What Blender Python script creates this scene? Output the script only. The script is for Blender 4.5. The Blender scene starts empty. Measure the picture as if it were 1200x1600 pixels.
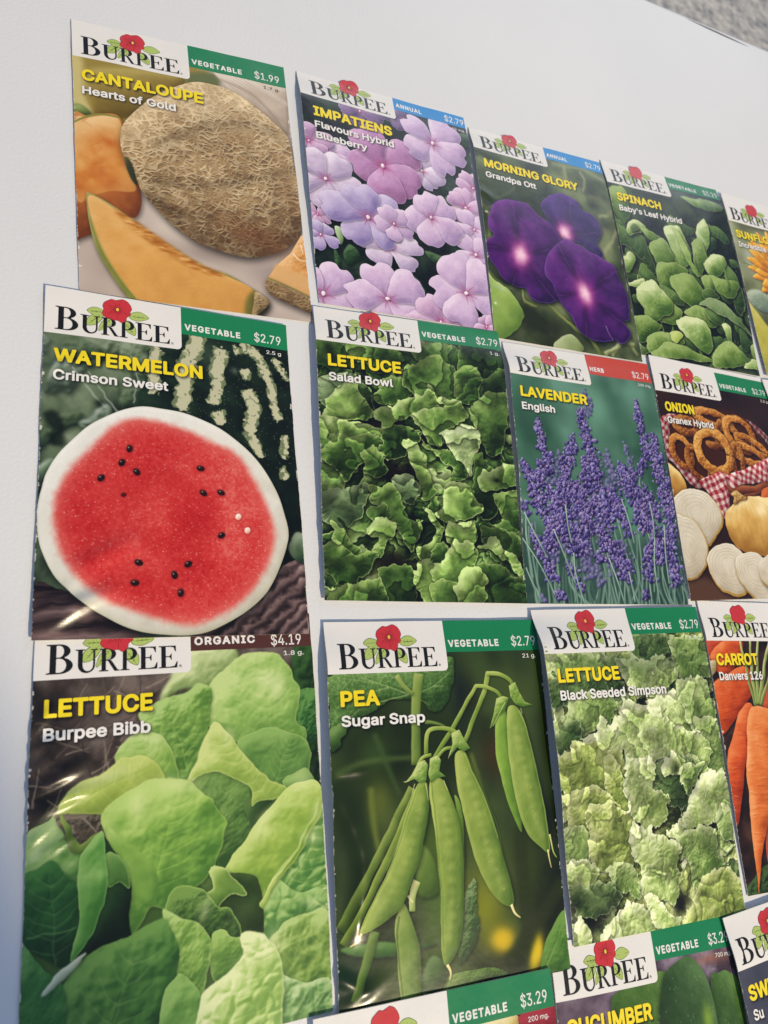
import bpy, bmesh, math, random
import numpy as np
from mathutils import Matrix, Vector

# ------------------------------------------------------------------ camera
scene = bpy.context.scene
TZ = 0.74                                   # height of the table top
cam_data = bpy.data.cameras.new('camera')
cam = bpy.data.objects.new('camera', cam_data)
scene.collection.objects.link(cam)
cam_data.sensor_fit = 'HORIZONTAL'
cam_data.sensor_width = 36.0
cam_data.lens = 1121.75 / 1200 * 36.0
cam_data.clip_start = 0.01
cam_data.clip_end = 50.0
_X = Vector((0.91256896, -0.08989772, 0.39891891))
_Y = Vector((0.03087950, -0.95760083, -0.28643868))
_Z = Vector((0.40775526, 0.27371346, -0.87110079))
cam.matrix_world = Matrix(((_X[0], -_Y[0], -_Z[0], 0.0073719),
                           (_X[1], -_Y[1], -_Z[1], -0.1455001),
                           (_X[2], -_Y[2], -_Z[2], 0.2292209 + TZ),
                           (0, 0, 0, 1)))
scene.camera = cam
cam_data.dof.use_dof = True
cam_data.dof.focus_distance = 0.275
cam_data.dof.aperture_fstop = 26.0

# ------------------------------------------------------------------ light
world = bpy.data.worlds.new('World')
scene.world = world
world.use_nodes = True
world.node_tree.nodes['Background'].inputs[0].default_value = (0.52, 0.68, 1.0, 1)
world.node_tree.nodes['Background'].inputs[1].default_value = 0.40

def lamp(name, kind, loc, target, energy, color, **kw):
    d = bpy.data.lights.new(name, kind)
    o = bpy.data.objects.new(name, d)
    scene.collection.objects.link(o)
    o.location = (loc[0], loc[1], loc[2] + TZ)
    v = Vector((target[0], target[1], target[2] + TZ)) - o.location
    o.rotation_euler = v.to_track_quat('-Z', 'Y').to_euler()
    d.energy = energy
    d.color = color
    for k, w in kw.items():
        setattr(d, k, w)
    return o

# cool daylight from a window beyond the far right corner of the table
lamp('window_light', 'AREA', (1.5, 2.4, 1.3), (0.2, 0.1, 0.0), 14, (0.86, 0.93, 1.0),
     shape='RECTANGLE', size=2.0, size_y=1.3)
# warm lamp above and behind the viewer; cone edge imitates an unseen blocker's shadow
lamp('ceiling_lamp', 'SPOT', (1.600, -2.900, 3.000), (2.750, 1.278, 0.0), 820, (1.0, 0.835, 0.575),
     shadow_soft_size=0.022, spot_size=math.radians(72.3), spot_blend=0.012)

scene.view_settings.view_transform = 'Standard'
scene.view_settings.look = 'None'
scene.view_settings.exposure = 0.0
scene.view_settings.gamma = 1.0
scene.view_settings.use_curve_mapping = False
scene.cycles.max_bounces = 6
scene.cycles.use_denoising = True

# ------------------------------------------------------------------ helpers
def link(o, parent=None):
    scene.collection.objects.link(o)
    if parent is not None:
        o.parent = parent
    return o

def mesh_obj(name, verts, faces, mat, parent=None, smooth=True, uvs=None, mat_idx=None):
    me = bpy.data.meshes.new(name)
    me.from_pydata([tuple(map(float, v)) for v in verts], [], [tuple(int(i) for i in f) for f in faces])
    for m in (mat if isinstance(mat, (list, tuple)) else [mat]):
        me.materials.append(m)
    if smooth:
        me.polygons.foreach_set('use_smooth', [True]*len(me.polygons))
    if mat_idx is not None:
        me.polygons.foreach_set('material_index', list(map(int, mat_idx)))
    if uvs is not None:
        lay = me.uv_layers.new(name='print')
        vi = np.zeros(len(me.loops), dtype=np.int32)
        me.loops.foreach_get('vertex_index', vi)
        lay.data.foreach_set('uv', np.asarray(uvs, dtype=np.float32)[vi].ravel())
    me.update()
    return link(bpy.data.objects.new(name, me), parent)

def s2l(c):
    return tuple((x/12.92 if x <= 0.04045 else ((x+0.055)/1.055)**2.4) for x in c)

def new_mat(name):
    m = bpy.data.materials.new(name)
    m.use_nodes = True
    nt = m.node_tree
    return m, nt, nt.nodes['Principled BSDF']

def coat_nodes(nt, bsdf, rough=0.3, bump=0.05, spec=0.5):
    """thin glossy lacquer over paper: slightly uneven gloss and a faint buckle"""
    tc = nt.nodes.new('ShaderNodeTexCoord')
    n1 = nt.nodes.new('ShaderNodeTexNoise'); n1.inputs['Scale'].default_value = 95.0
    n1.inputs['Detail'].default_value = 3.0
    n2 = nt.nodes.new('ShaderNodeTexNoise'); n2.inputs['Scale'].default_value = 2600.0
    nt.links.new(tc.outputs['Object'], n1.inputs['Vector'])
    nt.links.new(tc.outputs['Object'], n2.inputs['Vector'])
    b1 = nt.nodes.new('ShaderNodeBump'); b1.inputs['Strength'].default_value = bump
    b1.inputs['Distance'].default_value = 0.004
    b2 = nt.nodes.new('ShaderNodeBump'); b2.inputs['Strength'].default_value = 0.06
    b2.inputs['Distance'].default_value = 0.0001
    nt.links.new(n1.outputs['Fac'], b1.inputs['Height'])
    nt.links.new(n2.outputs['Fac'], b2.inputs['Height'])
    nt.links.new(b1.outputs['Normal'], b2.inputs['Normal'])
    nt.links.new(b2.outputs['Normal'], bsdf.inputs['Normal'])
    mr = nt.nodes.new('ShaderNodeMapRange')
    mr.inputs['To Min'].default_value = rough*0.8; mr.inputs['To Max'].default_value = rough*1.25
    nt.links.new(n1.outputs['Fac'], mr.inputs['Value'])
    nt.links.new(mr.outputs['Result'], bsdf.inputs['Roughness'])
    bsdf.inputs['Specular IOR Level'].default_value = spec

def ink_mat(name, srgb, rough=0.32, var=0.04):
    m, nt, b = new_mat(name)
    c = s2l(srgb)
    tc = nt.nodes.new('ShaderNodeTexCoord')
    n = nt.nodes.new('ShaderNodeTexNoise'); n.inputs['Scale'].default_value = 420.0
    n.inputs['Detail'].default_value = 4.0
    nt.links.new(tc.outputs['Object'], n.inputs['Vector'])
    mx = nt.nodes.new('ShaderNodeMix'); mx.data_type = 'RGBA'
    mx.inputs[6].default_value = tuple(x*(1-var) for x in c) + (1,)
    mx.inputs[7].default_value = tuple(min(1, x*(1+var)) for x in c) + (1,)
    nt.links.new(n.outputs['Fac'], mx.inputs[0])
    nt.links.new(mx.outputs[2], b.inputs['Base Color'])
    coat_nodes(nt, b, rough)
    return m

INK = {
    'paper':  ink_mat('coated_white_paper', (0.925, 0.912, 0.895), 0.38, 0.015),
    'edge':   ink_mat('paper_edge', (0.88, 0.87, 0.85), 0.6, 0.03),
    'green':  ink_mat('green_ink', (0.07, 0.50, 0.31)),
    'blue':   ink_mat('blue_ink', (0.10, 0.54, 0.82)),
    'red':    ink_mat('orange_red_ink', (0.79, 0.25, 0.16)),
    'brown':  ink_mat('brown_ink', (0.32, 0.17, 0.14)),
    'black':  ink_mat('black_ink', (0.07, 0.065, 0.065)),
    'white':  ink_mat('white_ink', (0.94, 0.93, 0.915), 0.36, 0.01),
    'yellow': ink_mat('yellow_ink', (0.965, 0.87, 0.12), 0.34, 0.02),
    'petal':  ink_mat('emblem_red_ink', (0.80, 0.20, 0.23)),
    'petal_dark': ink_mat('emblem_dark_red_ink', (0.42, 0.04, 0.07)),
    'petal_eye': ink_mat('emblem_eye_ink', (0.93, 0.80, 0.30)),
    'leaf':   ink_mat('emblem_leaf_ink', (0.70, 0.78, 0.42)),
    'leaf_line': ink_mat('emblem_leaf_line_ink', (0.30, 0.38, 0.14)),
}

# ------------------------------------------------------------------ packet surface
def sstep(a, b, x):
    t = np.clip((x-a)/(b-a), 0, 1)
    return t*t*(3-2*t)

def surf_z(P, u, v):
    """height of a pouch's printed face at u, v in 0..1 (v runs down the packet)"""
    u = np.asarray(u, float); v = np.asarray(v, float)
    uu = np.clip(u, 0, 1); vv = np.clip(v, 0, 1)
    prof = sstep(0, .14, v)*(1-sstep(.42, 1.0, v))
    z = P['z0'] + .0003 + (P['lift'][0]*(1-uu)**2 + P['lift'][1]*uu**2)*prof
    z = z + P['bulge']*np.maximum(4*uu*(1-uu), 0)**.75*np.maximum(np.sin(np.pi*vv), 0)**.8
    k = P['quad'][0][0]*70
    z = z+.00009*np.sin(uu*11+k)*np.sin(vv*9+k*1.7)+.00005*np.sin(uu*23+vv*17+k*3)
    for (a, b, ang, ln, wd, amp) in P.get('folds', ()):
        du = (u-a)*.0825; dv = (v-b)*.116
        c, s = math.cos(ang), math.sin(ang)
        p = du*c+dv*s; q = -du*s+dv*c
        z = z + amp*np.exp(-(p/ln)**2-(q/wd)**2)
    return z

def homography(quad):
    src = [(0, 0), (1, 0), (1, 1), (0, 1)]
    A, b = [], []
    for (x, y), (X, Y) in zip(src, quad):
        A += [[x, y, 1, 0, 0, 0, -x*X, -y*X], [0, 0, 0, x, y, 1, -x*Y, -y*Y]]
        b += [X, Y]
    return np.append(np.linalg.solve(np.array(A), np.array(b)), 1).reshape(3, 3)

def on_packet(P, uv, off=0.0):
    """print coordinates (0..1000, 0..1400) -> points on the pouch, relative to its base"""
    uv = np.asarray(uv, float)
    u, v = uv[:, 0]/1000, uv[:, 1]/1400
    q = np.c_[u, v, np.ones(len(u))] @ P['H'].T
    xy = q[:, :2]/q[:, 2:]
    z = surf_z(P, u, v) + off
    return np.c_[xy - P['org'], z]

PK = {
    'cantaloupe': dict(quad=[(0.00434, 0.11607), (0.08699, 0.12293), (0.0921, 0.00113), (0.00997, -0.00021)], z0=0.0002, lift=(0.0003, 0.0003), bulge=0.0008, folds=()),
    'impatiens': dict(quad=[(0.09261, 0.12276), (0.17522, 0.12406), (0.17436, 0.00988), (0.09526, 0.01023)], z0=0.0003, lift=(0.0024, 0.0013), bulge=0.0014, folds=((0.96, 0.93, 1.57, 0.006, 0.002, 0.0005),)),
    'glory': dict(quad=[(0.17725, 0.11896), (0.25645, 0.12073), (0.25721, 0.00547), (0.17479, 0.00679)], z0=0.0004, lift=(0.0022, 0.0010), bulge=0.0012, folds=((0.03, 0.35, 0.4, 0.005, 0.002, 0.0004), (0.05, 0.8, 0.2, 0.005, 0.002, 0.0005))),
    'spinach': dict(quad=[(0.25728, 0.12258), (0.341, 0.12523), (0.3383, 0.00772), (0.25784, 0.00963)], z0=0.0004, lift=(0.0015, 0.0030), bulge=0.0015, folds=()),
    'sunflower': dict(quad=[(0.34353, 0.12354), (0.42549, 0.12298), (0.42471, 0.00781), (0.34275, 0.00836)], z0=0.0012, lift=(0.0005, 0.0010), bulge=0.0010, folds=()),
    'watermelon': dict(quad=[(-0.00024, 0.00013), (0.08106, -0.0022), (0.08269, -0.11685), (0.00025, -0.1157)], z0=0.0011, lift=(-0.0007, -0.0004), bulge=0.0010, folds=((0.095, 0.945, -0.5, 0.009, 0.0026, 0.0015), (0.16, 0.905, -0.3, 0.01, 0.0026, 0.0012), (0.07, 0.9, -0.8, 0.006, 0.0018, 0.0009), (0.23, 0.785, -0.5, 0.01, 0.0034, 0.0011), (0.05, 0.25, -0.5, 0.006, 0.0016, 0.0007))),
    'salad': dict(quad=[(0.09224, 0.00783), (0.17601, 0.00905), (0.1708, -0.10871), (0.08883, -0.10588)], z0=0.0011, lift=(0.0019, 0.0016), bulge=0.0015, folds=((0.03, 0.86, -1.1, 0.01, 0.0017, 0.001), (0.03, 0.945, -0.9, 0.008, 0.0017, 0.001), (0.035, 0.74, -1.0, 0.007, 0.0014, 0.0007))),
    'lavender': dict(quad=[(0.17818, 0.00517), (0.25995, 0.00485), (0.2546, -0.11091), (0.17107, -0.10858)], z0=0.0003, lift=(0.0034, 0.0014), bulge=0.0015, folds=((0.06, 0.955, -0.4, 0.006, 0.0016, 0.0007),)),
    'onion': dict(quad=[(0.26122, 0.00971), (0.3374, 0.00616), (0.33853, -0.10893), (0.25568, -0.10941)], z0=0.0011, lift=(0.0005, 0.0010), bulge=0.0010, folds=()),
    'bibb': dict(quad=[(0.00108, -0.10993), (0.0834, -0.11002), (0.08327, -0.22571), (0.00095, -0.22562)], z0=0.0002, lift=(0.0004, 0.0004), bulge=0.0012, folds=((0.03, 0.245, -0.9, 0.006, 0.0017, 0.001), (0.045, 0.3, -0.35, 0.007, 0.0016, 0.001), (0.035, 0.345, -0.6, 0.008, 0.002, 0.0012), (0.035, 0.395, -0.3, 0.01, 0.0017, 0.0011), (0.06, 0.445, -0.5, 0.009, 0.002, 0.0012), (0.03, 0.5, -0.7, 0.006, 0.0016, 0.001), (0.11, 0.36, -0.45, 0.008, 0.0022, 0.0011), (0.14, 0.42, -0.2, 0.01, 0.0018, 0.0008), (0.08, 0.53, -0.5, 0.007, 0.0016, 0.0009))),
    'pea': dict(quad=[(0.08793, -0.11318), (0.1731, -0.11489), (0.16701, -0.23194), (0.08464, -0.22657)], z0=0.0009, lift=(0.0024, 0.0012), bulge=0.0020, folds=((0.026, 0.493, 1.045, 0.0054, 0.003, 0.0013), (0.07, 0.552, 1.157, 0.00432, 0.003, 0.0013), (0.098, 0.607, 1.289, 0.00404, 0.003, 0.0013), (0.108, 0.666, 1.582, 0.0046, 0.003, 0.0013), (0.1, 0.726, 1.78, 0.00419, 0.003, 0.0013), (0.081, 0.787, 1.797, 0.0048, 0.003, 0.0013), (0.03, 0.415, -0.093, 0.00308, 0.0012, 0.0004), (0.095, 0.412, -0.04, 0.00358, 0.0012, 0.0004), (0.14, 0.236, 0, 0.006, 0.002, 0.0003), (0.03, 0.93, 0.5, 0.006, 0.002, 0.0009), (0.1, 0.965, -0.4, 0.006, 0.002, 0.0007))),
    'bss': dict(quad=[(0.17191, -0.11119), (0.25769, -0.11194), (0.25042, -0.2291), (0.16952, -0.22573)], z0=0.0010, lift=(0.0050, 0.0015), bulge=0.0020, folds=((0.05, 0.93, 1.2, 0.01, 0.003, 0.0006),)),
    'carrot': dict(quad=[(0.25976, -0.10912), (0.34191, -0.11313), (0.33628, -0.22858), (0.25413, -0.22457)], z0=0.0004, lift=(0.0015, 0.0010), bulge=0.0012, folds=()),
    'beet': dict(quad=[(0.07659, -0.22597), (0.15826, -0.22946), (0.15334, -0.34424), (0.07167, -0.34074)], z0=0.0018, lift=(0.0005, 0.0005), bulge=0.0010, folds=()),
    'cucumber': dict(quad=[(0.16023, -0.22295), (0.24231, -0.22822), (0.23491, -0.34357), (0.15283, -0.3383)], z0=0.0004, lift=(0.0008, 0.0005), bulge=0.0015, folds=()),
    'sweet': dict(quad=[(0.23751, -0.22903), (0.31924, -0.22523), (0.32458, -0.34008), (0.24285, -0.34389)], z0=0.0016, lift=(0.0015, 0.0010), bulge=0.0015, folds=()),
    'corner': dict(quad=[(0.3367, 0.00509), (0.41829, 0.00942), (0.42437, -0.10525), (0.34278, -0.10957)], z0=0.0019, lift=(0.0010, 0.0010), bulge=0.0010, folds=()),
}
for _P in PK.values():
    _P['H'] = homography(_P['quad'])
    _P['org'] = np.mean(np.array(_P['quad']), axis=0)

def grid_faces(nu, nv):
    f = []
    for j in range(nv):
        for i in range(nu):
            a = j*(nu+1)+i
            f.append((a, a+nu+1, a+nu+2, a+1))
    return f

# ------------------------------------------------------------------ printed pictures
# The packets carry printed photographs; each is painted here into an array.
def blur(a, r):
    r = int(round(r))
    if r < 1:
        return a
    for _ in range(2):
        for ax in (0, 1):
            n = a.shape[ax]
            pad = [(0, 0)]*a.ndim; pad[ax] = (r+1, r)
            c = np.cumsum(np.pad(a, pad, mode='edge'), axis=ax, dtype=np.float64)
            i = [slice(None)]*a.ndim; j = list(i)
            i[ax] = slice(2*r+1, 2*r+1+n); j[ax] = slice(0, n)
            a = ((c[tuple(i)]-c[tuple(j)])/(2*r+1)).astype(np.float32)
    return a

def shift(a, dy, dx):
    h, w = a.shape
    return a[np.ix_(np.clip(np.arange(h)-dy, 0, h-1), np.clip(np.arange(w)-dx, 0, w-1))]

def vnoise(h, w, cy, cx, rng):
    """smooth value noise with cells of cy x cx pixels, 0..1"""
    gy, gx = int(h/cy)+3, int(w/cx)+3
    g = rng.random((gy, gx)).astype(np.float32)
    y = (np.arange(h)/cy+rng.random()).astype(np.float32); x = (np.arange(w)/cx+rng.random()).astype(np.float32)
    yi = y.astype(int); xi = x.astype(int)
    fy = y-yi; fx = x-xi
    fy = (fy*fy*(3-2*fy))[:, None]; fx = (fx*fx*(3-2*fx))[None]
    a = g[np.ix_(yi, xi)]; b = g[np.ix_(yi, xi+1)]; c = g[np.ix_(yi+1, xi)]; d = g[np.ix_(yi+1, xi+1)]
    return (a*(1-fx)+b*fx)*(1-fy)+(c*(1-fx)+d*fx)*fy

def fbm(h, w, cell, rng, octv=4, ax=1.0, ay=1.0, gain=0.5):
    o = np.zeros((h, w), np.float32); s = 0; g = 1.0
    for _ in range(octv):
        o += g*vnoise(h, w, max(cell*ay, 1.2), max(cell*ax, 1.2), rng); s += g
        g *= gain; cell /= 2
    return o/s

def catmull(p, closed=True, n=6):
    p = np.asarray(p, float)
    if closed:
        q = np.vstack([p[-1:], p, p[:2]])
    else:
        q = np.vstack([2*p[0]-p[1], p, 2*p[-1]-p[-2]])
    t = np.linspace(0, 1, n, endpoint=False)[:, None]
    out = []
    for i in range(len(q)-3):
        a, b, c, d = q[i:i+4]
        out.append(.5*(2*b+(c-a)*t+(2*a-5*b+4*c-d)*t*t+(3*b-a-3*c+d)*t**3))
    out = np.vstack(out)
    return out if closed else np.vstack([out, p[-1:]])

def pairs(f):
    return np.array(f, float).reshape(-1, 2)

def rgb(s):
    return np.array([int(s[i:i+2], 16) for i in (0, 2, 4)], np.float32)/255

class Art:
    def __init__(self, s=0.72, seed=1):
        self.s = s; self.w = int(round(1000*s)); self.h = int(round(1400*s))
        self.rng = np.random.default_rng(seed)
        self.swell = 0.0; self.wavy = 0.0; self.shk = 1.0; self.expand = 0.0
        self.a = np.zeros((self.h, self.w, 3), np.float32)

    def noise(self, cell, octv=4, ax=1, ay=1):
        return fbm(self.h, self.w, cell*self.s, self.rng, octv, ax, ay)

    def fill(self, cols, cell=200, contrast=1.6, octv=4, ax=1, ay=1):
        n = np.clip((self.noise(cell, octv, ax, ay)-.5)*contrast*1.6+.5, 0, 1)
        xs = np.linspace(0, 1, len(cols))
        c = np.array([rgb(k) for k in cols])
        self.a = np.stack([np.interp(n, xs, c[:, i]) for i in range(3)], -1).astype(np.float32)

    def mask(self, pts, pad=4):
        """antialiased even-odd polygon mask on its own crop: (y0, x0, mask)"""
        P = np.asarray(pts, float)*self.s
        x0 = max(int(P[:, 0].min())-pad, 0); x1 = min(int(P[:, 0].max())+pad+2, self.w)
        y0 = max(int(P[:, 1].min())-pad, 0); y1 = min(int(P[:, 1].max())+pad+2, self.h)
        if x1 <= x0 or y1 <= y0:
            return None
        S = 2
        w, h = (x1-x0)*S, (y1-y0)*S
        X = (P[:, 0]-x0)*S; Y = (P[:, 1]-y0)*S
        X2, Y2 = np.roll(X, -1), np.roll(Y, -1)
        cnt = np.zeros((h, w+1), np.int32)
        for xa, ya, xb, yb in zip(X, Y, X2, Y2):
            if ya == yb:
                continue
            if ya > yb:
                xa, ya, xb, yb = xb, yb, xa, ya
            r0 = max(int(math.ceil(ya-.5)), 0); r1 = min(int(math.ceil(yb-.5)), h)
            if r1 <= r0:
                continue
            r = np.arange(r0, r1)
            xc = xa+(r+.5-ya)/(yb-ya)*(xb-xa)
            ci = np.clip(np.ceil(xc-.5), 0, w).astype(int)
            np.add.at(cnt, (r, ci), 1)
        m = (np.cumsum(cnt, 1)[:, :w] & 1).astype(np.float32)
        return y0, x0, m.reshape(h//S, S, w//S, S).mean((1, 3))

    def put(self, y0, x0, m, col):
        """composite a colour or colour image through a mask crop"""
        v = self.a[y0:y0+m.shape[0], x0:x0+m.shape[1]]
        v += (np.asarray(col, np.float32)-v)*m[..., None]

    def flat(self, pts, col, soft=0, alpha=1.0, smooth=True):
        p = catmull(pts) if smooth else np.asarray(pts, float)
        r = self.mask(p, pad=4+int(3*soft*self.s))
        if r:
            m = blur(r[2], soft*self.s) if soft else r[2]
            self.put(r[0], r[1], m*alpha, rgb(col) if isinstance(col, str) else col)

    def leaf(self, pts, lo, mid, hi, smooth=True, light=(-.5, -.8), dome=40, gain=1.0, bump=0.0, bcell=30,
             shadow=.55, sdist=8, rim=0.0, rimc='ffffff', ruffle=0.0, rcell=20, var=.12, soft=0.0, veins=None, vein_amp=1.0,
             vcol=None, vw=3.0, ax=1, ay=1, grain=.03, grad=.45, gdir=None, net=0, blister=0.0, pleat=None, frill=None, rib=None, edge=0.0, vk=.8, alpha=1.0):
        """a lit, domed shape: leaf, petal, fruit. lo/mid/hi are its dark, middle and light colours"""
        rng = self.rng
        shadow = shadow*self.shk
        if self.expand and smooth:
            pts = np.asarray(pts, float); c_ = pts.mean(0); d_ = pts-c_
            pts = c_+d_*(1+self.expand/np.maximum(np.linalg.norm(d_, axis=1)[:, None], 1e-6))
        if isinstance(rib, str):
            q_ = np.asarray(pts, float); c_ = q_.mean(0)
            ax_ = np.linalg.svd(q_-c_)[2][0]
            t_ = (q_-c_) @ ax_
            rib = (c_+ax_*t_.max()*.95, c_+ax_*t_.min()*.85) if (ax_[1] > 0) else (c_+ax_*t_.min()*.95, c_+ax_*t_.max()*.85)
        if rib is not None:
            # midrib with curved side veins
            b, t = np.asarray(rib[0], float), np.asarray(rib[1], float)
            d = t-b; nn = np.array([-d[1], d[0]])
            bow = rng.normal(0, .05)
            mid_ = b+d*.5+nn*bow
            veins = [np.array([b, mid_, t])]
            for k_ in np.linspace(.12, .82, 6):
                c_ = b+d*k_+nn*bow*(1-abs(2*k_-1))
                for sg in (1, -1):
                    e_ = c_+d*(.26-.12*k_)+nn*sg*(.42-.28*k_)*rng.uniform(.8, 1.15)
                    veins.append(np.array([c_, c_+(e_-c_)*.5+d*-.03, e_]))
        p = catmull(pts) if smooth else np.asarray(pts, float)
        if self.wavy and not ruffle:
            ruffle, rcell = self.wavy, 60
        if ruffle:
            n = len(p)
            seg = np.linalg.norm(np.roll(p, -1, 0)-p, axis=1); L = np.cumsum(seg)
            m = max(int(L[-1]/(rcell*.35)), n)
            t = np.linspace(0, L[-1], m, endpoint=False)
            Lp = np.r_[0, L]; pc = np.vstack([p, p[:1]])
            p = np.c_[np.interp(t, Lp, pc[:, 0]), np.interp(t, Lp, pc[:, 1])]
            tn = np.roll(p, -1, 0)-np.roll(p, 1, 0)
            nn = np.c_[-tn[:, 1], tn[:, 0]]/np.maximum(np.linalg.norm(tn, axis=1)[:, None], 1e-6)
            k = rng.normal(0, 1, m)
            k = (k+np.roll(k, 1)+np.roll(k, 2))/1.7
            k2 = np.interp(np.arange(m), np.linspace(0, m, max(m//9, 4)), rng.normal(0, 1, max(m//9, 4)))
            p = p+nn*((k+1.5*k2)*ruffle)[:, None]
        pad = int(max(sdist*2.5, 3*soft)*self.s)+6
        r = self.mask(p, pad)
        if r is None:
            return
        y0, x0, m = r
        h, w = m.shape
        if min(h, w) < 3:
            return
        if shadow:
            sm = blur(m, sdist*self.s*.7)
            dy = int(-light[1]*sdist*self.s*.8); dx = int(-light[0]*sdist*self.s*.8)
            sm = shift(sm, dy, dx)
            v = self.a[y0:y0+h, x0:x0+w]
            v *= (1-shadow*sm)[..., None]
        d = max(dome*self.s, 1)
        H = (blur(m, d)*1.0+blur(m, d*.4)*.5)*d*1.2
        if bump:
            H = H+(fbm(h, w, bcell*self.s, rng, 3, ax, ay)-.5)*bump*bcell*self.s*1.5
        if self.swell:
            H = H+(fbm(h, w, 150*self.s, rng, 2)-.5)*self.swell*150*self.s
        if blister:
            W = worley(h, w, bcell*self.s, rng)
            H = H+blur(np.minimum(W, .5), 2.2*self.s)*blister*bcell*self.s
        if pleat:
            k, amp = pleat
            ys, xs = np.nonzero(m > .5)
            if len(ys):
                cy, cx = ys.mean(), xs.mean(); R = max(np.ptp(ys), np.ptp(xs))*.5+1
                a0 = rng.uniform(0, 2*math.pi); by, bx = cy+math.sin(a0)*R*.8, cx+math.cos(a0)*R*.8
                yy, xx = np.mgrid[0:h, 0:w].astype(np.float32)
                th = np.arctan2(yy-by, xx-bx); rr = np.hypot(yy-by, xx-bx)/R
                wv = (fbm(h, w, 40*self.s, rng, 2)-.5)*5
                edge = np.clip(1-blur(m, R*.22), 0, 1)*1.6+.35
                H = H+np.sin(th*k+wv+rr*2.5)*amp*R*.16*np.clip(rr, 0, 1.5)*edge
        if frill:
            wl, amp, wid = frill
            q = p*self.s-(x0, y0)
            st = max(len(q)//160, 1)
            q = q[::st]
            Ls = np.r_[0, np.cumsum(np.linalg.norm(np.diff(q, axis=0), axis=1))]
            yy, xx = np.mgrid[0:h:2, 0:w:2].astype(np.float32)
            bd = np.full(yy.shape, 1e9, np.float32); bi = np.zeros(yy.shape, np.int32)
            for i_ in range(len(q)):
                dd = (xx-q[i_, 0])**2+(yy-q[i_, 1])**2
                c_ = dd < bd
                bd[c_] = dd[c_]; bi[c_] = i_
            ph = np.cumsum(rng.uniform(.6, 1.5, len(q))*np.r_[0, np.diff(Ls)])/(wl*self.s)*2*math.pi
            wv = np.sin(ph)+.5*np.sin(ph*2.3+1)
            am = np.abs(rng.normal(1, .5, len(q))); am = (am+np.roll(am, 1)+np.roll(am, 2))/3
            fr = (wv*am)[bi]*np.exp(-np.sqrt(bd)/(wid*self.s))
            fr = np.repeat(np.repeat(fr, 2, 0), 2, 1)[:h, :w].astype(np.float32)
            H = H+blur(fr, 1.6*self.s)*amp*self.s
        vm = None
        if veins is not None:
            for vv in veins:
                q = catmull(vv, closed=False) if len(vv) > 2 else np.asarray(vv, float)
                rr = self.stroke_mask(q, vw, vw*.3, y0, x0, h, w)
                if rr is not None:
                    vm = rr if vm is None else np.maximum(vm, rr)
            if vm is not None:
                H = H-blur(vm, vw*self.s*.8)*vein_amp*vw*self.s
        gy, gx = np.gradient(H)
        L = np.tanh(-(gx*light[0]+gy*light[1])*1.1*gain)      # -1 .. 1, light side positive
        sh = L+(fbm(h, w, 60*self.s, rng, 3)-.5)*2*var*4
        if grad:
            # blade turning away from the light along its length
            gd = gdir if gdir is not None else light
            ys, xs = np.nonzero(m > .5)
            if len(ys):
                t = (np.arange(h)[:, None]*gd[1]+np.arange(w)[None]*gd[0])
                tv = ys*gd[1]+xs*gd[0]
                t = (t-tv.min())/max(np.ptp(tv), 1e-6)*2-1
                sh = sh+grad*t
        if edge:
            sh = sh+edge*(np.clip(1.6-2*blur(m, d*1.1), -1, 1)*m)
        sh = np.clip(sh*.5+.5, 0, 1)[..., None]
        lo, mid, hi = rgb(lo), rgb(mid), rgb(hi)
        C = np.where(sh < .5, lo+(mid-lo)*sh*2, mid+(hi-mid)*(sh*2-1))
        if rim:
            e = np.clip((m-blur(m, max(1.5, 3.5*self.s)))*2.4, 0, 1)*rim
            C = C+(rgb(rimc)-C)*e[..., None]
        if vm is not None and vcol is not None:
            C = C+(rgb(vcol)-C)*(blur(vm, 1)*vk)[..., None]
        if net:
            e = np.clip(1-worley(h, w, net*self.s, rng)/.16, 0, 1)*.4
            C = C+(np.minimum(C*1.5+.06, 1)-C)*e[..., None]
        C = C*(1+(rng.random((h, w, 1)).astype(np.float32)-.5)*grain*2)
        if soft:
            m = blur(m, soft*self.s)
            C = blur(C.astype(np.float32), soft*self.s*.6)
        self.put(y0, x0, m*alpha, np.clip(C, 0, 1))

    def stroke_poly(self, q, w0, w1):
        q = np.asarray(q, float)
        t = np.gradient(q, axis=0)
        n = np.c_[-t[:, 1], t[:, 0]]/np.maximum(np.linalg.norm(t, axis=1)[:, None], 1e-6)
        w = np.linspace(w0, w1, len(q))[:, None] if np.isscalar(w0) else np.interp(np.linspace(0, 1, len(q)), np.linspace(0, 1, len(w0)), w0)[:, None]
        return np.vstack([q+n*w/2, (q-n*w/2)[::-1]])

    def stroke_mask(self, q, w0, w1, y0, x0, h, w):
        r = self.mask(self.stroke_poly(q, w0, w1), 2)
        if r is None:
            return None
        o = np.zeros((h, w), np.float32)
        ya, xa, m = r
        Y0, X0 = max(ya, y0), max(xa, x0); Y1, X1 = min(ya+m.shape[0], y0+h), min(xa+m.shape[1], x0+w)
        if Y1 > Y0 and X1 > X0:
            o[Y0-y0:Y1-y0, X0-x0:X1-x0] = m[Y0-ya:Y1-ya, X0-xa:X1-xa]
        return o

    def stroke(self, pts, w0, w1, lo, mid, hi, **kw):
        q = catmull(pts, closed=False) if len(pts) > 2 else np.linspace(pts[0], pts[1], 8)
        kw.setdefault('dome', max(np.max(w0), np.max(w1))*.35); kw.setdefault('shadow', .35); kw.setdefault('sdist', 5)
        self.leaf(self.stroke_poly(q, w0, w1), lo, mid, hi, smooth=False, **kw)

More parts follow.
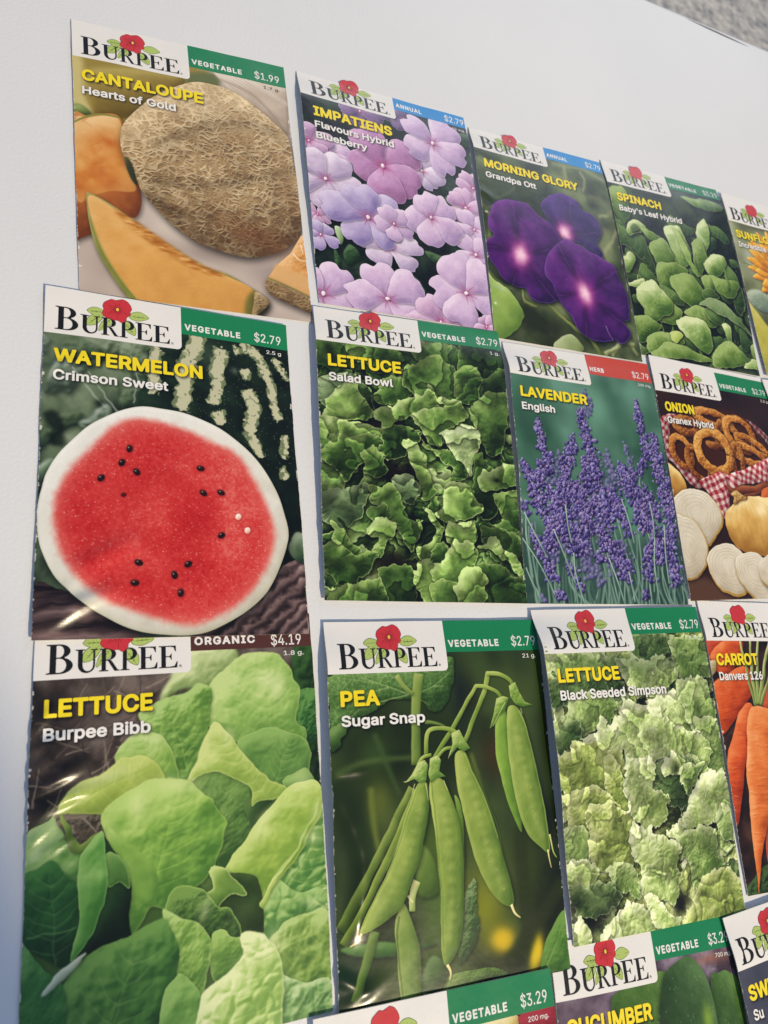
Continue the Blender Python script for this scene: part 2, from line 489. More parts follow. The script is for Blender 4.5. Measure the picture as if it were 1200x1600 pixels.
    def line(self, pts, w0, w1, col, alpha=1.0, soft=0):
        q = catmull(pts, closed=False) if len(pts) > 2 else np.linspace(pts[0], pts[1], 4)
        self.flat(self.stroke_poly(q, w0, w1), col, soft, alpha, smooth=False)

    def glow(self, cx, cy, rx, ry, col, alpha=1.0, power=1.0, ang=0.0):
        """soft elliptical patch of colour"""
        R = max(rx, ry)*1.6
        x0, x1 = max(int((cx-R)*self.s), 0), min(int((cx+R)*self.s)+1, self.w)
        y0, y1 = max(int((cy-R)*self.s), 0), min(int((cy+R)*self.s)+1, self.h)
        if x1 <= x0 or y1 <= y0:
            return
        yy, xx = np.mgrid[y0:y1, x0:x1].astype(np.float32)/self.s
        c, s = math.cos(ang), math.sin(ang)
        dx, dy = xx-cx, yy-cy
        d = ((dx*c+dy*s)/rx)**2+((-dx*s+dy*c)/ry)**2
        m = np.exp(-(d**power)*2.0)*alpha
        self.put(y0, x0, m.astype(np.float32), rgb(col))

    def warp(self, warps):
        """ripple the whole picture: frilly outlines out of smooth ones"""
        h, w = self.h, self.w
        yy, xx = np.mgrid[0:h, 0:w].astype(np.float32)
        for c, a in warps:
            xx += (fbm(h, w, c*self.s, self.rng, 2)-.5)*2*a*self.s; yy += (fbm(h, w, c*self.s, self.rng, 2)-.5)*2*a*self.s
        xx = np.clip(xx, 0, w-1.001); yy = np.clip(yy, 0, h-1.001)
        x0 = xx.astype(int); y0 = yy.astype(int); fx = (xx-x0)[..., None]; fy = (yy-y0)[..., None]
        a = self.a
        self.a = (a[y0, x0]*(1-fx)+a[y0, x0+1]*fx)*(1-fy)+(a[y0+1, x0]*(1-fx)+a[y0+1, x0+1]*fx)*fy

    def crumple(self, cell, n, warps, dark=.45, light=.35, lit=(-.4, -.8)):
        """extra overlapping folds shaded over what is already painted"""
        f, k, t = folds(self.h, self.w, self.s, self.rng, cell, n, warps)
        H = blur(f*22*self.s, 1)
        gy, gx = np.gradient(H)
        L = np.tanh(-(gx*lit[0]+gy*lit[1])*.8)
        sh = blur(((f-.5)*.8+L*.38).astype(np.float32), 1)
        self.a = np.clip(self.a*(1+np.where(sh > 0, sh*light, sh*dark)[..., None]*1.6), 0, 1)

    def coords(self):
        yy, xx = np.mgrid[0:self.h, 0:self.w].astype(np.float32)/self.s
        return xx, yy

    def grade(self, gamma=1.0, sat=1.0, mul=(1, 1, 1)):
        a = np.clip(self.a, 0, 1)**gamma
        g = a.mean(-1, keepdims=True)
        self.a = np.clip(g+(a-g)*sat, 0, 1)*np.array(mul, np.float32)

def ell(cx, cy, rx, ry, ang=0.0, n=14, k=0.0, rng=None):
    t = np.linspace(0, 2*math.pi, n, endpoint=False)
    r = 1+(rng.normal(0, k, n) if rng is not None and k else 0)
    x, y = rx*np.cos(t)*r, ry*np.sin(t)*r
    c, s = math.cos(ang), math.sin(ang)
    return np.c_[cx+x*c-y*s, cy+x*s+y*c]

ART = {}

def worley(h, w, cell, rng, jx=1.0):
    """distance difference to the two nearest of jittered points: 0 on cell borders"""
    gy, gx = int(h/cell)+4, int(w/cell)+4
    px = rng.random((gy, gx)); py = rng.random((gy, gx))
    y, x = np.mgrid[0:h, 0:w].astype(np.float32)
    wy = (fbm(h, w, cell*1.5, rng, 3)-.5)*cell*1.3; wx = (fbm(h, w, cell*1.5, rng, 3)-.5)*cell*1.3
    yy = (y+wy)/cell+1.5; xx = (x+wx)/cell*jx+1.5
    yi = np.clip(yy.astype(int), 1, gy-2); xi = np.clip(xx.astype(int), 1, gx-2)
    f1 = np.full((h, w), 9.); f2 = f1.copy()
    for a in (-1, 0, 1):
        for b in (-1, 0, 1):
            d = np.hypot(yi+a+py[yi+a, xi+b]-yy, xi+b+px[yi+a, xi+b]-xx)
            f2 = np.minimum(f2, np.maximum(f1, d)); f1 = np.minimum(f1, d)
    return (f2-f1).astype(np.float32)

def rag(A, polys, col, w=None, k=.8, cell=22, soft=6, alpha=1.0, seed=0):
    """ragged-edged markings: blurred strokes or areas broken up by noise"""
    m = np.zeros((A.h, A.w), np.float32)
    for i, p in enumerate(polys):
        q = catmull(p, closed=w is None)
        if w is not None:
            q = A.stroke_poly(q, w[i], w[i]*.8)
        r = A.mask(q)
        if r:
            v = m[r[0]:r[0]+r[2].shape[0], r[1]:r[1]+r[2].shape[1]]
            np.maximum(v, r[2], out=v)
    m = blur(m, soft*A.s)
    n = A.noise(cell, 4)
    t = np.clip((m+(n-.5)*2*k-.5)*6+.5, 0, 1)*np.clip(m*4, 0, 1)*alpha
    A.put(0, 0, t.astype(np.float32), rgb(col) if isinstance(col, str) else col)

def litter(A, n, area, cols, lmin, lmax, w, soft=0.5, alpha=.8, ang=None):
    """short straws, twigs or hairs scattered over an area"""
    x0, y0, x1, y1 = area
    for _ in range(n):
        x, y = A.rng.uniform(x0, x1), A.rng.uniform(y0, y1)
        a = A.rng.uniform(0, math.pi) if ang is None else A.rng.normal(*ang)
        l = A.rng.uniform(lmin, lmax)
        A.line([(x, y), (x+l*math.cos(a), y+l*math.sin(a))], w, w*.5, cols[A.rng.integers(len(cols))], alpha, soft)

def scatter_leaves(A, n, area, cols, size, **kw):
    """loose understorey of small leaves behind the ones that read singly"""
    x0, y0, x1, y1 = area
    for _ in range(n):
        x, y = A.rng.uniform(x0, x1), A.rng.uniform(y0, y1)
        r = A.rng.uniform(*size)
        A.leaf(ell(x, y, r, r*A.rng.uniform(.5, .9), A.rng.uniform(0, 3.2), 9, .22, A.rng), *cols[A.rng.integers(len(cols))], **kw)

def folds(h, w, sc, rng, cell, n, warps, stretch=(1, 1)):
    """overlapping frilled sheets: stepped, warped noise. Returns (position across a sheet 0..1, sheet number, lit relief)"""
    P = 8
    big = fbm(h+2*P, w+2*P, cell*sc, rng, 3, *stretch)[P:-P, P:-P]
    yy, xx = np.mgrid[0:h, 0:w].astype(np.float32)
    dx = np.zeros((h, w), np.float32); dy = dx.copy()
    for c, a in warps:
        dx += (fbm(h, w, c*sc, rng, 2)-.5)*2*a*sc; dy += (fbm(h, w, c*sc, rng, 2)-.5)*2*a*sc
    xi = np.clip(xx+dx, 0, w-1); yi = np.clip(yy+dy, 0, h-1)
    x0 = np.minimum(xi.astype(int), w-2); y0 = np.minimum(yi.astype(int), h-2); fx = xi-x0; fy = yi-y0
    b = (big[y0, x0]*(1-fx)+big[y0, x0+1]*fx)*(1-fy)+(big[y0+1, x0]*(1-fx)+big[y0+1, x0+1]*fx)*fy
    lo, hi = np.percentile(b, 1), np.percentile(b, 99)
    t = np.clip((b-lo)/(hi-lo), 0, .9999)*n
    return t-np.floor(t), np.floor(t).astype(int), t

def frilly(A, cell, n, warps, ramps, light=(-.4, -.8), relief=1.0, rim='c3d39a', rimk=.6, blist=0, seedmix=.25):
    f, k, t = folds(A.h, A.w, A.s, A.rng, cell, n, warps)
    tone = A.noise(cell*.8, 3)
    sh = .12+.62*f**.8+(tone-.5)*.9
    H = fbm(A.h, A.w, 46*A.s, A.rng, 4)*26*A.s*relief+f*20*A.s
    if blist:
        H = H+blur(np.minimum(worley(A.h, A.w, blist*A.s, A.rng), .5), 1.5*A.s)*blist*A.s*.5
    H = blur(H, 1)
    gy, gx = np.gradient(H)
    sh = sh+.34*np.tanh(-(gx*light[0]+gy*light[1])*.9)
    sh = np.clip(sh, 0, 1)
    out = np.zeros((A.h, A.w, 3), np.float32)
    for i in range(n):
        r = ramps[i % len(ramps)]
        xs = np.linspace(0, 1, len(r))
        c = np.stack([np.interp(sh, xs, [rgb(q)[j] for q in r]) for j in range(3)], -1)
        m = k == i
        out[m] = c[m]
    e = np.clip((f-.86)/.1, 0, 1)*np.clip((tone-.25)*3, 0, 1)
    out = out+(rgb(rim)-out)*(blur(e, 1)*rimk)[..., None]
    A.a = (out*(1+A.rng.normal(0, .03, (A.h, A.w, 1)))).astype(np.float32)


def art_watermelon():
    A = Art(.72, 11)
    A.fill(['2a342a', '4d5c48', '6a7a60', '8a957e'], 170, 1.5, 5)
    # soft, dull foliage behind
    for i in range(26):
        x, y = A.rng.uniform(-30, 520), A.rng.uniform(190, 760)
        c = [('26342a', '46583f', '74856a'), ('2c3a2c', '5a6b4c', '92a088'), ('39463a', '687866', 'a3b0a4')][i % 3]
        A.leaf(ell(x, y, A.rng.uniform(50, 130), A.rng.uniform(25, 60), A.rng.uniform(0, 3), 9, .2, A.rng), *c, soft=6, dome=25, bump=.8, ruffle=1.5, rcell=30, shadow=.5, sdist=14)
    for z in (pairs([159, 368, 232, 466, 278, 524]), pairs([333, 266, 342, 387, 333, 486]), pairs([106, 354, 169, 441, 232, 508])):
        A.line(z, 5, 8, 'a9b3a6', .7, 2)
    for z in (pairs([16, 550, 58, 536, 93, 584, 86, 624, 43, 608]), pairs([36, 638, 86, 624, 96, 674, 54, 687]), pairs([179, 482, 205, 469, 214, 499])):
        A.flat(z, '131a14', 8, .8)
    # the whole melon behind
    A.leaf(pairs([451, 144, 381, 316, 359, 418, 353, 516, 440, 859, 851, 1242, 1047, 1139, 1169, -35, 727, -16]), '0a100b', '17231a', '2a3d2c', smooth=True, dome=60, shadow=.75, sdist=30, var=.2, grain=.12)
    A.glow(*pairs([633, 219])[0], 60, 130, '5a6a58', .45); A.glow(*pairs([747, 272])[0], 26, 26, 'a8b2a6', .4)
    st = [pairs([599, 130, 562, 242, 532, 339, 514, 481]), pairs([692, 173, 675, 271, 664, 343, 645, 437]), pairs([670, 468, 683, 533]),
          pairs([802, 358, 824, 436, 807, 518, 811, 574, 844, 659]), pairs([797, 137, 860, 205, 898, 308, 915, 400, 931, 491]),
          pairs([923, 189, 961, 225, 985, 282]), pairs([955, 546, 954, 654]), pairs([435, 216, 409, 334, 408, 434]), pairs([796, 252, 804, 310]),
          pairs([934, 695, 947, 749]), pairs([763, 149, 764, 185])]
    rag(A, st, '7f8a66', [82, 74, 60, 62, 50, 44, 36, 56, 42, 48, 32], .75, 22, 10, .9)
    rag(A, st, 'c6c4a6', [58, 56, 44, 46, 38, 32, 26, 40, 28, 30, 20], 1.0, 14, 8, .95)
    for _ in range(260):
        x, y = A.rng.uniform(480, 1000), A.rng.uniform(140, 700)
        A.glow(x, y, 2.2, 2.2, 'b9bda8', .7)
    # weathered wood below
    for k, z in enumerate((pairs([-2, 1409, -2, 1215, 68, 1206, 214, 1312, 348, 1384, 348, 1436]), pairs([468, 1440, 614, 1372, 749, 1309, 865, 1182, 965, 1089, 1049, 1118, 1021, 1458]))):
        r = A.mask(catmull(z, n=3))
        n = fbm(A.h, A.w, 60, A.rng, 5, 3.2 if k == 0 else 3.0, .35)[r[0]:r[0]+r[2].shape[0], r[1]:r[1]+r[2].shape[1]]
        if k == 1:
            yy, xx = np.mgrid[0:A.h, 0:A.w]
            t = fbm(A.h, A.w, 40, A.rng, 5)
            n = (.5+.5*np.sin((yy*.8+xx*.6)*.2+t*9))*.3+t*.6+.05
            n = n[r[0]:r[0]+r[2].shape[0], r[1]:r[1]+r[2].shape[1]]
        c = np.stack([np.interp(n, [.2, .45, .65, .85], [rgb(q)[i] for q in ('1a1415', '4a3b3b', '75605f', 'a38f8c')]) for i in range(3)], -1)
        A.put(r[0], r[1], r[2], c)
    A.glow(300, 1340, 200, 60, '1a1213', .55)
    A.leaf(pairs([936, 1059, 962, 995, 1006, 982, 1009, 1087, 975, 1104]), '2b3b2c', '56694e', '8a9a82', soft=3)
    A.leaf(pairs([-1, 777, 18, 747, 55, 731, 32, 785, 9, 834]), '3a4b3a', '6c8268', 'a9b8a4', soft=4)
    A.warp(((120, 14), (36, 6)))
    # cut half
    rind = pairs([370, 487, 446, 489, 523, 496, 602, 520, 682, 555, 762, 613, 822, 673, 871, 745, 909, 828, 930, 913, 941, 986, 928, 1049, 900, 1121, 864, 1192, 820, 1251, 749, 1309, 670, 1354, 595, 1385, 522, 1395, 443, 1391, 365, 1380, 297, 1357, 231, 1321, 165, 1280, 116, 1234, 67, 1180, 34, 1118, 12, 1056, 2, 993, 2, 919, 10, 862, 28, 785, 63, 715, 112, 652, 171, 587, 242, 538, 305, 505])
    A.leaf(rind, 'b9b4a2', 'dcdad0', 'f1efec', dome=22, shadow=.6, sdist=22, gain=.5, var=.08, rim=.25, rimc='8f9a6c')
    flesh = pairs([332, 560, 426, 561, 521, 583, 618, 622, 718, 661, 767, 721, 805, 793, 837, 865, 864, 948, 864, 1020, 845, 1092, 805, 1163, 752, 1232, 682, 1289, 606, 1326, 541, 1345, 470, 1337, 400, 1314, 323, 1286, 255, 1260, 189, 1215, 139, 1163, 101, 1100, 79, 1027, 69, 954, 75, 879, 99, 810, 148, 739, 199, 676, 251, 610])
    fc = flesh.mean(0); flesh = fc+(flesh-fc)*1.035
    y0, x0, m = A.mask(catmull(flesh), 60)
    h, w = m.shape
    m1 = blur(m, 16*A.s)+(fbm(h, w, 14, A.rng, 4)-.5)*.32*(blur(m, 24*A.s) > .05)*(blur(m, 24*A.s) < .95)
    m1 = np.clip(m1*1.3-.1, 0, 1)
    n = fbm(h, w, 130, A.rng, 5); n2 = fbm(h, w, 7, A.rng, 3)
    t = np.clip((n-.5)*1.3+.42+(n2-.5)*.8, 0, 1)
    deep = np.clip(blur(m, 40*A.s)*1.4-.4, 0, 1)
    c = np.stack([np.interp(t, [0, .4, .7, 1], [rgb(q)[i] for q in ('b8282a', 'c83c3a', 'd04c48', 'da6a62')]) for i in range(3)], -1)
    c = c*deep[..., None]+(rgb('dd7c72')*(1-deep)[..., None])
    A.put(y0, x0, m1.astype(np.float32), c)
    inside = A.mask(catmull(flesh), 0)
    for _ in range(1600):
        k = A.rng.integers(0, inside[2].size)
        yy, xx = divmod(k, inside[2].shape[1])
        if inside[2][yy, xx] < .5:
            continue
        X, Y = (xx+inside[1])/A.s, (yy+inside[0])/A.s
        A.glow(X, Y, A.rng.uniform(1.4, 3.2), A.rng.uniform(1.2, 2.6), 'f7cfc4', A.rng.uniform(.4, 1))
    for z in (pairs([569, 962, 488, 785, 296, 848, 375, 1038, 357, 1178, 211, 986])):
        A.glow(z[0], z[1], 90, 60, 'ae1d1c', .28)
    seeds = pairs([317, 672, 289, 732, 343, 766, 215, 799, 588, 733, 596, 836, 667, 830, 662, 1008, 349, 1123, 335, 1199, 478, 1168, 530, 1126, 500, 1236])
    for k, (x, y) in enumerate(seeds):
        a = A.rng.uniform(0, 3)
        A.glow(x, y+3, 20, 20, '8c1413', .5)
        A.leaf(ell(x, y, 16, 11.5, a, 8), '120807', '2c1512', '553028', dome=6, shadow=.5, sdist=4)
        A.glow(x-4, y-4, 3.4, 2.6, 'e8d9d0', .95)
        A.glow(x+4, y+5, 4, 2, '7d4a40', .7)
    x, y = pairs([296, 861])[0]
    A.leaf(ell(x, y, 9, 10, 1, 8), '3a0c0a', '641a16', '7c2a22', dome=5, shadow=.4, sdist=3)
    for x, y in pairs([734, 929, 769, 984]):
        A.leaf(ell(x, y, 12, 14, .5, 8), 'e0a090', 'f3cfc4', 'fbeee6', dome=6, shadow=.4, sdist=4)
    return A

def netting(A, pts, seed_cell, lo, mid, hi, cord, dome=90, gain=1.0, light=(-.35, -.9), grooves=(), flat=.5):
    """netted rind: raised corky cords over a domed fruit"""
    y0, x0, m = A.mask(catmull(pts), 30)
    h, w = m.shape
    sm = shift(blur(m, 18*A.s), int(16*A.s), int(6*A.s))
    v = A.a[y0:y0+h, x0:x0+w]; v *= (1-.62*sm)[..., None]
    W = np.minimum(worley(h, w, seed_cell*A.s, A.rng, .8), worley(h, w, seed_cell*A.s*1.5, A.rng, .8)*1.15)
    brk = fbm(h, w, seed_cell*A.s*1.2, A.rng, 3)
    cords = np.clip(1.1-W/.27, 0, 1)*np.clip(brk*2.6-.45, 0, 1)
    cords = np.maximum(cords, np.clip(1-worley(h, w, seed_cell*A.s*.55, A.rng)/.22, 0, 1)*np.clip(brk*-3+1.9, 0, 1)*.6)
    d = dome*A.s
    H = (blur(m, d)+.5*blur(m, d*.4))*d*1.2
    g = np.zeros((h, w), np.float32)
    for q in grooves:
        s = A.stroke_mask(catmull(q, closed=False), 12, 6, y0, x0, h, w)
        if s is not None:
            g += blur(s, 22*A.s)*4.0
    H = H-g*5*A.s+blur(cords, 1)*4.6*A.s
    gy, gx = np.gradient(H)
    sh = .5+.5*np.tanh(-(gx*light[0]+gy*light[1])*1.1*gain)
    sh = np.clip(sh+(fbm(h, w, 50*A.s, A.rng, 4)-.5)*.5, 0, 1)[..., None]
    C = np.where(sh < .5, rgb(lo)+(rgb(mid)-rgb(lo))*sh*2, rgb(mid)+(rgb(hi)-rgb(mid))*(sh*2-1))
    C = C+(rgb(cord)*(.62+.55*sh)-C)*(cords*flat)[..., None]
    C = C*(1-.17*np.clip(g, 0, 1))[..., None]
    A.put(y0, x0, m, np.clip(C*(1+A.rng.normal(0, .03, (h, w, 1))), 0, 1))

def art_cantaloupe():
    A = Art(.72, 21)
    A.fill(['a8978c', 'b9a89c', 'c9b9ad', 'd6c8ba'], 320, 1.2, 3)
    A.flat(pairs([-23, 154, 584, 116, 573, 277, 416, 492, -13, 587]), 'a08a3e', 18)
    A.leaf(pairs([41, 287, 229, 213, 454, 192, 492, 246, 339, 436, 248, 483, 121, 512, 65, 464]), '6f5a1f', '96803a', 'b7a457', soft=9, dome=60, shadow=.3)
    A.flat(pairs([-5, 212, 43, 212, 48, 408, 74, 498, -13, 552]), 'cdbd7a', 12)
    A.leaf(pairs([-1, 472, 36, 471, 73, 510, 25, 544, -3, 538]), '4f5f2c', '788a45', '9aab63', soft=5)
    A.flat(pairs([517, 175, 647, 139, 662, 214, 532, 262]), '6e7748', 10)
    # newspaper in the back
    A.leaf(pairs([637, 128, 756, 116, 1000, 123, 983, 403, 846, 336, 705, 216]), 'ab9784', 'cdbba8', 'e0d2c2', soft=4, dome=40, shadow=.3, smooth=False)
    for k in range(9):
        z = pairs([730, 170, 971, 304])
        o = np.array((k*9-20, -k*14+20))
        A.line(z+o, 3, 3, '9c8b7c', .45, 2)
    A.line(pairs([811, 121, 1001, 230]), 26, 20, 'e3d6c6', .5, 8)
    A.line(pairs([645, 160, 835, 222, 983, 403]), 10, 10, '8f7b68', .6, 6)
    A.glow(880, 1190, 200, 100, '7d6a6b', .6); A.glow(560, 1130, 260, 80, '86736c', .55)
    # cut half at left
    A.leaf(pairs([-13, 564, 54, 520, 121, 494, 194, 495, 223, 608, 245, 767, 273, 899, 244, 1004, 160, 1008, 83, 1098, 10, 1147, -17, 1147]), '7a3f1e', 'b8682e', 'd08a48', dome=50, shadow=.5, sdist=16, gain=.6)
    A.flat(pairs([-2, 573, 63, 530, 140, 501, 193, 513, 212, 634, 234, 792, 245, 870, 146, 889, 61, 927, 1, 948]), 'dba660', 4)
    A.leaf(pairs([-2, 573, 63, 530, 140, 501, 193, 513, 212, 634, 234, 792, 245, 870, 146, 889, 61, 927, 1, 948]), 'd08c44', 'e0a860', 'efc68c', dome=40, shadow=0, gain=.5, soft=3)
    y0, x0, m = A.mask(catmull(pairs([1, 746, 50, 645, 118, 596, 175, 595, 205, 683, 207, 775, 175, 861, 99, 898, 33, 931, -3, 926])), 20)
    n = fbm(*m.shape, 60, A.rng, 3)
    c = np.stack([np.interp(n, [.25, .5, .75], [rgb(q)[i] for q in ('c86a26', 'd98838', 'e6a558')]) for i in range(3)], -1)
    A.put(y0, x0, blur(m, 26), c)
    A.glow(60+80, 640, 60, 30, 'c8621f', .5); A.glow(110, 800, 30, 60, 'c05a1e', .35)
    A.line(pairs([-4, 568, 54, 526, 121, 500, 198, 500]), 9, 9, '7d8a3c', .9, 2)
    for k in range(16):
        x, y = A.rng.uniform(30, 230), A.rng.uniform(520, 760)
        A.line([(x, y), (x+A.rng.normal(0, 25), y+A.rng.uniform(10, 40))], 3, 1, ['f0bf80', 'b6561f'][k % 2], .5, 1.5)
    # whole netted melon
    melon = pairs([460, 261, 557, 210, 663, 208, 747, 231, 850, 296, 931, 366, 981, 430, 994, 578, 1007, 772, 995, 919, 969, 983, 887, 1057, 800, 1101, 716, 1121, 616, 1111, 500, 1081, 406, 1020, 333, 944, 279, 875, 244, 791, 209, 717, 193, 638, 206, 540, 259, 456, 353, 346])
    gr = [pairs([339, 624, 464, 536, 602, 462, 753, 410, 873, 406, 967, 459]), pairs([320, 810, 458, 803, 600, 776, 759, 721, 881, 667, 1007, 606]), pairs([315, 913, 449, 956, 608, 948])]
    netting(A, melon, 31, '5f4429', 'a48459', 'cbb083', 'e6d3ac', dome=130, gain=1.5, grooves=gr, flat=.6)
    A.glow(*pairs([578, 352])[0], 200, 110, 'e6d3ae', .35, 1, -.2)
    A.glow(*pairs([787, 1006])[0], 260, 100, '7a4220', .42, 1, .3)
    A.glow(*pairs([951, 724])[0], 70, 190, '6b4526', .35)
    A.leaf(pairs([209, 705, 233, 724, 253, 800, 256, 840, 233, 816, 212, 751]), '26261a', '46452c', '6b6742', soft=2, dome=6, shadow=.2)
    # wedge in front
    A.leaf(pairs([41, 932, 57, 919, 152, 966, 335, 1088, 522, 1193, 629, 1219, 749, 1283, 806, 1329, 733, 1415, 455, 1497, 270, 1481, 200, 1402, 140, 1318, 76, 1190, 47, 1050]), '59602a', '8c8a45', 'a9a765', dome=14, shadow=.55, sdist=16)
    A.leaf(pairs([52, 930, 152, 977, 335, 1093, 521, 1204, 628, 1230, 743, 1289, 721, 1417, 455, 1492, 289, 1457, 219, 1384, 154, 1294, 94, 1182, 59, 1048]), 'c98a3e', 'dfa453', 'eebd78', dome=36, shadow=0, gain=.55, var=.1, bump=.12, bcell=10)
    A.flat(pairs([706, 1322, 749, 1283, 726, 1411, 690, 1400]), '5f6a2c', 9, .75)
    A.flat(pairs([59, 1053, 99, 1181, 157, 1294, 223, 1388, 289, 1459, 271, 1460, 209, 1395, 145, 1301, 85, 1183, 53, 1054]), '7e8a3a', 5, .8)
    y0, x0, m = A.mask(catmull(pairs([147, 972, 225, 1013, 335, 1082, 437, 1147, 522, 1193, 618, 1224, 568, 1246, 463, 1208, 360, 1160, 268, 1099, 196, 1035])), 12)
    n = fbm(*m.shape, 16, A.rng, 4, 2, .6)
    c = np.stack([np.interp(n, [.25, .5, .75], [rgb(q)[i] for q in ('a95f1f', 'c98538', 'e6b06a')]) for i in range(3)], -1)
    A.put(y0, x0, blur(m, 6)*.9, c)
    netting(A, pairs([749, 1285, 806, 1329, 755, 1391, 721, 1415, 735, 1339]), 16, '4f3a24', '8a6f48', 'b39a6e', 'd0ba90', dome=20)
    # wedge at right
    A.leaf(pairs([991, 955, 929, 1061, 865, 1127, 811, 1206, 882, 1228, 1013, 1275, 1053, 1003]), 'b8702c', 'dd9c52', 'f0c084', dome=25, smooth=False, shadow=.4, bump=.4, bcell=24)
    A.line(pairs([940, 1059, 969, 1088, 1007, 1086]), 10, 4, 'f7e2c4', .8, 2); A.line(pairs([983, 1004, 989, 1049]), 7, 4, 'fbeedd', .8, 2)
    A.flat(pairs([854, 1129, 1014, 1172, 1013, 1275, 817, 1205]), 'dfae70', 5, .9, smooth=False)
    netting(A, pairs([809, 1209, 911, 1244, 1014, 1291, 1010, 1354, 904, 1325, 805, 1279]), 18, '4a3520', '806340', 'a98c60', 'c9ae80', dome=16)
    A.line(pairs([809, 1207, 912, 1238, 1013, 1280]), 7, 7, '7f8040', .8, 1.5)
    A.grade(1.0, .88)
    return A
ART['watermelon'] = art_watermelon()
ART['cantaloupe'] = art_cantaloupe()


_ba, _bb, _bc = pairs([21, 188, 932, 345, 136, 1186])
_Kb = np.linalg.solve(np.array([[100, 200, 1], [1050, 300, 1], [200, 1400, 1]], float), np.array([_ba, _bb, _bc]))
def Zb(x, y):
    return np.array([x, y, 1.0]) @ _Kb

def art_bibb():
    A = Art(.72, 31)
    A.fill(['1c1816', '332c2a', '4d4442', '6f6462'], 120, 1.6, 5)
    litter(A, 160, (-20, 230, 520, 900), ['8a7c76', '5e524e', '2a2422', '9a8d84', '463c38'], 40, 170, 6, 1.5, .7, (-.7, .9))
    A.glow(40, 330, 300, 120, '2c2523', .6)
    A.flat(pairs([-9, 825, 79, 627, 288, 533, 471, 311, 883, 239, 1101, 357, 1006, 1618, 8, 1371]), '3c5f28', 24, .97)
    A.shk = .55; A.expand = 9
    z = pairs([513, 133, 685, 138, 640, 255, 589, 281, 510, 266, 433, 299, 463, 214])
    A.leaf(z, '6d8c4c', 'a9c584', 'd3e3b4', soft=6, dome=50, bump=.5)
    A.leaf(pairs([923, 136, 1014, 129, 990, 649, 925, 641, 921, 344]), '0d1c0d', '1d3a1a', '35602c', soft=6, bump=.8)
    A.leaf(pairs([912, 313, 1013, 309, 1008, 473, 945, 497, 906, 424]), '1c4020', '336a30', '5a9248', bump=.9, bcell=40)
    # upper right broad leaf
    A.swell = .62; A.wavy = 1.0
    A.leaf(pairs([673, 186, 716, 153, 769, 145, 844, 153, 896, 208, 904, 256, 930, 293, 921, 354, 912, 404, 949, 432, 948, 487, 912, 494, 806, 484, 714, 465, 625, 419, 578, 382, 586, 329, 615, 258]),
           '5f913d', '8cbb5c', 'b9d888', dome=60, bump=.42, bcell=52, rim=.4, rimc='c6dd96', vein_amp=.9, vcol='a9cc78', vw=5, gain=.8, rib=pairs([806, 484, 779, 156]), soft=.7, vk=.22)
    A.leaf(pairs([349, 349, 377, 323, 433, 299, 510, 298, 559, 269, 604, 287, 592, 349, 581, 415, 565, 480, 525, 558, 505, 585, 459, 574, 450, 487, 404, 418]),
           '4a7a30', '75a648', 'a3cb76', dome=50, bump=.6, bcell=42, vcol='b7d58c', vw=6, rib=pairs([520, 576, 419, 307]), soft=.7, vk=.22)
    A.leaf(pairs([270, 495, 287, 444, 322, 415, 368, 410, 414, 430, 446, 486, 463, 588, 359, 611, 288, 541]), '5d9038', '86b450', 'add27e', dome=40, rim=.5, rimc='c4dd9a', bump=.25, bcell=60, rib=pairs([431, 566, 340, 417]), soft=.7, vk=.22, vcol='b9d28a', vw=4)
    A.leaf(pairs([693, 473, 735, 443, 808, 433, 872, 449, 935, 481, 967, 539, 950, 596, 905, 620, 841, 631, 760, 584, 712, 522]), '3f6d30', '5f9143', '83b25c', dome=50, bump=.3, bcell=60, rim=.6, rimc='a8ca78', rib=pairs([820, 619, 892, 462]), soft=.7, vk=.22, vcol='b9d28a', vw=4)
    A.leaf(pairs([862, 615, 939, 590, 969, 637, 914, 649]), '3c6a2c', '5d8f40', '86b35e')
    # yellow lit leaf at left and its dark fold
    A.leaf(pairs([9, 692, 64, 658, 95, 629, 145, 653, 172, 723, 156, 770, 151, 882, 70, 837, 3, 835, 2, 747]), '3f7434', '6a9f4c', 'a5c983', dome=50, bump=.5, bcell=60, gain=.8)
    A.leaf(pairs([83, 636, 128, 634, 220, 645, 238, 707, 197, 726, 148, 752, 114, 706]), '3c382f', '5d564a', '857c6e', bump=1, bcell=30)
    litter(A, 18, (110, 640, 330, 760), ['a3968c', '5c5048', '2e2824'], 30, 80, 6, 1, .8)
    A.stroke(pairs([91, 641, 109, 689, 148, 752, 197, 726, 234, 711]), [6, 20, 26, 18, 6], 0, '3f5c22', '66883a', '94b452')
    A.leaf(pairs([91, 633, 114, 585, 151, 556, 193, 544, 227, 533, 287, 497, 336, 492, 390, 521, 424, 574, 368, 594, 306, 626, 254, 643, 195, 647, 136, 638]), '7f9c3a', '9ab84e', 'bfd478', dome=40, bump=.2, bcell=50, gain=.8, rim=.4, rimc='d7e284', rib=pairs([103, 630, 395, 526]), soft=.7, vk=.22, vcol='b9d28a', vw=4)
    # bright folded leaf and the shaded one behind the middle
    A.leaf(pairs([505, 585, 601, 567, 689, 586, 719, 654, 738, 748, 701, 824, 632, 879, 594, 874, 625, 769, 561, 653]), '2e5524', '517d38', '729d4e', dome=40, bump=.5, bcell=40, rib=pairs([613, 872, 650, 581]), soft=.7, vk=.22, vcol='b9d28a', vw=4)
    A.leaf(pairs([716, 672, 807, 674, 753, 741, 733, 766]), '1f3d18', '35582a', '54793c')
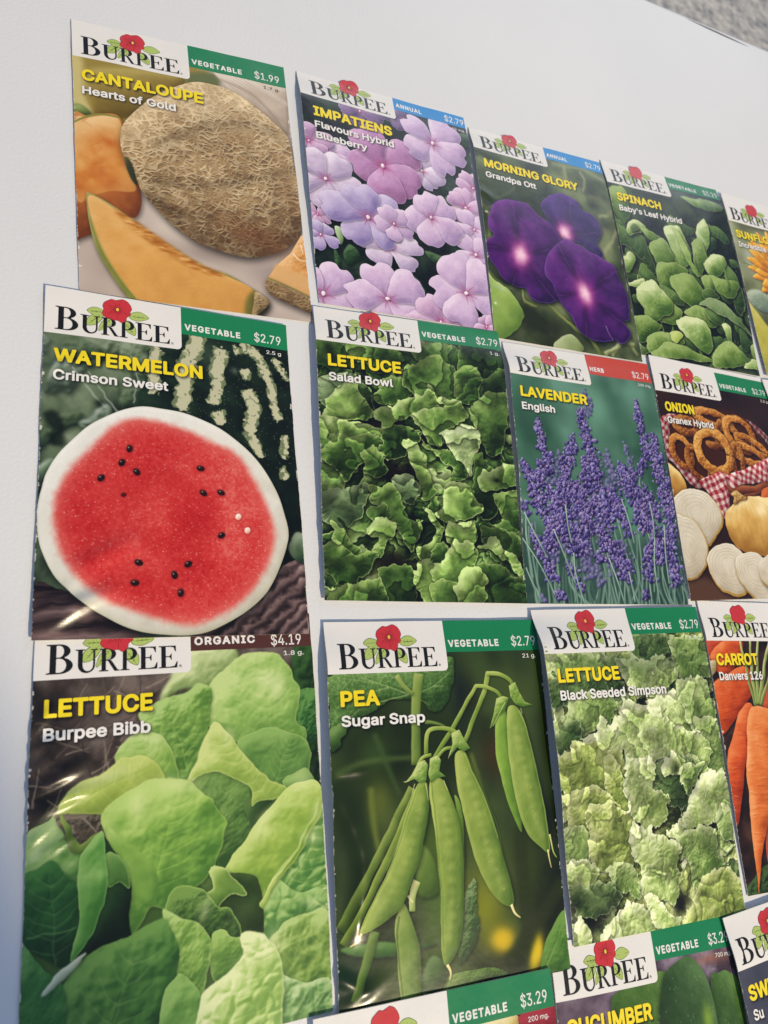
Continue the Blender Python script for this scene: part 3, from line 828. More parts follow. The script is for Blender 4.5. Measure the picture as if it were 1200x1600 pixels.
    A.leaf(pairs([515, 586, 554, 525, 565, 470, 595, 426, 618, 399, 654, 431, 693, 492, 731, 543, 790, 592, 861, 634, 818, 666, 756, 670, 731, 685, 720, 617, 660, 573, 592, 564]), '7aa03e', '9abc56', 'c3da86', dome=30, bump=.25, bcell=50, rim=.5, rimc='d9e89a', rib=pairs([787, 663, 620, 419]), soft=.7, vk=.22, vcol='b9d28a', vw=4)
    A.leaf(pairs([995, 669, 1002, 803, 997, 1010, 934, 1022, 873, 1002, 814, 979, 837, 907, 914, 828, 952, 730]), '3f7a34', '6da04c', 'a4cb84', dome=40, bump=.3, blister=.5, bcell=64, gain=1.1, rib=pairs([844, 979, 995, 745]), soft=.7, vk=.22, vcol='b9d28a', vw=4)
    A.leaf(pairs([805, 955, 883, 1004, 997, 1001, 994, 1104, 848, 1094, 768, 1122, 732, 1064, 763, 992]), '376e30', '629846', '9dc878', dome=40, bump=.3, blister=.5, bcell=56, gain=1.1)
    A.leaf(pairs([631, 897, 666, 854, 701, 815, 752, 768, 789, 737, 827, 686, 860, 653, 915, 632, 969, 632, 997, 688, 977, 762, 925, 829, 836, 925, 774, 985, 732, 1047, 715, 975, 678, 917]),
           '6d9a34', '92b94a', 'b7d576', dome=46, bump=.35, bcell=60, rim=.4, rimc='d2e496', veins=[pairs([732, 1039, 795, 954, 880, 869, 954, 778, 986, 706])], vcol='b5d37c', vw=12, vein_amp=-.6)
    A.leaf(pairs([556, 915, 650, 904, 726, 942, 747, 1050, 740, 1108, 673, 1120, 665, 1060, 592, 997]), '1c3313', '304c20', '4d6f34')
    A.stroke(pairs([742, 1032, 784, 969, 847, 909, 914, 828]), [22, 16, 10, 3], 0, '7aa03e', 'a3c462', 'c9de90', shadow=.2)
    # main front leaf
    A.leaf(pairs([225, 676, 237, 643, 271, 618, 315, 593, 368, 575, 431, 571, 496, 584, 543, 617, 561, 640, 580, 651, 598, 685, 634, 734, 617, 776, 619, 812, 595, 852, 556, 902, 501, 931, 456, 948, 430, 979, 377, 960, 352, 1012, 319, 1057, 303, 979, 308, 891, 284, 805, 251, 734]),
           '457a2c', '7aae46', 'a9d06c', dome=75, bump=.38, bcell=62, rim=.35, rimc='c1dc86', gain=.9, vcol='94c060', vw=4, rib=pairs([386, 961, 477, 589]), soft=.7, vk=.22)
    A.leaf(pairs([242, 699, 290, 739, 351, 790, 395, 847, 403, 907, 377, 960, 326, 910, 291, 823]), '4f8432', '7fb04a', 'a6cf6c', dome=24, shadow=.2, soft=3)
    A.leaf(pairs([583, 889, 602, 873, 641, 892, 650, 921, 682, 970, 676, 990, 629, 974, 596, 1008, 578, 999, 560, 962, 588, 941]), '3f6a26', '79a346', 'b4d27c', dome=16, rim=.7, rimc='c3dc90')
    # dark heart
    A.leaf(pairs([222, 730, 273, 787, 291, 839, 309, 907, 305, 987, 327, 1063, 236, 1046, 165, 1102, 169, 964, 224, 878]), '0c1c0c', '19331a', '2b5024')
    A.leaf(pairs([221, 796, 248, 775, 278, 792, 301, 841, 304, 894, 274, 869, 249, 877, 236, 847]), '2f5a22', '4f8238', '7aac58', dome=16, rim=.6, rimc='94bf6c')
    A.leaf(pairs([7, 827, 45, 802, 84, 787, 143, 864, 169, 948, 155, 1039, 118, 1100, 62, 1052, 10, 989]), '17391d', '275b2a', '3f7f3a', dome=60, bump=.3, bcell=70, rib=pairs([87, 1086, 76, 798]), soft=.7, vk=.22, vcol='b9d28a', vw=4)
    A.line(pairs([10, 989, 75, 986, 154, 980]), 6, 4, '5f9250', .7, 2)
    A.leaf(pairs([137, 1077, 150, 999, 164, 923, 151, 801, 189, 742, 226, 718, 225, 796, 231, 895, 202, 993]), '3a7a2e', '589a40', '86bd62', dome=30, bump=.25, bcell=60, rim=.4, rimc='a6d082')
    # ruffled middle leaves
    A.leaf(pairs([430, 1001, 443, 954, 474, 931, 519, 930, 555, 957, 587, 1008, 638, 1022, 666, 1077, 665, 1127, 599, 1106, 535, 1086, 465, 1040]), '1d3a16', '40682c', '6d9a46', dome=30, bump=.5, rim=.8, rimc='9cc468')
    A.leaf(pairs([584, 1149, 588, 1104, 617, 1089, 649, 1116, 692, 1116, 709, 1169, 642, 1213, 597, 1212]), '3c6a2c', '66963e', '94bf62', dome=26, bump=.4, rim=.5, rimc='a8ce7a')
    A.leaf(pairs([416, 991, 447, 1013, 500, 1039, 553, 1081, 572, 1142, 556, 1220, 546, 1265, 481, 1204, 451, 1111]), '4b7c30', '78a848', 'a2ca74', dome=36, bump=.6, bcell=36, rim=.5, rimc='b8d68c', rib=pairs([542, 1257, 456, 1022]), soft=.7, vk=.22, vcol='b9d28a', vw=4)
    A.leaf(pairs([777, 1145, 808, 1112, 849, 1085, 910, 1084, 998, 1095, 998, 1317, 888, 1302, 812, 1248, 785, 1193]), '456f2c', '77a045', 'a5c878', dome=50, bump=.7, bcell=56, rim=.3, rimc='bcd792', rib=pairs([785, 1184, 990, 1138]), soft=.7, vk=.22, vcol='b9d28a', vw=4)
    A.leaf(pairs([791, 1277, 888, 1306, 998, 1319, 987, 1605, 779, 1554]), '42733a', '78a862', 'b0d09a', dome=40, bump=.9, bcell=50)
    A.leaf(pairs([127, 1393, 119, 1182, 150, 1121, 196, 1085, 253, 1065, 319, 1057, 412, 1015, 455, 1095, 457, 1175, 429, 1264, 412, 1463]), '1e4a20', '3c7430', '669a48', dome=70, bump=.5, bcell=70, rib=pairs([243, 1422, 352, 1068]), soft=.7, vk=.22, vcol='b9d28a', vw=4)
    A.leaf(pairs([7, 1015, 48, 1079, 96, 1133, 124, 1183, 131, 1394, 15, 1365, 3, 1085]), '1f5226', '377536', '5e9c50', dome=50, bump=.3)
    A.leaf(pairs([62, 1147, 95, 1118, 149, 1085, 182, 1073, 134, 1118, 96, 1140]), '7d9280', 'a5b8a6', 'c3d2c0', dome=8, soft=2)
    A.leaf(pairs([412, 1463, 425, 1247, 455, 1207, 481, 1188, 533, 1247, 550, 1306, 539, 1495]), '3d722c', '609842', '88ba60', dome=40, bump=.4, bcell=50, rim=.4, rimc='9cc878')
    A.leaf(pairs([526, 1491, 546, 1273, 587, 1230, 642, 1215, 690, 1174, 673, 1116, 709, 1098, 763, 1125, 799, 1195, 811, 1273, 802, 1353, 770, 1552]),
           '6f9f44', '9dc668', 'd3e6b0', dome=50, bump=.3, blister=.5, bcell=60, gain=1.05, rim=.6, rimc='dcebbc', rib=pairs([599, 1510, 749, 1127]), soft=.7, vk=.22, vcol='b9d28a', vw=4)
    for x, y, a, b, an in ((560,640,120,36,.2), (420,700,50,60,0), (920,190,90,50,.3), (960,230,40,60,0), (1040,640,60,50,-.8), (880,820,50,110,.7), (880,1280,50,80,.4), (800,1350,60,30,0), (1060,880,60,30,.2), (1040,1150,70,30,.3), (480,460,60,24,.2), (330,600,90,24,-.2), (90,880,40,40,0), (760,440,26,50,.3), (1090,760,26,60,.2), (640,1150,26,60,.3)):
        q = Zb(x, y)
        A.glow(q[0], q[1], a, b, 'e4f0c4', .34, 1, an)
    A.warp(((220, 16), (70, 8), (26, 3)))
    A.grade(.92, .84, (1.03, 1.0, .95))
    return A

def art_pea():
    A = Art(.72, 41)
    A.fill(['182410', '25341a', '35482a', '455a32'], 260, 1.2, 3)
    pts = pairs([627, 308, 724, 553, 578, 306, 685, 1242, 843, 1311, 623, 1122, 398, 861, 174, 517, 185, 700, 828, 1002, 71, 736, 25, 1291, 418, 1096, 994, 506, 688, 225])
    cols = ['2a2e1e', '43381f', '1d2a2a', 'd0b820', 'd8c420', '808c20', '48652a', '36522a', '5b702e', '38491c', '25361c', '1f3a2a', '4c6c30', '26351c', '3e5630']
    szs = [(90, 150), (110, 130), (60, 160), (80, 70), (46, 90), (140, 200), (120, 160), (120, 110), (90, 150), (120, 230), (100, 200), (120, 140), (100, 200), (80, 300), (70, 120)]
    for (x, y), c, (rx, ry) in zip(pts, cols, szs):
        A.glow(x, y, rx, ry, c, .9)
    for z in (pairs([818, 853, 807, 1097, 818, 1242, 828, 1403]), pairs([677, 1362, 779, 1274, 845, 1226, 1004, 1072])):
        A.line(z, 60, 60, '2c3a16', .8, 10)
    A.glow(*pairs([842, 1320])[0], 34, 80, 'dcc822', .9, 1.5, .35)
    A.glow(*pairs([691, 1248])[0], 60, 50, 'd6bc22', .8, 1.5)
    for z, c in ((pairs([19, 583, 140, 544, 341, 538]), '506a3c'), (pairs([179, 440, 227, 560, 274, 678]), '3f5c34'), (pairs([156, 641, 167, 838, 206, 934]), '6c8038'), (pairs([601, 545, 636, 678, 650, 788]), '66783c')):
        A.line(z, 26, 16, c, .8, 7)
    # big veined leaf behind the title
    lv = pairs([6, 216, 161, 211, 371, 199, 553, 151, 563, 221, 529, 304, 494, 350, 445, 365, 418, 331, 361, 313, 280, 310, 173, 360, 71, 424, 42, 470, 12, 493, 2, 352])
    V = [pairs([351, 297, 215, 251, 38, 225]), pairs([351, 297, 276, 217]), pairs([356, 297, 460, 270, 552, 210]), pairs([351, 297, 152, 339, 28, 431]), pairs([362, 303, 441, 342]), pairs([260, 265, 156, 289, 79, 286]), pairs([193, 245, 138, 223]), pairs([460, 270, 508, 272])]
    A.leaf(lv, '2c4a26', '4b733f', '6f9860', dome=30, bump=.35, bcell=30, veins=V, vcol='8fae78', vw=5, ruffle=2, rcell=30, shadow=.5, net=22)
    A.leaf(pairs([-1, 429, 51, 393, 68, 433, 46, 451, 43, 475, 12, 495]), '2f4d28', '4d7440', '739a60', ruffle=2, rcell=24)
    A.stroke(pairs([400, 216, 383, 299, 371, 390, 353, 568]), 44, 40, '4c6a32', '7a9850', '9ab46e', soft=2)
    A.stroke(pairs([299, 218, 330, 266, 368, 298]), 24, 16, '5c7c3e', '86a45c', 'aac37e', soft=1)
    A.stroke(pairs([410, 412, 469, 420, 514, 448]), 16, 8, '4c6a32', '6c8a48', '8ca862', soft=2)
    # stalks on the left
    A.stroke(pairs([327, 654, 234, 798, 139, 935, 13, 1128]), 34, 40, '3c5626', '637f3c', '88a35a')
    A.stroke(pairs([348, 665, 267, 810, 149, 1000, 22, 1177]), 30, 34, '46602c', '71903f', '98b262')
    A.leaf(pairs([12, 1189, 165, 1182, 324, 1212, 412, 1215, 279, 1242, 112, 1228]), '294d26', '42703a', '679458', soft=3)
    A.stroke(pairs([156, 1145, 116, 1255, 63, 1374]), 40, 36, '3c5a2a', '587a3c', '7a9a56', soft=2)
    A.leaf(pairs([342, 855, 405, 918, 421, 1032, 353, 1052, 323, 1002]), '3f5f28', '5b7d38', '799a52', soft=5)
    # leaves low down
    A.leaf(pairs([860, 1393, 880, 1307, 918, 1246, 998, 1179, 1018, 1269, 1003, 1400, 926, 1398]), '2c5526', '487a34', '6c9c50', dome=40, bump=.3, veins=[pairs([872, 1390, 938, 1296, 987, 1207])], vcol='84ac64', vw=5)
    A.leaf(pairs([490, 1307, 527, 1175, 545, 1065, 584, 1011, 586, 1117, 585, 1201, 555, 1271]), '2c4a2a', '486b40', '7f9c74', bump=.8, bcell=16, ruffle=2)
    A.leaf(pairs([338, 1375, 427, 1343, 540, 1337, 655, 1342, 711, 1372, 606, 1379, 492, 1398, 380, 1408]), '2f4d26', '4f7538', '7a9c5c', bump=.5, bcell=20, veins=[pairs([338, 1379, 493, 1358, 700, 1365])], vcol='92b074')
    A.leaf(pairs([328, 1355, 387, 1257, 450, 1329, 392, 1392]), '2a4426', '41623a', '64865a', soft=3)
    def bulges(q):
        q = catmull(q, closed=False, n=3)
        for i, (x, y) in enumerate(q):
            A.glow(x-6, y-6, 26, 24, 'b2c882', .30)
            A.glow(x+14, y+16, 22, 14, '56783a', .22)
        for _ in range(14):
            x, y = q[A.rng.integers(len(q))]+A.rng.normal(0, 14, 2)
            A.glow(x, y, 3, 3, ['cbd8a4', '6a7c44'][A.rng.integers(2)], .5)
    # upper pair of pods
    pod = dict(dome=26, gain=.75, bump=.12, bcell=46, sdist=12, shadow=.5, light=(-.8, -.35), var=.1)
    A.leaf(pairs([747, 387, 790, 377, 799, 516, 815, 702, 823, 863, 785, 800, 744, 656, 726, 532]), '46702a', '6f9c40', '96bf5e', **pod)
    A.leaf(pairs([804, 374, 861, 382, 895, 480, 914, 586, 933, 701, 952, 826, 954, 947, 907, 930, 848, 874, 811, 772, 796, 640, 791, 505]), '4a6c2c', '789a4a', 'a3bd70', **pod)
    bulges(pairs([837, 466, 855, 582, 874, 697, 894, 810, 924, 893]))
    A.line(pairs([861, 387, 897, 490, 933, 701, 952, 876, 954, 947]), 5, 3, 'b5d684', .7, 1)
    A.stroke(pairs([945, 941, 948, 976, 954, 1014]), 9, 4, 'a8b070', 'd5d9a4', 'f0f0cc'); A.stroke(pairs([961, 887, 971, 949, 988, 980]), 9, 4, '86a050', 'b9cc88', 'e0e6b8')
    # stems
    st = dict(dome=5, sdist=5, shadow=.4)
    for z, a, b in ((pairs([657, 272, 591, 359, 513, 458, 433, 554]), 17, 20), (pairs([724, 224, 687, 311, 628, 413, 579, 498]), 22, 20), (pairs([716, 226, 770, 230, 819, 256, 844, 295]), 17, 18),
                    (pairs([654, 273, 707, 277, 755, 300, 779, 330]), 15, 16), (pairs([400, 532, 406, 482, 425, 445, 479, 438, 526, 449, 554, 473]), 18, 17), (pairs([444, 555, 483, 522, 519, 514]), 13, 13), (pairs([362, 569, 387, 541, 423, 535]), 15, 13)):
        A.stroke(z, a, b, '55752f', '86a650', 'b4cc80', **st)
    cal = dict(dome=14, shadow=.35, sdist=6, bump=.4, bcell=14, smooth=False)
    A.leaf(pairs([815, 283, 850, 268, 870, 312, 895, 351, 933, 366, 882, 372, 844, 362, 822, 332]), '4f7a32', '7ea552', 'b2cd88', **cal)
    A.leaf(pairs([751, 329, 785, 320, 813, 332, 789, 384, 757, 404, 725, 441, 705, 450, 730, 397]), '4f7a32', '7ea552', 'b2cd88', **cal)
    A.line(pairs([794, 347, 763, 388, 725, 439]), 4, 3, 'd3e2ae', .7); A.line(pairs([869, 377, 875, 402]), 4, 3, 'd3e2ae', .7)
    # lower trio
    A.leaf(pairs([271, 1060, 298, 1118, 325, 1194, 336, 1258, 329, 1395, 252, 1395, 239, 1236, 239, 1120]), '46642c', '6f9248', '97b068', **pod)
    A.line(pairs([253, 1104, 243, 1210, 257, 1389]), 7, 7, '3c5a24', .6, 2)
    A.stroke(pairs([329, 989, 310, 1028, 302, 1091]), 30, 22, '7c9a5a', 'a8bf82', 'd0dcb0', shadow=.2); A.line(pairs([288, 1035, 309, 1060]), 8, 5, 'dde3c0', .9)
    A.leaf(pairs([514, 698, 540, 739, 548, 856, 540, 970, 526, 835]), '4a7428', '6c983e', '8fb85c', **pod)
    A.leaf(pairs([529, 542, 572, 535, 601, 605, 636, 678, 681, 781, 709, 882, 731, 977, 753, 1119, 713, 1123, 667, 1087, 614, 997, 576, 878, 547, 759, 525, 640]), '4c7030', '7c9c4a', 'a8c070', **pod)
    bulges(pairs([575, 623, 611, 745, 644, 856, 677, 966, 711, 1066]))
    A.line(pairs([577, 543, 637, 668, 687, 781, 713, 872, 753, 1119]), 6, 4, '567f30', .6, 1.5); A.line(pairs([570, 543, 625, 667, 675, 780, 703, 881]), 3, 3, 'bfdc8e', .6, 1)
    A.stroke(pairs([740, 1125, 755, 1157, 782, 1180]), 12, 5, 'a8b070', 'd5d9a4', 'f0f0cc')
    A.leaf(pairs([356, 639, 396, 644, 399, 713, 379, 802, 344, 912, 300, 1009, 259, 1077, 210, 1112, 156, 1136, 97, 1147, 98, 1114, 148, 1041, 217, 935, 272, 811, 320, 701]), '4c7030', '7d9e4b', 'aac274', **pod)
    bulges(pairs([372, 706, 338, 817, 288, 924, 224, 1018, 158, 1101]))
    A.line(pairs([356, 646, 319, 720, 271, 829, 217, 944, 148, 1046, 101, 1119]), 5, 4, '5c8634', .6, 1.5); A.line(pairs([348, 655, 312, 724, 263, 829, 206, 943]), 3, 3, 'bfdc8e', .5, 1)
    A.stroke(pairs([100, 1144, 82, 1171, 51, 1185]), 12, 5, 'a8b070', 'd5d9a4', 'f0f0cc')
    A.leaf(pairs([412, 636, 463, 630, 496, 696, 522, 776, 537, 874, 540, 1008, 529, 1138, 502, 1245, 449, 1303, 427, 1271, 426, 1152, 426, 995, 417, 843, 405, 718]), '4a6e2e', '7b9c4a', 'a8c070', **pod)
    bulges(pairs([454, 712, 474, 830, 482, 964, 480, 1095, 459, 1212]))
    A.line(pairs([418, 651, 423, 825, 431, 996, 433, 1153, 433, 1263]), 5, 4, '567f30', .6, 1.5); A.line(pairs([412, 660, 416, 824, 423, 995, 425, 1152]), 3, 3, 'bfdc8e', .5, 1)
    A.stroke(pairs([446, 1301, 461, 1330, 454, 1355]), 11, 5, 'a8b070', 'd5d9a4', 'f0f0cc')
    for z in (pairs([363, 559, 392, 551, 405, 572, 393, 635, 362, 639, 340, 621, 298, 634, 327, 605]), pairs([416, 548, 452, 540, 465, 561, 454, 600, 483, 622, 444, 624, 415, 646, 404, 611]), pairs([519, 459, 556, 448, 580, 493, 603, 525, 568, 535, 541, 516, 498, 553, 521, 499])):
        A.leaf(z, '547f38', '86ab5c', 'b8d192', **cal)
    for z in (pairs([339, 640, 325, 678]), pairs([390, 644, 399, 708]), pairs([472, 636, 483, 676]), pairs([294, 630, 317, 626]), pairs([512, 524, 497, 556])):
        A.line(z, 4, 2, 'd5dfb2', .8, .5)
    A.warp(((200, 8), (60, 3)))
    A.grade(1.0, .9, (1.05, 1.0, .9))
    return A
ART['bibb'] = art_bibb()
ART['pea'] = art_pea()


def art_salad():
    A = Art(.64, 51)
    A.expand = 12
    frilly(A, 230, 3, ((110, 80), (44, 30), (18, 9)), [('0b120a', '1d2e16', '43602c', '6f9048', 'a3bb72'), ('0e1610', '22351a', '4c6a34', '7c9a54', 'aabf7c'), ('0c130a', '1a2a14', '385226', '5f8040', '8fab62')], rimk=.75)
    for z, c, rx, ry in ((pairs([376, 820])[0], '1f1510', 190, 70), (pairs([325, 1246])[0], '22170f', 170, 90), (pairs([261, 578])[0], '2a1d16', 90, 30)):
        A.glow(z[0], z[1], rx, ry, c, .9)
    D = ('1c3014', '3a5626', '5f7d3e'); M = ('2f4a1e', '5d7d3c', '8ba45c'); L = ('4c6a30', '86a355', 'b5c885'); Pp = ('66794a', '9fb07a', 'c8d2a8'); G = ('3a4d30', '6b7f58', '95a67e')
    def lf(z, c, bump=.5, **k):
        k.setdefault('rim', .8); k.setdefault('rimc', 'bccb8c'); k.setdefault('vk', .35); k.setdefault('soft', .5)
        A.leaf(z, *c, ruffle=5, rcell=36, dome=22, bump=bump*.4, bcell=34, sdist=15, shadow=.75, gain=.9, grad=.6, frill=(40, 8, 18), edge=.8, alpha=.97, var=.22, **k)
    A.glow(*pairs([376, 825])[0], 170, 50, '1b130e', .85); A.glow(*pairs([326, 1237])[0], 150, 70, '1b130e', .8)
    lf(pairs([15, 201, 156, 171, 289, 174, 376, 247, 279, 312, 148, 308, 38, 361, -8, 295]), D, rim=.2)
    lf(pairs([155, 182, 363, 163, 429, 240, 372, 301, 231, 266]), M, rim=.2, soft=2)
    lf(pairs([514, 142, 671, 108, 764, 153, 745, 211, 610, 250, 504, 231]), M, soft=1.5)
    lf(pairs([758, 119, 923, 84, 1026, 153, 991, 247, 872, 284, 784, 261]), D)
    lf(pairs([895, 281, 1017, 222, 1034, 373, 949, 404, 861, 371]), D)
    lf(pairs([7, 394, 96, 354, 234, 369, 279, 456, 196, 504, 59, 518, 4, 483]), G)
    lf(pairs([327, 348, 420, 358, 467, 415, 359, 468, 289, 455]), M)
    lf(pairs([431, 346, 491, 265, 591, 225, 680, 209, 738, 278, 822, 322, 836, 395, 742, 448, 656, 436, 568, 466, 467, 415]), M, veins=[pairs([507, 431, 603, 315, 655, 234])], vcol='9cb06e')
    lf(pairs([716, 280, 809, 237, 858, 307, 801, 410, 724, 408]), M)
    lf(pairs([213, 392, 272, 416, 281, 506, 226, 501]), D)
    lf(pairs([835, 406, 930, 363, 1000, 366, 1001, 504, 949, 646, 851, 670, 826, 586, 793, 485]), M, veins=[pairs([852, 655, 901, 516, 951, 383])], vcol='8ea862')
    lf(pairs([42, 480, 122, 422, 173, 402, 200, 444, 246, 510, 285, 516, 214, 543, 106, 558, 38, 578, 49, 528]), L)
    lf(pairs([10, 580, 104, 592, 221, 591, 299, 614, 325, 670, 227, 644, 120, 663, 71, 691, 6, 676]), L)
    lf(pairs([7, 647, 81, 671, 88, 746, 12, 779]), M)
    lf(pairs([13, 751, 71, 691, 129, 667, 227, 649, 314, 681, 302, 730, 232, 736, 161, 807, 113, 838, 57, 823]), M)
    lf(pairs([310, 593, 381, 586, 452, 600, 474, 638, 422, 721, 350, 760, 302, 721, 316, 661]), D, rim=1.0)
    lf(pairs([283, 546, 295, 515, 369, 472, 443, 448, 509, 410, 558, 342, 568, 404, 598, 484, 501, 504, 417, 512, 342, 570, 304, 601]), L)
    lf(pairs([482, 607, 530, 653, 580, 678, 653, 692, 700, 768, 712, 816, 640, 846, 605, 834, 626, 764, 567, 709, 507, 684]), M, rim=.9)
    lf(pairs([474, 517, 544, 489, 632, 460, 607, 441, 680, 418, 743, 437, 750, 531, 688, 547, 627, 624, 573, 644, 513, 614, 485, 577]), L)
    lf(pairs([608, 606, 642, 582, 731, 555, 807, 577, 782, 691, 740, 799, 711, 767, 684, 700, 656, 662, 627, 624]), Pp, 1.0)
    lf(pairs([202, 757, 253, 720, 295, 759, 312, 811, 257, 828, 210, 808]), M)
    lf(pairs([441, 670, 486, 696, 522, 762, 524, 810, 547, 876, 512, 907, 475, 842, 450, 767]), L)
    lf(pairs([779, 722, 865, 745, 896, 882, 821, 984, 763, 910]), D)
    lf(pairs([814, 819, 841, 767, 909, 751, 930, 709, 997, 733, 1001, 804, 900, 842, 832, 862]), L)
    A.glow(*pairs([888, 798])[0], 30, 24, '141a0c', .9)
    lf(pairs([8, 925, 101, 908, 206, 897, 184, 972, 153, 1037, 76, 1085, 12, 1053]), G)
    lf(pairs([354, 850, 395, 829, 454, 863, 470, 928, 427, 968, 371, 915]), G)
    lf(pairs([225, 887, 283, 902, 342, 889, 388, 961, 405, 1016, 474, 1031, 435, 1106, 417, 1157, 361, 1100, 307, 1011, 241, 969, 214, 924]), M)
    lf(pairs([220, 1006, 279, 985, 315, 1038, 265, 1077]), D)
    lf(pairs([198, 1089, 238, 1042, 305, 1057, 343, 1083, 282, 1140, 260, 1203, 232, 1195, 254, 1123]), L)
    lf(pairs([40, 1095, 94, 1085, 149, 1153, 204, 1187, 146, 1224, 73, 1200]), M)
    lf(pairs([502, 983, 536, 1000, 543, 1093, 517, 1181, 475, 1192, 443, 1143, 490, 1095]), L)
    lf(pairs([618, 871, 714, 855, 773, 919, 797, 949, 737, 970, 650, 994, 606, 1034, 578, 998, 623, 938]), L)
    lf(pairs([593, 1076, 648, 1032, 733, 1018, 750, 1074, 725, 1122, 661, 1134, 600, 1127]), L)
    lf(pairs([861, 904, 943, 869, 1008, 854, 1001, 1032, 925, 1056, 837, 1060, 910, 979]), M)
    lf(pairs([785, 1034, 847, 1060, 923, 1075, 997, 1119, 991, 1282, 868, 1201, 788, 1129]), D)
    lf(pairs([770, 1153, 843, 1117, 915, 1161, 974, 1235, 995, 1301, 910, 1214, 838, 1169]), L)
    lf(pairs([758, 1242, 863, 1248, 988, 1310, 997, 1413, 765, 1416]), D)
    lf(pairs([18, 1185, 93, 1155, 157, 1197, 232, 1204, 172, 1285, 88, 1321, 15, 1289]), M)
    lf(pairs([257, 1283, 393, 1253, 434, 1314, 404, 1421, 270, 1423]), D)
    lf(pairs([21, 1375, 105, 1347, 218, 1319, 261, 1405, 30, 1413]), M)
    lf(pairs([448, 1233, 534, 1203, 544, 1294, 508, 1406, 474, 1385, 449, 1305]), L)
    lf(pairs([537, 1157, 589, 1142, 617, 1182, 574, 1220, 544, 1212]), D, rim=1.0)
    lf(pairs([546, 1262, 585, 1202, 640, 1144, 724, 1132, 742, 1206, 703, 1271, 629, 1301, 569, 1293]), L)
    lf(pairs([527, 1321, 629, 1310, 642, 1409, 532, 1410]), M)
    lf(pairs([629, 1310, 693, 1272, 777, 1258, 791, 1324, 756, 1394, 683, 1408, 644, 1391]), L)
    A.warp(((140, 26), (60, 15), (24, 6), (11, 2)))
    A.crumple(260, 3, ((120, 80), (46, 26), (18, 7)), .55, .4)
    A.grade(1.05, .86, (.98, 1.0, .97))
    return A

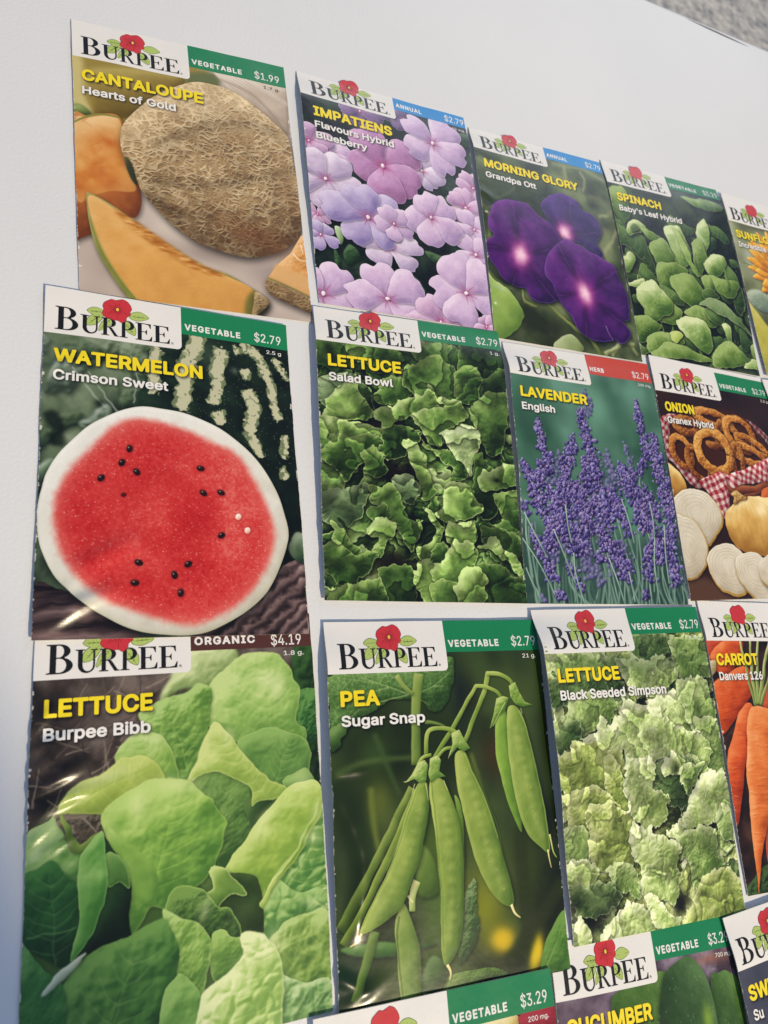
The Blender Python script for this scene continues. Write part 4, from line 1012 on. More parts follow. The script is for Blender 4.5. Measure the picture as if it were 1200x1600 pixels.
def art_bss():
    A = Art(.6, 61)
    A.expand = 13
    frilly(A, 260, 3, ((120, 90), (46, 32), (16, 9)), [('1a2412', '4a6430', '8ca45a', 'b9cb88', 'e3ebc4'), ('20280f', '586c2c', '97a854', 'c4cf86', 'e3e8bc'), ('18220f', '3c562a', '7a9850', 'abc47e', 'd8e4b4')], rim='eaf0d2', rimk=.7, blist=26)
    for z, r in ((pairs([619, 1305])[0], (70, 60)), (pairs([85, 1318])[0], (120, 70)), (pairs([476, 974])[0], (110, 40)), (pairs([830, 440])[0], (30, 40)), (pairs([298, 332])[0], (90, 30))):
        A.glow(z[0], z[1], *r, '15160f', .95)
    Pl = ('6f8a3e', 'adc276', 'e2ebbc'); Md = ('4c6a2c', '88a355', 'c2d392'); Ol = ('586c28', '93a64e', 'cad48c'); Dk = ('24381a', '4c6834', '7d985a')
    def lf(z, c, bump=1.1, bcell=36, **k):
        k.setdefault('rim', .55); k.setdefault('rimc', 'eaf0d0'); k.setdefault('vk', .4); k.setdefault('soft', .5)
        A.leaf(z, *c, ruffle=7, rcell=30, dome=26, bump=.3, bcell=bcell*.75, blister=.3*bump, sdist=14, shadow=.7, gain=.9, grad=.5, frill=(34, 8, 18), edge=.6, alpha=.97, var=.22, **k)
    for zz, r in ((pairs([619, 1305])[0], (60, 55)), (pairs([85, 1318])[0], (110, 60)), (pairs([476, 974])[0], (110, 36))):
        A.glow(zz[0], zz[1], *r, '15160f', .9)
    for zz, c in ((pairs([41, 214, 204, 198, 419, 225, 430, 297, 257, 331, 66, 293]), Md), (pairs([545, 134, 787, 145, 801, 227, 582, 256]), Dk), (pairs([784, 156, 994, 156, 986, 309, 812, 334]), Md),
                  (pairs([461, 226, 642, 248, 766, 279, 777, 353, 610, 377, 437, 328]), Pl), (pairs([10, 320, 155, 306, 396, 326, 407, 398, 172, 415, 7, 407]), Dk),
                  (pairs([73, 458, 188, 406, 312, 393, 360, 455, 298, 521, 187, 543, 102, 508]), Md), (pairs([596, 438, 722, 398, 833, 461, 816, 528, 690, 530, 614, 480]), Pl), (pairs([801, 375, 945, 350, 989, 491, 921, 633, 835, 545]), Md)):
        lf(zz, c)
    lf(pairs([15, 541, 77, 507, 163, 531, 137, 597, 8, 616]), Dk, .3)
    lf(pairs([850, 546, 986, 533, 998, 639, 963, 792, 856, 783, 839, 689]), Md)
    lf(pairs([404, 413, 425, 439, 497, 433, 586, 478, 688, 535, 805, 543, 888, 610, 876, 692, 793, 798, 734, 722, 628, 673, 540, 686, 411, 700, 327, 640, 253, 610, 160, 579, 239, 546, 277, 490, 307, 541, 367, 515, 396, 477]), Pl, veins=[pairs([540, 686, 561, 588, 527, 485]), pairs([560, 658, 689, 597]), pairs([541, 646, 427, 559])], vcol='e6eece', vw=6)
    lf(pairs([-2, 643, 88, 617, 125, 591, 211, 621, 299, 647, 355, 710, 338, 815, 242, 839, 143, 810, 44, 801, -3, 746]), Ol, veins=[pairs([333, 843, 282, 743, 233, 642])], vcol='cdd6a4')
    lf(pairs([286, 646, 355, 710, 360, 846, 386, 945, 312, 899, 249, 787]), Ol)
    lf(pairs([26, 804, 168, 808, 290, 868, 373, 943, 221, 899, 163, 968, 86, 987, 35, 889]), Ol)
    lf(pairs([-16, 939, 55, 928, 135, 993, 78, 1079, -3, 1060]), Md)
    lf(pairs([159, 883, 226, 861, 338, 901, 379, 944, 345, 998, 350, 1065, 310, 1126, 234, 1121, 153, 1060, 138, 965]), Ol, 1.5, 42)
    lf(pairs([743, 682, 848, 751, 858, 844, 787, 898, 735, 863]), Md)
    lf(pairs([532, 725, 681, 697, 780, 786, 731, 882, 615, 891, 552, 845]), Dk, .8)
    lf(pairs([577, 714, 628, 673, 681, 662, 728, 716, 710, 770, 636, 774, 596, 760]), Pl, .9, 22, )
    A.glow(*pairs([663, 746])[0], 36, 30, '2a3418', .8); A.glow(*pairs([692, 859])[0], 50, 40, '28331a', .85)
    lf(pairs([712, 760, 837, 730, 832, 791, 766, 856, 712, 830]), Md)
    lf(pairs([368, 711, 443, 678, 541, 681, 547, 756, 516, 812, 595, 839, 625, 872, 579, 936, 509, 982, 413, 943, 368, 880, 352, 807]), Pl, .9, 40, veins=[pairs([498, 918, 460, 817, 463, 719])], vcol='e9f0cf', vw=6)
    lf(pairs([582, 1005, 615, 969, 726, 912, 797, 848, 897, 807, 976, 793, 995, 909, 949, 970, 844, 994, 706, 1024]), Pl)
    lf(pairs([913, 951, 996, 939, 1000, 1073, 911, 1042]), Md)
    lf(pairs([618, 1038, 764, 1025, 877, 1058, 851, 1115, 935, 1185, 925, 1216, 817, 1220, 760, 1296, 697, 1253, 684, 1154, 621, 1107]), Md)
    lf(pairs([343, 1016, 397, 960, 484, 1013, 562, 1042, 623, 1078, 596, 1182, 602, 1250, 553, 1287, 451, 1254, 397, 1213, 426, 1141, 367, 1086]), Pl, 1.5, 44)
    lf(pairs([215, 1128, 324, 1118, 391, 1227, 347, 1249, 300, 1210, 250, 1208]), Md)
    lf(pairs([2, 1070, 92, 1057, 143, 1096, 106, 1166, 117, 1236, 45, 1172, 2, 1134]), Pl)
    lf(pairs([15, 1172, 165, 1183, 246, 1240, 141, 1290, 28, 1283]), Dk, .5)
    lf(pairs([634, 1389, 716, 1304, 829, 1231, 951, 1222, 1017, 1306, 1013, 1415, 823, 1422]), Ol, .9)
    lf(pairs([141, 1418, 210, 1328, 265, 1289, 345, 1267, 440, 1333, 559, 1345, 579, 1400, 429, 1416, 283, 1431]), Pl, 1.5, 40)
    lf(pairs([431, 1256, 499, 1289, 545, 1348, 575, 1376, 463, 1360]), Pl)
    lf(pairs([11, 1308, 50, 1349, 61, 1414, 6, 1406]), Pl, .3)
    A.glow(500, 250, 700, 90, '2c4020', .55)
    A.warp(((140, 24), (54, 13), (20, 7), (10, 3)))
    A.crumple(230, 3, ((100, 70), (38, 20), (15, 8)), .42, .32)
    A.grade(.92, .84, (1.0, 1.0, .98))
    return A

def art_spinach():
    A = Art(.56, 71)
    A.fill(['11190e', '1d2a17', '304026', '46583a'], 120, 1.4, 4)
    A.swell = .6
    A.glow(90, 330, 160, 200, '6c8a4c', .8); A.glow(60, 260, 100, 80, '8aa563', .6); A.glow(330, 300, 160, 80, '3a4f2c', .8)
    D = ('1f3618', '41602c', '6f9050'); M = ('35561f', '68893e', 'a0bc72'); L = ('45692b', '88aa5c', 'd6e6b4')
    def lf(z, c, bump=.4, bcell=40, **k):
        k.setdefault('rim', .6); k.setdefault('rimc', 'd2e2b0')
        k.setdefault('rib', 'auto'); k.setdefault('vcol', 'd2e2ae'); k.setdefault('vw', 5); k.setdefault('vk', .2)
        k.pop('veins', None)
        A.leaf(z, *c, ruffle=1.2, rcell=40, dome=85, bump=bump*.12, blister=bump*.12, bcell=bcell*1.1, sdist=14, shadow=.85, gain=.5, grad=.65, edge=.35, **k)
    scatter_leaves(A, 60, (-20, 480, 1020, 1420), [D, D, ('24381c', '3f5c30', '5f7f48')], (35, 80), dome=50, gain=.6, bump=.1, sdist=11, shadow=.6, rim=.35, rimc='8fae6c', rib='auto', vcol='8aa868', vk=.3)
    lf(pairs([603, 144, 739, 211, 962, 193, 948, 122, 766, 136]), M, soft=3); lf(pairs([687, 390, 875, 340, 962, 451, 805, 431]), D, soft=2)
    lf(pairs([476, 330, 581, 360, 657, 396, 551, 468, 464, 421]), D, soft=2)
    lf(pairs([7, 202, 132, 199, 149, 347, 52, 466, 2, 339]), M, soft=4); lf(pairs([-20, 721, 81, 680, 78, 753, -19, 838]), L, soft=2)
    lf(pairs([-20, 491, 78, 523, 208, 547, 253, 698, 236, 797, 150, 728, 59, 660, -25, 626]), D, .2)
    lf(pairs([59, 502, 124, 437, 202, 437, 232, 480, 127, 544, 76, 560]), L, .2); lf(pairs([99, 494, 148, 460, 167, 493, 110, 529]), D)
    lf(pairs([184, 477, 265, 486, 346, 520, 250, 545]), M)
    lf(pairs([401, 447, 514, 396, 560, 434, 573, 539, 567, 640, 497, 720, 450, 686, 410, 570]), L)
    lf(pairs([252, 588, 308, 534, 365, 529, 406, 584, 431, 677, 401, 713, 290, 715, 262, 660]), M, veins=[pairs([391, 697, 341, 621, 314, 564])], vcol='a8c184')
    lf(pairs([479, 418, 547, 481, 567, 615, 617, 766, 562, 745, 514, 600]), ('557a2c', '86ab52', 'b3cf84'), .1)
    lf(pairs([652, 422, 718, 332, 774, 299, 789, 396, 762, 490, 708, 570, 668, 508]), L, veins=[pairs([713, 550, 725, 434, 764, 323])], vcol='d3e0b8')
    lf(pairs([604, 495, 668, 458, 713, 550, 721, 637, 629, 764, 600, 708, 597, 610]), M)
    lf(pairs([845, 651, 922, 668, 961, 752, 979, 905, 912, 1001, 871, 913]), D)
    lf(pairs([704, 627, 784, 556, 868, 569, 877, 633, 782, 727, 708, 731, 693, 679]), L, .7)
    lf(pairs([626, 776, 737, 732, 758, 825, 674, 876]), M); lf(pairs([730, 734, 822, 741, 958, 753, 918, 851, 818, 884, 758, 825]), M, .6)
    for _ in range(18):
        x, y = A.rng.uniform(40, 960), A.rng.uniform(560, 1330)
        A.stroke([(x, y), (x+A.rng.normal(0, 8), y+60), (x+A.rng.normal(0, 16), y+A.rng.uniform(110, 170))], 9, 13, '3f5f2a', '6f9448', 'a6c282', shadow=.5)
    lf(pairs([84, 834, 133, 743, 204, 790, 244, 855, 133, 867]), D); lf(pairs([-17, 925, 79, 870, 127, 863, 67, 928]), L)
    lf(pairs([269, 734, 377, 700, 486, 710, 516, 771, 419, 813, 323, 930, 254, 871]), M, .6)
    lf(pairs([252, 877, 359, 894, 424, 978, 340, 980]), D)
    lf(pairs([368, 821, 469, 780, 543, 776, 626, 848, 624, 938, 506, 990, 417, 943, 376, 880]), M, .3, veins=[pairs([600, 948, 504, 869, 416, 825])], vcol='a3bd7e')
    lf(pairs([623, 849, 713, 833, 756, 898, 636, 918]), D)
    lf(pairs([290, 988, 387, 1019, 394, 1064, 306, 1139, 177, 1133]), M)
    lf(pairs([61, 943, 118, 876, 205, 847, 254, 900, 318, 954, 329, 1017, 231, 1104, 155, 1146, 94, 1114, 80, 1045]), L, .9, 46, veins=[pairs([125, 1095, 220, 964, 275, 897]), pairs([184, 1005, 130, 944])], vcol='d0dfb4')
    lf(pairs([409, 1033, 536, 980, 646, 999, 698, 1061, 649, 1122, 532, 1065]), M, .6)
    lf(pairs([597, 996, 654, 962, 757, 1028, 698, 1096, 618, 1063]), D, .3)
    lf(pairs([556, 965, 636, 916, 726, 903, 816, 959, 902, 1044, 995, 1128, 852, 1065, 716, 1013, 625, 965]), ('3c5630', '61804c', '8fa978'), .15)
    lf(pairs([316, 1123, 405, 1062, 520, 1053, 597, 1095, 621, 1167, 611, 1262, 549, 1318, 448, 1258, 373, 1212]), L, .8, 46, veins=[pairs([539, 1296, 467, 1169, 398, 1099])], vcol='d3e0b6')
    lf(pairs([-15, 1168, 95, 1109, 168, 1146, 204, 1198, 97, 1289, -8, 1316]), M, .6)
    lf(pairs([-17, 1323, 66, 1368, 118, 1377, -8, 1397]), D)
    lf(pairs([60, 1306, 176, 1235, 318, 1213, 367, 1277, 218, 1294, 121, 1365, 55, 1387]), M)
    lf(pairs([262, 1215, 311, 1182, 357, 1209, 321, 1263, 267, 1260]), ('7f9a3c', 'a9c25e', 'c8da88'), .1)
    lf(pairs([72, 1401, 172, 1318, 305, 1275, 463, 1319, 598, 1356, 336, 1390]), M, .5)
    lf(pairs([726, 1068, 794, 1092, 784, 1205, 752, 1216, 745, 1135]), L, .2)
    lf(pairs([585, 1381, 649, 1254, 779, 1195, 862, 1257, 927, 1329, 753, 1374]), M, .7)
    lf(pairs([949, 1207, 1031, 1155, 1044, 1287, 978, 1309]), M); lf(pairs([865, 1369, 949, 1302, 1057, 1297, 1040, 1360]), L)
    for _ in range(60):
        x, y = A.rng.uniform(60, 980), A.rng.uniform(520, 1380)
        A.glow(x, y, A.rng.uniform(6, 16), A.rng.uniform(4, 9), 'dfe9cc', A.rng.uniform(.15, .45), 1, A.rng.uniform(0, 3))
    A.warp(((170, 26), (60, 12), (20, 3)))
    A.grade(1.1, .88, (1.02, 1.0, .98))
    return A
ART['salad'] = art_salad()
ART['bss'] = art_bss()
ART['spinach'] = art_spinach()


def petal_flower(A, cx, cy, r, base, spin, cols, eye, squash=1.0, tilt=0.0, n=5, seed=0, dim=1.0):
    """five broad overlapping petals with faint veins round a small eye"""
    rng = A.rng
    order = list(range(n)); rng.shuffle(order)
    lo, mid, hi = cols
    ct, st = math.cos(tilt), math.sin(tilt)
    def place(p):
        x, y = p[:, 0], p[:, 1]*squash
        return np.c_[cx+x*ct-y*st, cy+x*st+y*ct]
    for k in order:
        a = spin+k*2*math.pi/n+rng.normal(0, .09)
        L = r*rng.uniform(.84, 1.14); W = r*rng.uniform(.38, .52)
        t = np.array([(.02, -.10), (.30, -.62), (.62, -.98), (.86, -.80), (.97, -.40), (.93, 0), (1.0, .36), (.86, .82), (.60, .98), (.28, .58), (.02, .10)])
        q = np.c_[t[:, 0]*L, t[:, 1]*W*rng.uniform(.9, 1.1)]+rng.normal(0, r*.02, (11, 2))
        c, s = math.cos(a), math.sin(a)
        P = place(np.c_[q[:, 0]*c-q[:, 1]*s, q[:, 0]*s+q[:, 1]*c])
        V = [place(np.array([(0, 0), (math.cos(a+d)*L*.5, math.sin(a+d)*L*.5), (math.cos(a+d*1.5)*L*.86, math.sin(a+d*1.5)*L*.86)])) for d in (-.32, 0, .32)]
        g = (-math.cos(a)*.2-.3, -math.sin(a)*.2-.7)
        A.leaf(P, lo, mid, hi, dome=r*.24, gain=.8, bump=.14, bcell=20, shadow=.42, sdist=9, rim=.4, rimc='f1e4f4', veins=V, vw=2.4, vcol=mid, vein_amp=.5, grad=.35, gdir=(-math.cos(a)*.3-.35, -math.sin(a)*.3-.6), var=.14)
    e = place(np.array([(0, 0.0)]))[0]
    A.glow(e[0], e[1], r*.26, r*.22*squash, eye, .75)
    for k in range(n):
        a = spin+k*2*math.pi/n
        A.line(place(np.array([(0, 0), (math.cos(a)*r*.3, math.sin(a)*r*.3)])), r*.05, r*.015, eye, .6, 1.5)
    A.leaf(ell(e[0], e[1], r*.05, r*.06), 'c9a8b8', 'f0dfe6', 'ffffff', dome=4, shadow=.5, sdist=4)
    A.glow(e[0]+r*.03, e[1]+r*.05, r*.04, r*.035, '7c2f55', .9)

# print position of a point of the impatiens picture, from three of its flowers
_ia, _ib, _ic = pairs([92, 676, 861, 1186, 760, 262])
_M = np.array([[205, 685, 1], [960, 1290, 1], [775, 495, 1]], float)
_K = np.linalg.solve(_M, np.array([_ia, _ib, _ic]))
def Z_imp(x, y):
    return np.array([x, y, 1.0]) @ _K

def art_impatiens():
    A = Art(.62, 81)
    A.fill(['0c1114', '16201e', '24332a', '3a4c3a'], 120, 1.3, 4)
    for zz in (pairs([189, 1041, 255, 1114, 190, 1158, 154, 1101]), pairs([621, 974, 733, 984, 773, 1044, 671, 1031]), pairs([527, 1149, 589, 1181, 609, 1266, 549, 1254]), pairs([881, 195, 1001, 130, 1011, 221, 907, 263]), pairs([788, 619, 859, 613, 899, 676, 827, 682]), pairs([97, 1069, 142, 1135, 126, 1201])):
        A.leaf(zz, '1a2c1c', '33502f', '5c7c54', dome=20, bump=.3, soft=1)
    A.leaf(pairs([111, 950, 151, 952, 156, 1015, 138, 1056, 119, 1012]), '6c8a5c', 'a8c094', 'd8e2c8', dome=14)
    pink = ('9a78a0', 'c8a4c8', 'e4c8e2'); lil = ('a088b2', 'ccb0d4', 'e8d4ea'); wht = ('a08fb2', 'cfbdd8', 'efe4f2'); blu = ('8678ac', 'b5a5cf', 'd9cde8'); dim = ('54406a', '7d6490', 'a086ae'); deep = ('91628f', 'b784b4', 'd6aad2')
    F = [(370,320,120,dim,.3,.9), (620,355,95,dim,.8,.8), (500,300,90,dim,.1,.8), (230,570,130,lil,.4,.9), (110,480,110,pink,.9,1), (170,860,60,pink,.2,1),
         (1010,740,110,pink,.2,.9), (960,850,120,pink,.7,.9), (1000,970,110,lil,.4,.9), (1015,1110,150,lil,.1,.8), (180,950,90,blu,.4,.8),
         (700,640,120,wht,1.1,.9), (205,685,165,wht,.15,.9), (500,615,205,deep,.25,.95), (775,495,190,lil,.05,.95), (530,1035,165,wht,.7,.75), (415,880,205,blu,.6,.9), (560,930,110,lil,.2,.9),
         (765,905,160,lil,.3,1.05), (205,1230,200,lil,.1,1), (530,1285,195,lil,.45,1), (815,1425,165,pink,.2,.9), (960,1290,205,lil,.3,1), (1075,1480,70,pink,.2,1)]
    sc = 1000/880.
    for x, y, r, c, sp, sq in F:
        p = Z_imp(x, y)
        petal_flower(A, p[0], p[1], r*sc*1.02, None, sp, c, 'b04a86' if c in (deep, pink) else 'a4608f', sq, .15)
    A.warp(((140, 16), (50, 6)))
    A.grade(1.0, .95)
    return A

def art_glory():
    A = Art(.56, 91)
    A.fill(['2c3420', '465036', '5c6845', '78825a'], 200, 1.4, 4)
    A.leaf(pairs([1, 245, 148, 251, 331, 272, 492, 300, 419, 437, 198, 515, 57, 572, 7, 539]), '333d2a', '4a563a', '6a7654', soft=6, dome=60)
    for zz, c, w in ((pairs([578, 126, 809, 99, 994, 167]), '8b9268', 30), (pairs([681, 109, 678, 226, 714, 290]), '9aa178', 24), (pairs([801, 129, 831, 210, 790, 282]), 'b9b79a', 14), (pairs([874, 464, 975, 415, 1034, 329]), 'b4b592', 18), (pairs([831, 768, 936, 634, 1020, 498]), 'a3a67e', 26), (pairs([12, 242, 98, 277, 214, 268]), '77835a', 26), (pairs([120, 283, 253, 387, 108, 516]), '5f6d48', 16), (pairs([829, 333, 952, 350, 983, 437]), '6d7450', 60), (pairs([-11, 996, 83, 1077, 155, 1084]), '7a8456', 20), (pairs([19, 613, 34, 663, 14, 792]), '8f9a66', 18)):
        A.line(zz, w*1.2, w*.8, c, .7, 7)
    for zz, r in ((pairs([914, 513])[0], (80, 60)), (pairs([374, 1279])[0], (220, 90)), (pairs([210, 1238])[0], (60, 120)), (pairs([844, 377])[0], (60, 50))):
        A.glow(zz[0], zz[1], *r, '2a2e1c', .75)
    A.leaf(pairs([-10, 1039, 44, 1055, 150, 1124, 199, 1221, 152, 1323, 55, 1395, -12, 1408]), '64813c', '8faa58', 'b8cd86', dome=40, grad=.5)
    A.leaf(pairs([378, 1400, 424, 1342, 501, 1302, 563, 1331, 573, 1400]), '66764a', '8f9e6c', 'b4bf94', dome=30)
    A.stroke(pairs([374, 1134, 471, 1215, 593, 1283, 663, 1330, 704, 1409]), 22, 26, '4f5c2c', '747f44', 'a0a86c', soft=1)
    A.stroke(pairs([208, 1085, 221, 1150, 303, 1175]), 16, 16, '5c6636', '828a52', 'a6ac78', soft=1)
    for zz in (pairs([893, 1164, 930, 1268, 979, 1360]), pairs([776, 1390, 864, 1299, 972, 1291]), pairs([730, 1396, 836, 1323])):
        A.stroke(zz, 34, 24, '6a7048', '98a070', 'c3c7a0', soft=3)
    def trumpet(pts, eye, rx, ry, ang, rays, cols):
        lo, mid, hi = cols
        A.leaf(pts, lo, mid, hi, dome=30, gain=.7, bump=.1, bcell=30, shadow=.85, sdist=20, rim=.9, rimc='7c5cb4', grad=.35, var=.16)
        y0, x0, m = A.mask(catmull(pts), 6)
        h, w = m.shape
        yy, xx = np.mgrid[y0:y0+h, x0:x0+w]/A.s
        dx, dy = xx-eye[0], yy-eye[1]
        th = np.arctan2(dy, dx); rr = np.hypot(dx, dy)
        R = math.sqrt((m.sum()/A.s**2)/math.pi)
        star = np.zeros((h, w))
        for a in rays:
            d = np.abs((th-a+math.pi) % (2*math.pi)-math.pi)
            star = np.maximum(star, np.exp(-(d/.17)**2))
        star *= np.clip(1.5-rr/R*1.1, 0, 1)*np.clip(rr/R*3-.2, 0, 1)
        col = A.a[y0:y0+h, x0:x0+w]
        col += (rgb('220a3a')-col)*(star*m*.75)[..., None]
        col += (rgb('74277f')-col)*(np.exp(-(rr/(R*.5))**2)*m*.35)[..., None]
        c, s = math.cos(ang), math.sin(ang)
        e = ((dx*c+dy*s)/rx)**2+((-dx*s+dy*c)/ry)**2
        col += (rgb('c8549a')-col)*(np.exp(-e*1.5)*m*.95)[..., None]
        ray = .5+.5*np.cos(th*5+1)
        col += (rgb('f3d3e2')-col)*(np.exp(-(e*3.0)**1.2)*m*(.88+.12*ray))[..., None]
        vein = np.zeros((h, w))
        for a in rays:
            d = np.abs((th-a+math.pi) % (2*math.pi)-math.pi)*rr
            vein = np.maximum(vein, np.exp(-(d/3.5)**2))
        col += (rgb('9a5aae')-col)*(vein*m*np.clip(rr/R*2-.5, 0, 1)*.35)[..., None]
    C3 = ('2a0c48', '52206f', '7a3d92')
    trumpet(pairs([432, 491, 468, 424, 577, 359, 675, 358, 734, 381, 746, 437, 816, 455, 863, 525, 854, 607, 818, 661, 848, 737, 826, 767, 762, 750, 679, 686, 533, 708, 480, 615]), pairs([583, 642])[0], 66, 84, .2, (-2.4, -1.2, -.2, .8, 2.4), ('1c0a42', '3c1a66', '5c3688'))
    trumpet(pairs([201, 495, 130, 519, 63, 592, 25, 676, 19, 729, 54, 769, 5, 814, -5, 866, 21, 932, 62, 986, 98, 1038, 167, 1075, 233, 1073, 267, 1125, 351, 1140, 443, 1113, 506, 1032, 540, 830, 542, 689, 482, 604, 397, 557, 337, 503, 271, 486]), pairs([228, 862])[0], 70, 100, .15, (-1.6, -.35, .9, 1.95, 3.2), C3)
    trumpet(pairs([557, 706, 448, 796, 394, 880, 388, 963, 425, 1017, 446, 1092, 522, 1178, 564, 1258, 633, 1307, 711, 1315, 801, 1294, 817, 1272, 876, 1299, 947, 1235, 903, 1160, 956, 1135, 971, 1006, 955, 882, 925, 791, 855, 774, 742, 733, 653, 698]), pairs([653, 1023])[0], 72, 100, -.2, (-2.0, -.6, .55, 1.7, 2.9), C3)
    A.line(pairs([772, 1210, 790, 1261, 814, 1287]), 8, 4, 'a58fb0', .8, 1)
    for zz in (pairs([17, 629])[0], pairs([24, 1192])[0]):
        A.glow(zz[0], zz[1], 14, 9, 'f3f0d8', .9)
    A.warp(((160, 14), (50, 7), (20, 2)))
    return A

def art_lavender():
    A = Art(.56, 101)
    A.fill(['2f5644', '3f6c56', '507f68', '639680'], 260, 1.3, 3)
    A.glow(560, 340, 130, 160, '72aa8e', .7); A.glow(700, 700, 130, 160, '55876e', .6); A.glow(120, 330, 150, 200, '3d7058', .7); A.glow(420, 420, 120, 200, '3a6650', .5)
    A.flat([(-50, 1000), (300, 1080), (700, 1050), (1050, 1000), (1050, 1450), (-50, 1450)], '263f38', 60, .75)
    A.glow(690, 900, 70, 120, '4f8f78', .9)
    spikes = [(pairs([482, 259, 487, 337, 448, 419]), 70, 1), (pairs([577, 608, 587, 701, 599, 782]), 90, 1), (pairs([710, 542, 726, 626, 737, 709]), 50, 1), (pairs([257, 638, 267, 747]), 60, 1), (pairs([392, 1194, 420, 1248, 459, 1302]), 50, 1), (pairs([176, 1137, 205, 1181]), 60, 1), (pairs([382, 1186, 387, 1240]), 50, 1),
              (pairs([144, 475, 156, 567, 174, 656, 186, 753]), 62, 0), (pairs([361, 540, 304, 684, 265, 825, 240, 903]), 85, 0), (pairs([430, 377, 448, 494, 470, 618, 484, 730, 446, 832]), 85, 0), (pairs([848, 282, 853, 417, 855, 571, 789, 705]), 58, 0),
              (pairs([28, 707, 75, 809, 121, 919, 165, 1001]), 78, 0), (pairs([929, 476, 930, 629, 941, 777, 953, 960]), 90, 0), (pairs([667, 673, 702, 764, 747, 872, 786, 1019]), 120, 0), (pairs([167, 832, 215, 924, 187, 1000]), 90, 0), (pairs([343, 800, 391, 894, 455, 948]), 110, 0),
              (pairs([466, 860, 505, 926, 479, 1043]), 140, 0), (pairs([270, 939, 283, 1051, 285, 1143]), 90, 0), (pairs([59, 1051, 110, 1157, 164, 1280]), 66, 0), (pairs([531, 1097, 591, 1180, 602, 1272]), 100, 0), (pairs([755, 1137, 758, 1269]), 66, 0),
              (pairs([892, 1004, 919, 1140, 930, 1284]), 80, 0), (pairs([14, 925, 27, 961]), 50, 0), (pairs([178, 1359, 220, 1372]), 46, 0), (pairs([723, 1344, 744, 1362]), 46, 0), (pairs([247, 1198, 285, 1260, 322, 1331]), 44, 0), (pairs([86, 1377, 101, 1390]), 40, 1), (pairs([571, 804, 584, 882]), 90, 0), (pairs([472, 1099, 517, 1117]), 50, 0)]
    for _ in range(70):
        x = A.rng.uniform(0, 1000); y = A.rng.uniform(980, 1250)
        A.line([(x, y), (x+A.rng.normal(10, 30), y+200), (x+A.rng.normal(25, 50), 1440)], 9, 11, ['55786a', '6f9384', '86a898', '3f5f54'][A.rng.integers(4)], .75, 1.2)
    for p, w, soft in spikes:
        e = p[-1]
        A.stroke([p[0]+(0, 20), p[len(p)//2], e, e+(A.rng.normal(0, 16), 120), e+(A.rng.normal(20, 24), 320)] if not soft else [p[0], e], 10, 10, '4f7264', '7a9c8c', 'a8c2b2', shadow=.2, soft=.8)
    for _ in range(46):
        x = A.rng.uniform(60, 990); y = A.rng.uniform(640, 1120)
        if 470 < x < 640 and y < 700 or 600 < x < 760 and y > 900:
            continue
        spikes.append((np.array([(x, y), (x+A.rng.normal(6, 14), y+60), (x+A.rng.normal(12, 20), y+A.rng.uniform(100, 170))]), A.rng.uniform(55, 90), int(A.rng.random() < .3)))
    spikes.sort(key=lambda q: -q[2])
    pal = [('2c2260', '4f4293', '8478bc'), ('241b52', '443885', '7266b0'), ('3a2c74', '665aa8', 'a69cd2'), ('31245f', '5c4a94', '9c86bc')]
    for p, w, soft in spikes:
        q = catmull(p, closed=False, n=14)
        L = np.linalg.norm(q[-1]-q[0])
        w = w*1.15
        n = int(L*w/(150 if not soft else 380))+6
        for k in range(n):
            t = (k+.5)/n
            c = q[min(int(t*len(q)), len(q)-1)]
            ww = w*(.35+.65*min(1, t*3))*.5
            x, y = c[0]+A.rng.normal(0, .5)*ww, c[1]+A.rng.normal(0, 12)
            r = A.rng.uniform(7, 12.5)
            cl = pal[A.rng.integers(4)]
            if soft:
                cl = ('4a4a82', '6d6ba4', '9490bf')
            A.leaf(ell(x, y, r*A.rng.uniform(.7, 1), r*A.rng.uniform(.9, 1.5), A.rng.normal(0, .5)+(x-c[0])/ww*-.6, 7, .18, A.rng), *cl, dome=6, gain=1.2, shadow=.5, sdist=5, grain=.06, soft=3 if soft else 0)
            if not soft and A.rng.random() < .34:
                A.glow(x+A.rng.normal(0, 5), y+A.rng.normal(0, 5), 4, 5, ['c9c4e6', 'e3dcf0', 'd6a9c0'][A.rng.integers(3)], .85)
    for zz in (pairs([636, 859, 668, 976, 688, 1091]), pairs([268, 911, 274, 1024, 289, 1106]), pairs([827, 857, 835, 957, 829, 1066]), pairs([510, 1173, 553, 1291, 585, 1400]), pairs([631, 1235, 643, 1317, 651, 1390]), pairs([17, 961, 64, 1050, 140, 1183]), pairs([11, 1230, 58, 1336, 90, 1394]), pairs([831, 1056, 806, 1202, 810, 1398]), pairs([908, 983, 891, 1151, 890, 1295]), pairs([295, 1152, 297, 1251, 337, 1401]), pairs([0, 1088, 95, 1220, 167, 1359]), pairs([184, 1037, 230, 1144, 292, 1305])):
        A.stroke(zz, 7, 9, '4f7264', '88ab9b', 'b8d0c2', shadow=.25)
    A.grade(.95, .84)
    return A
ART['impatiens'] = art_impatiens()
ART['glory'] = art_glory()
ART['lavender'] = art_lavender()


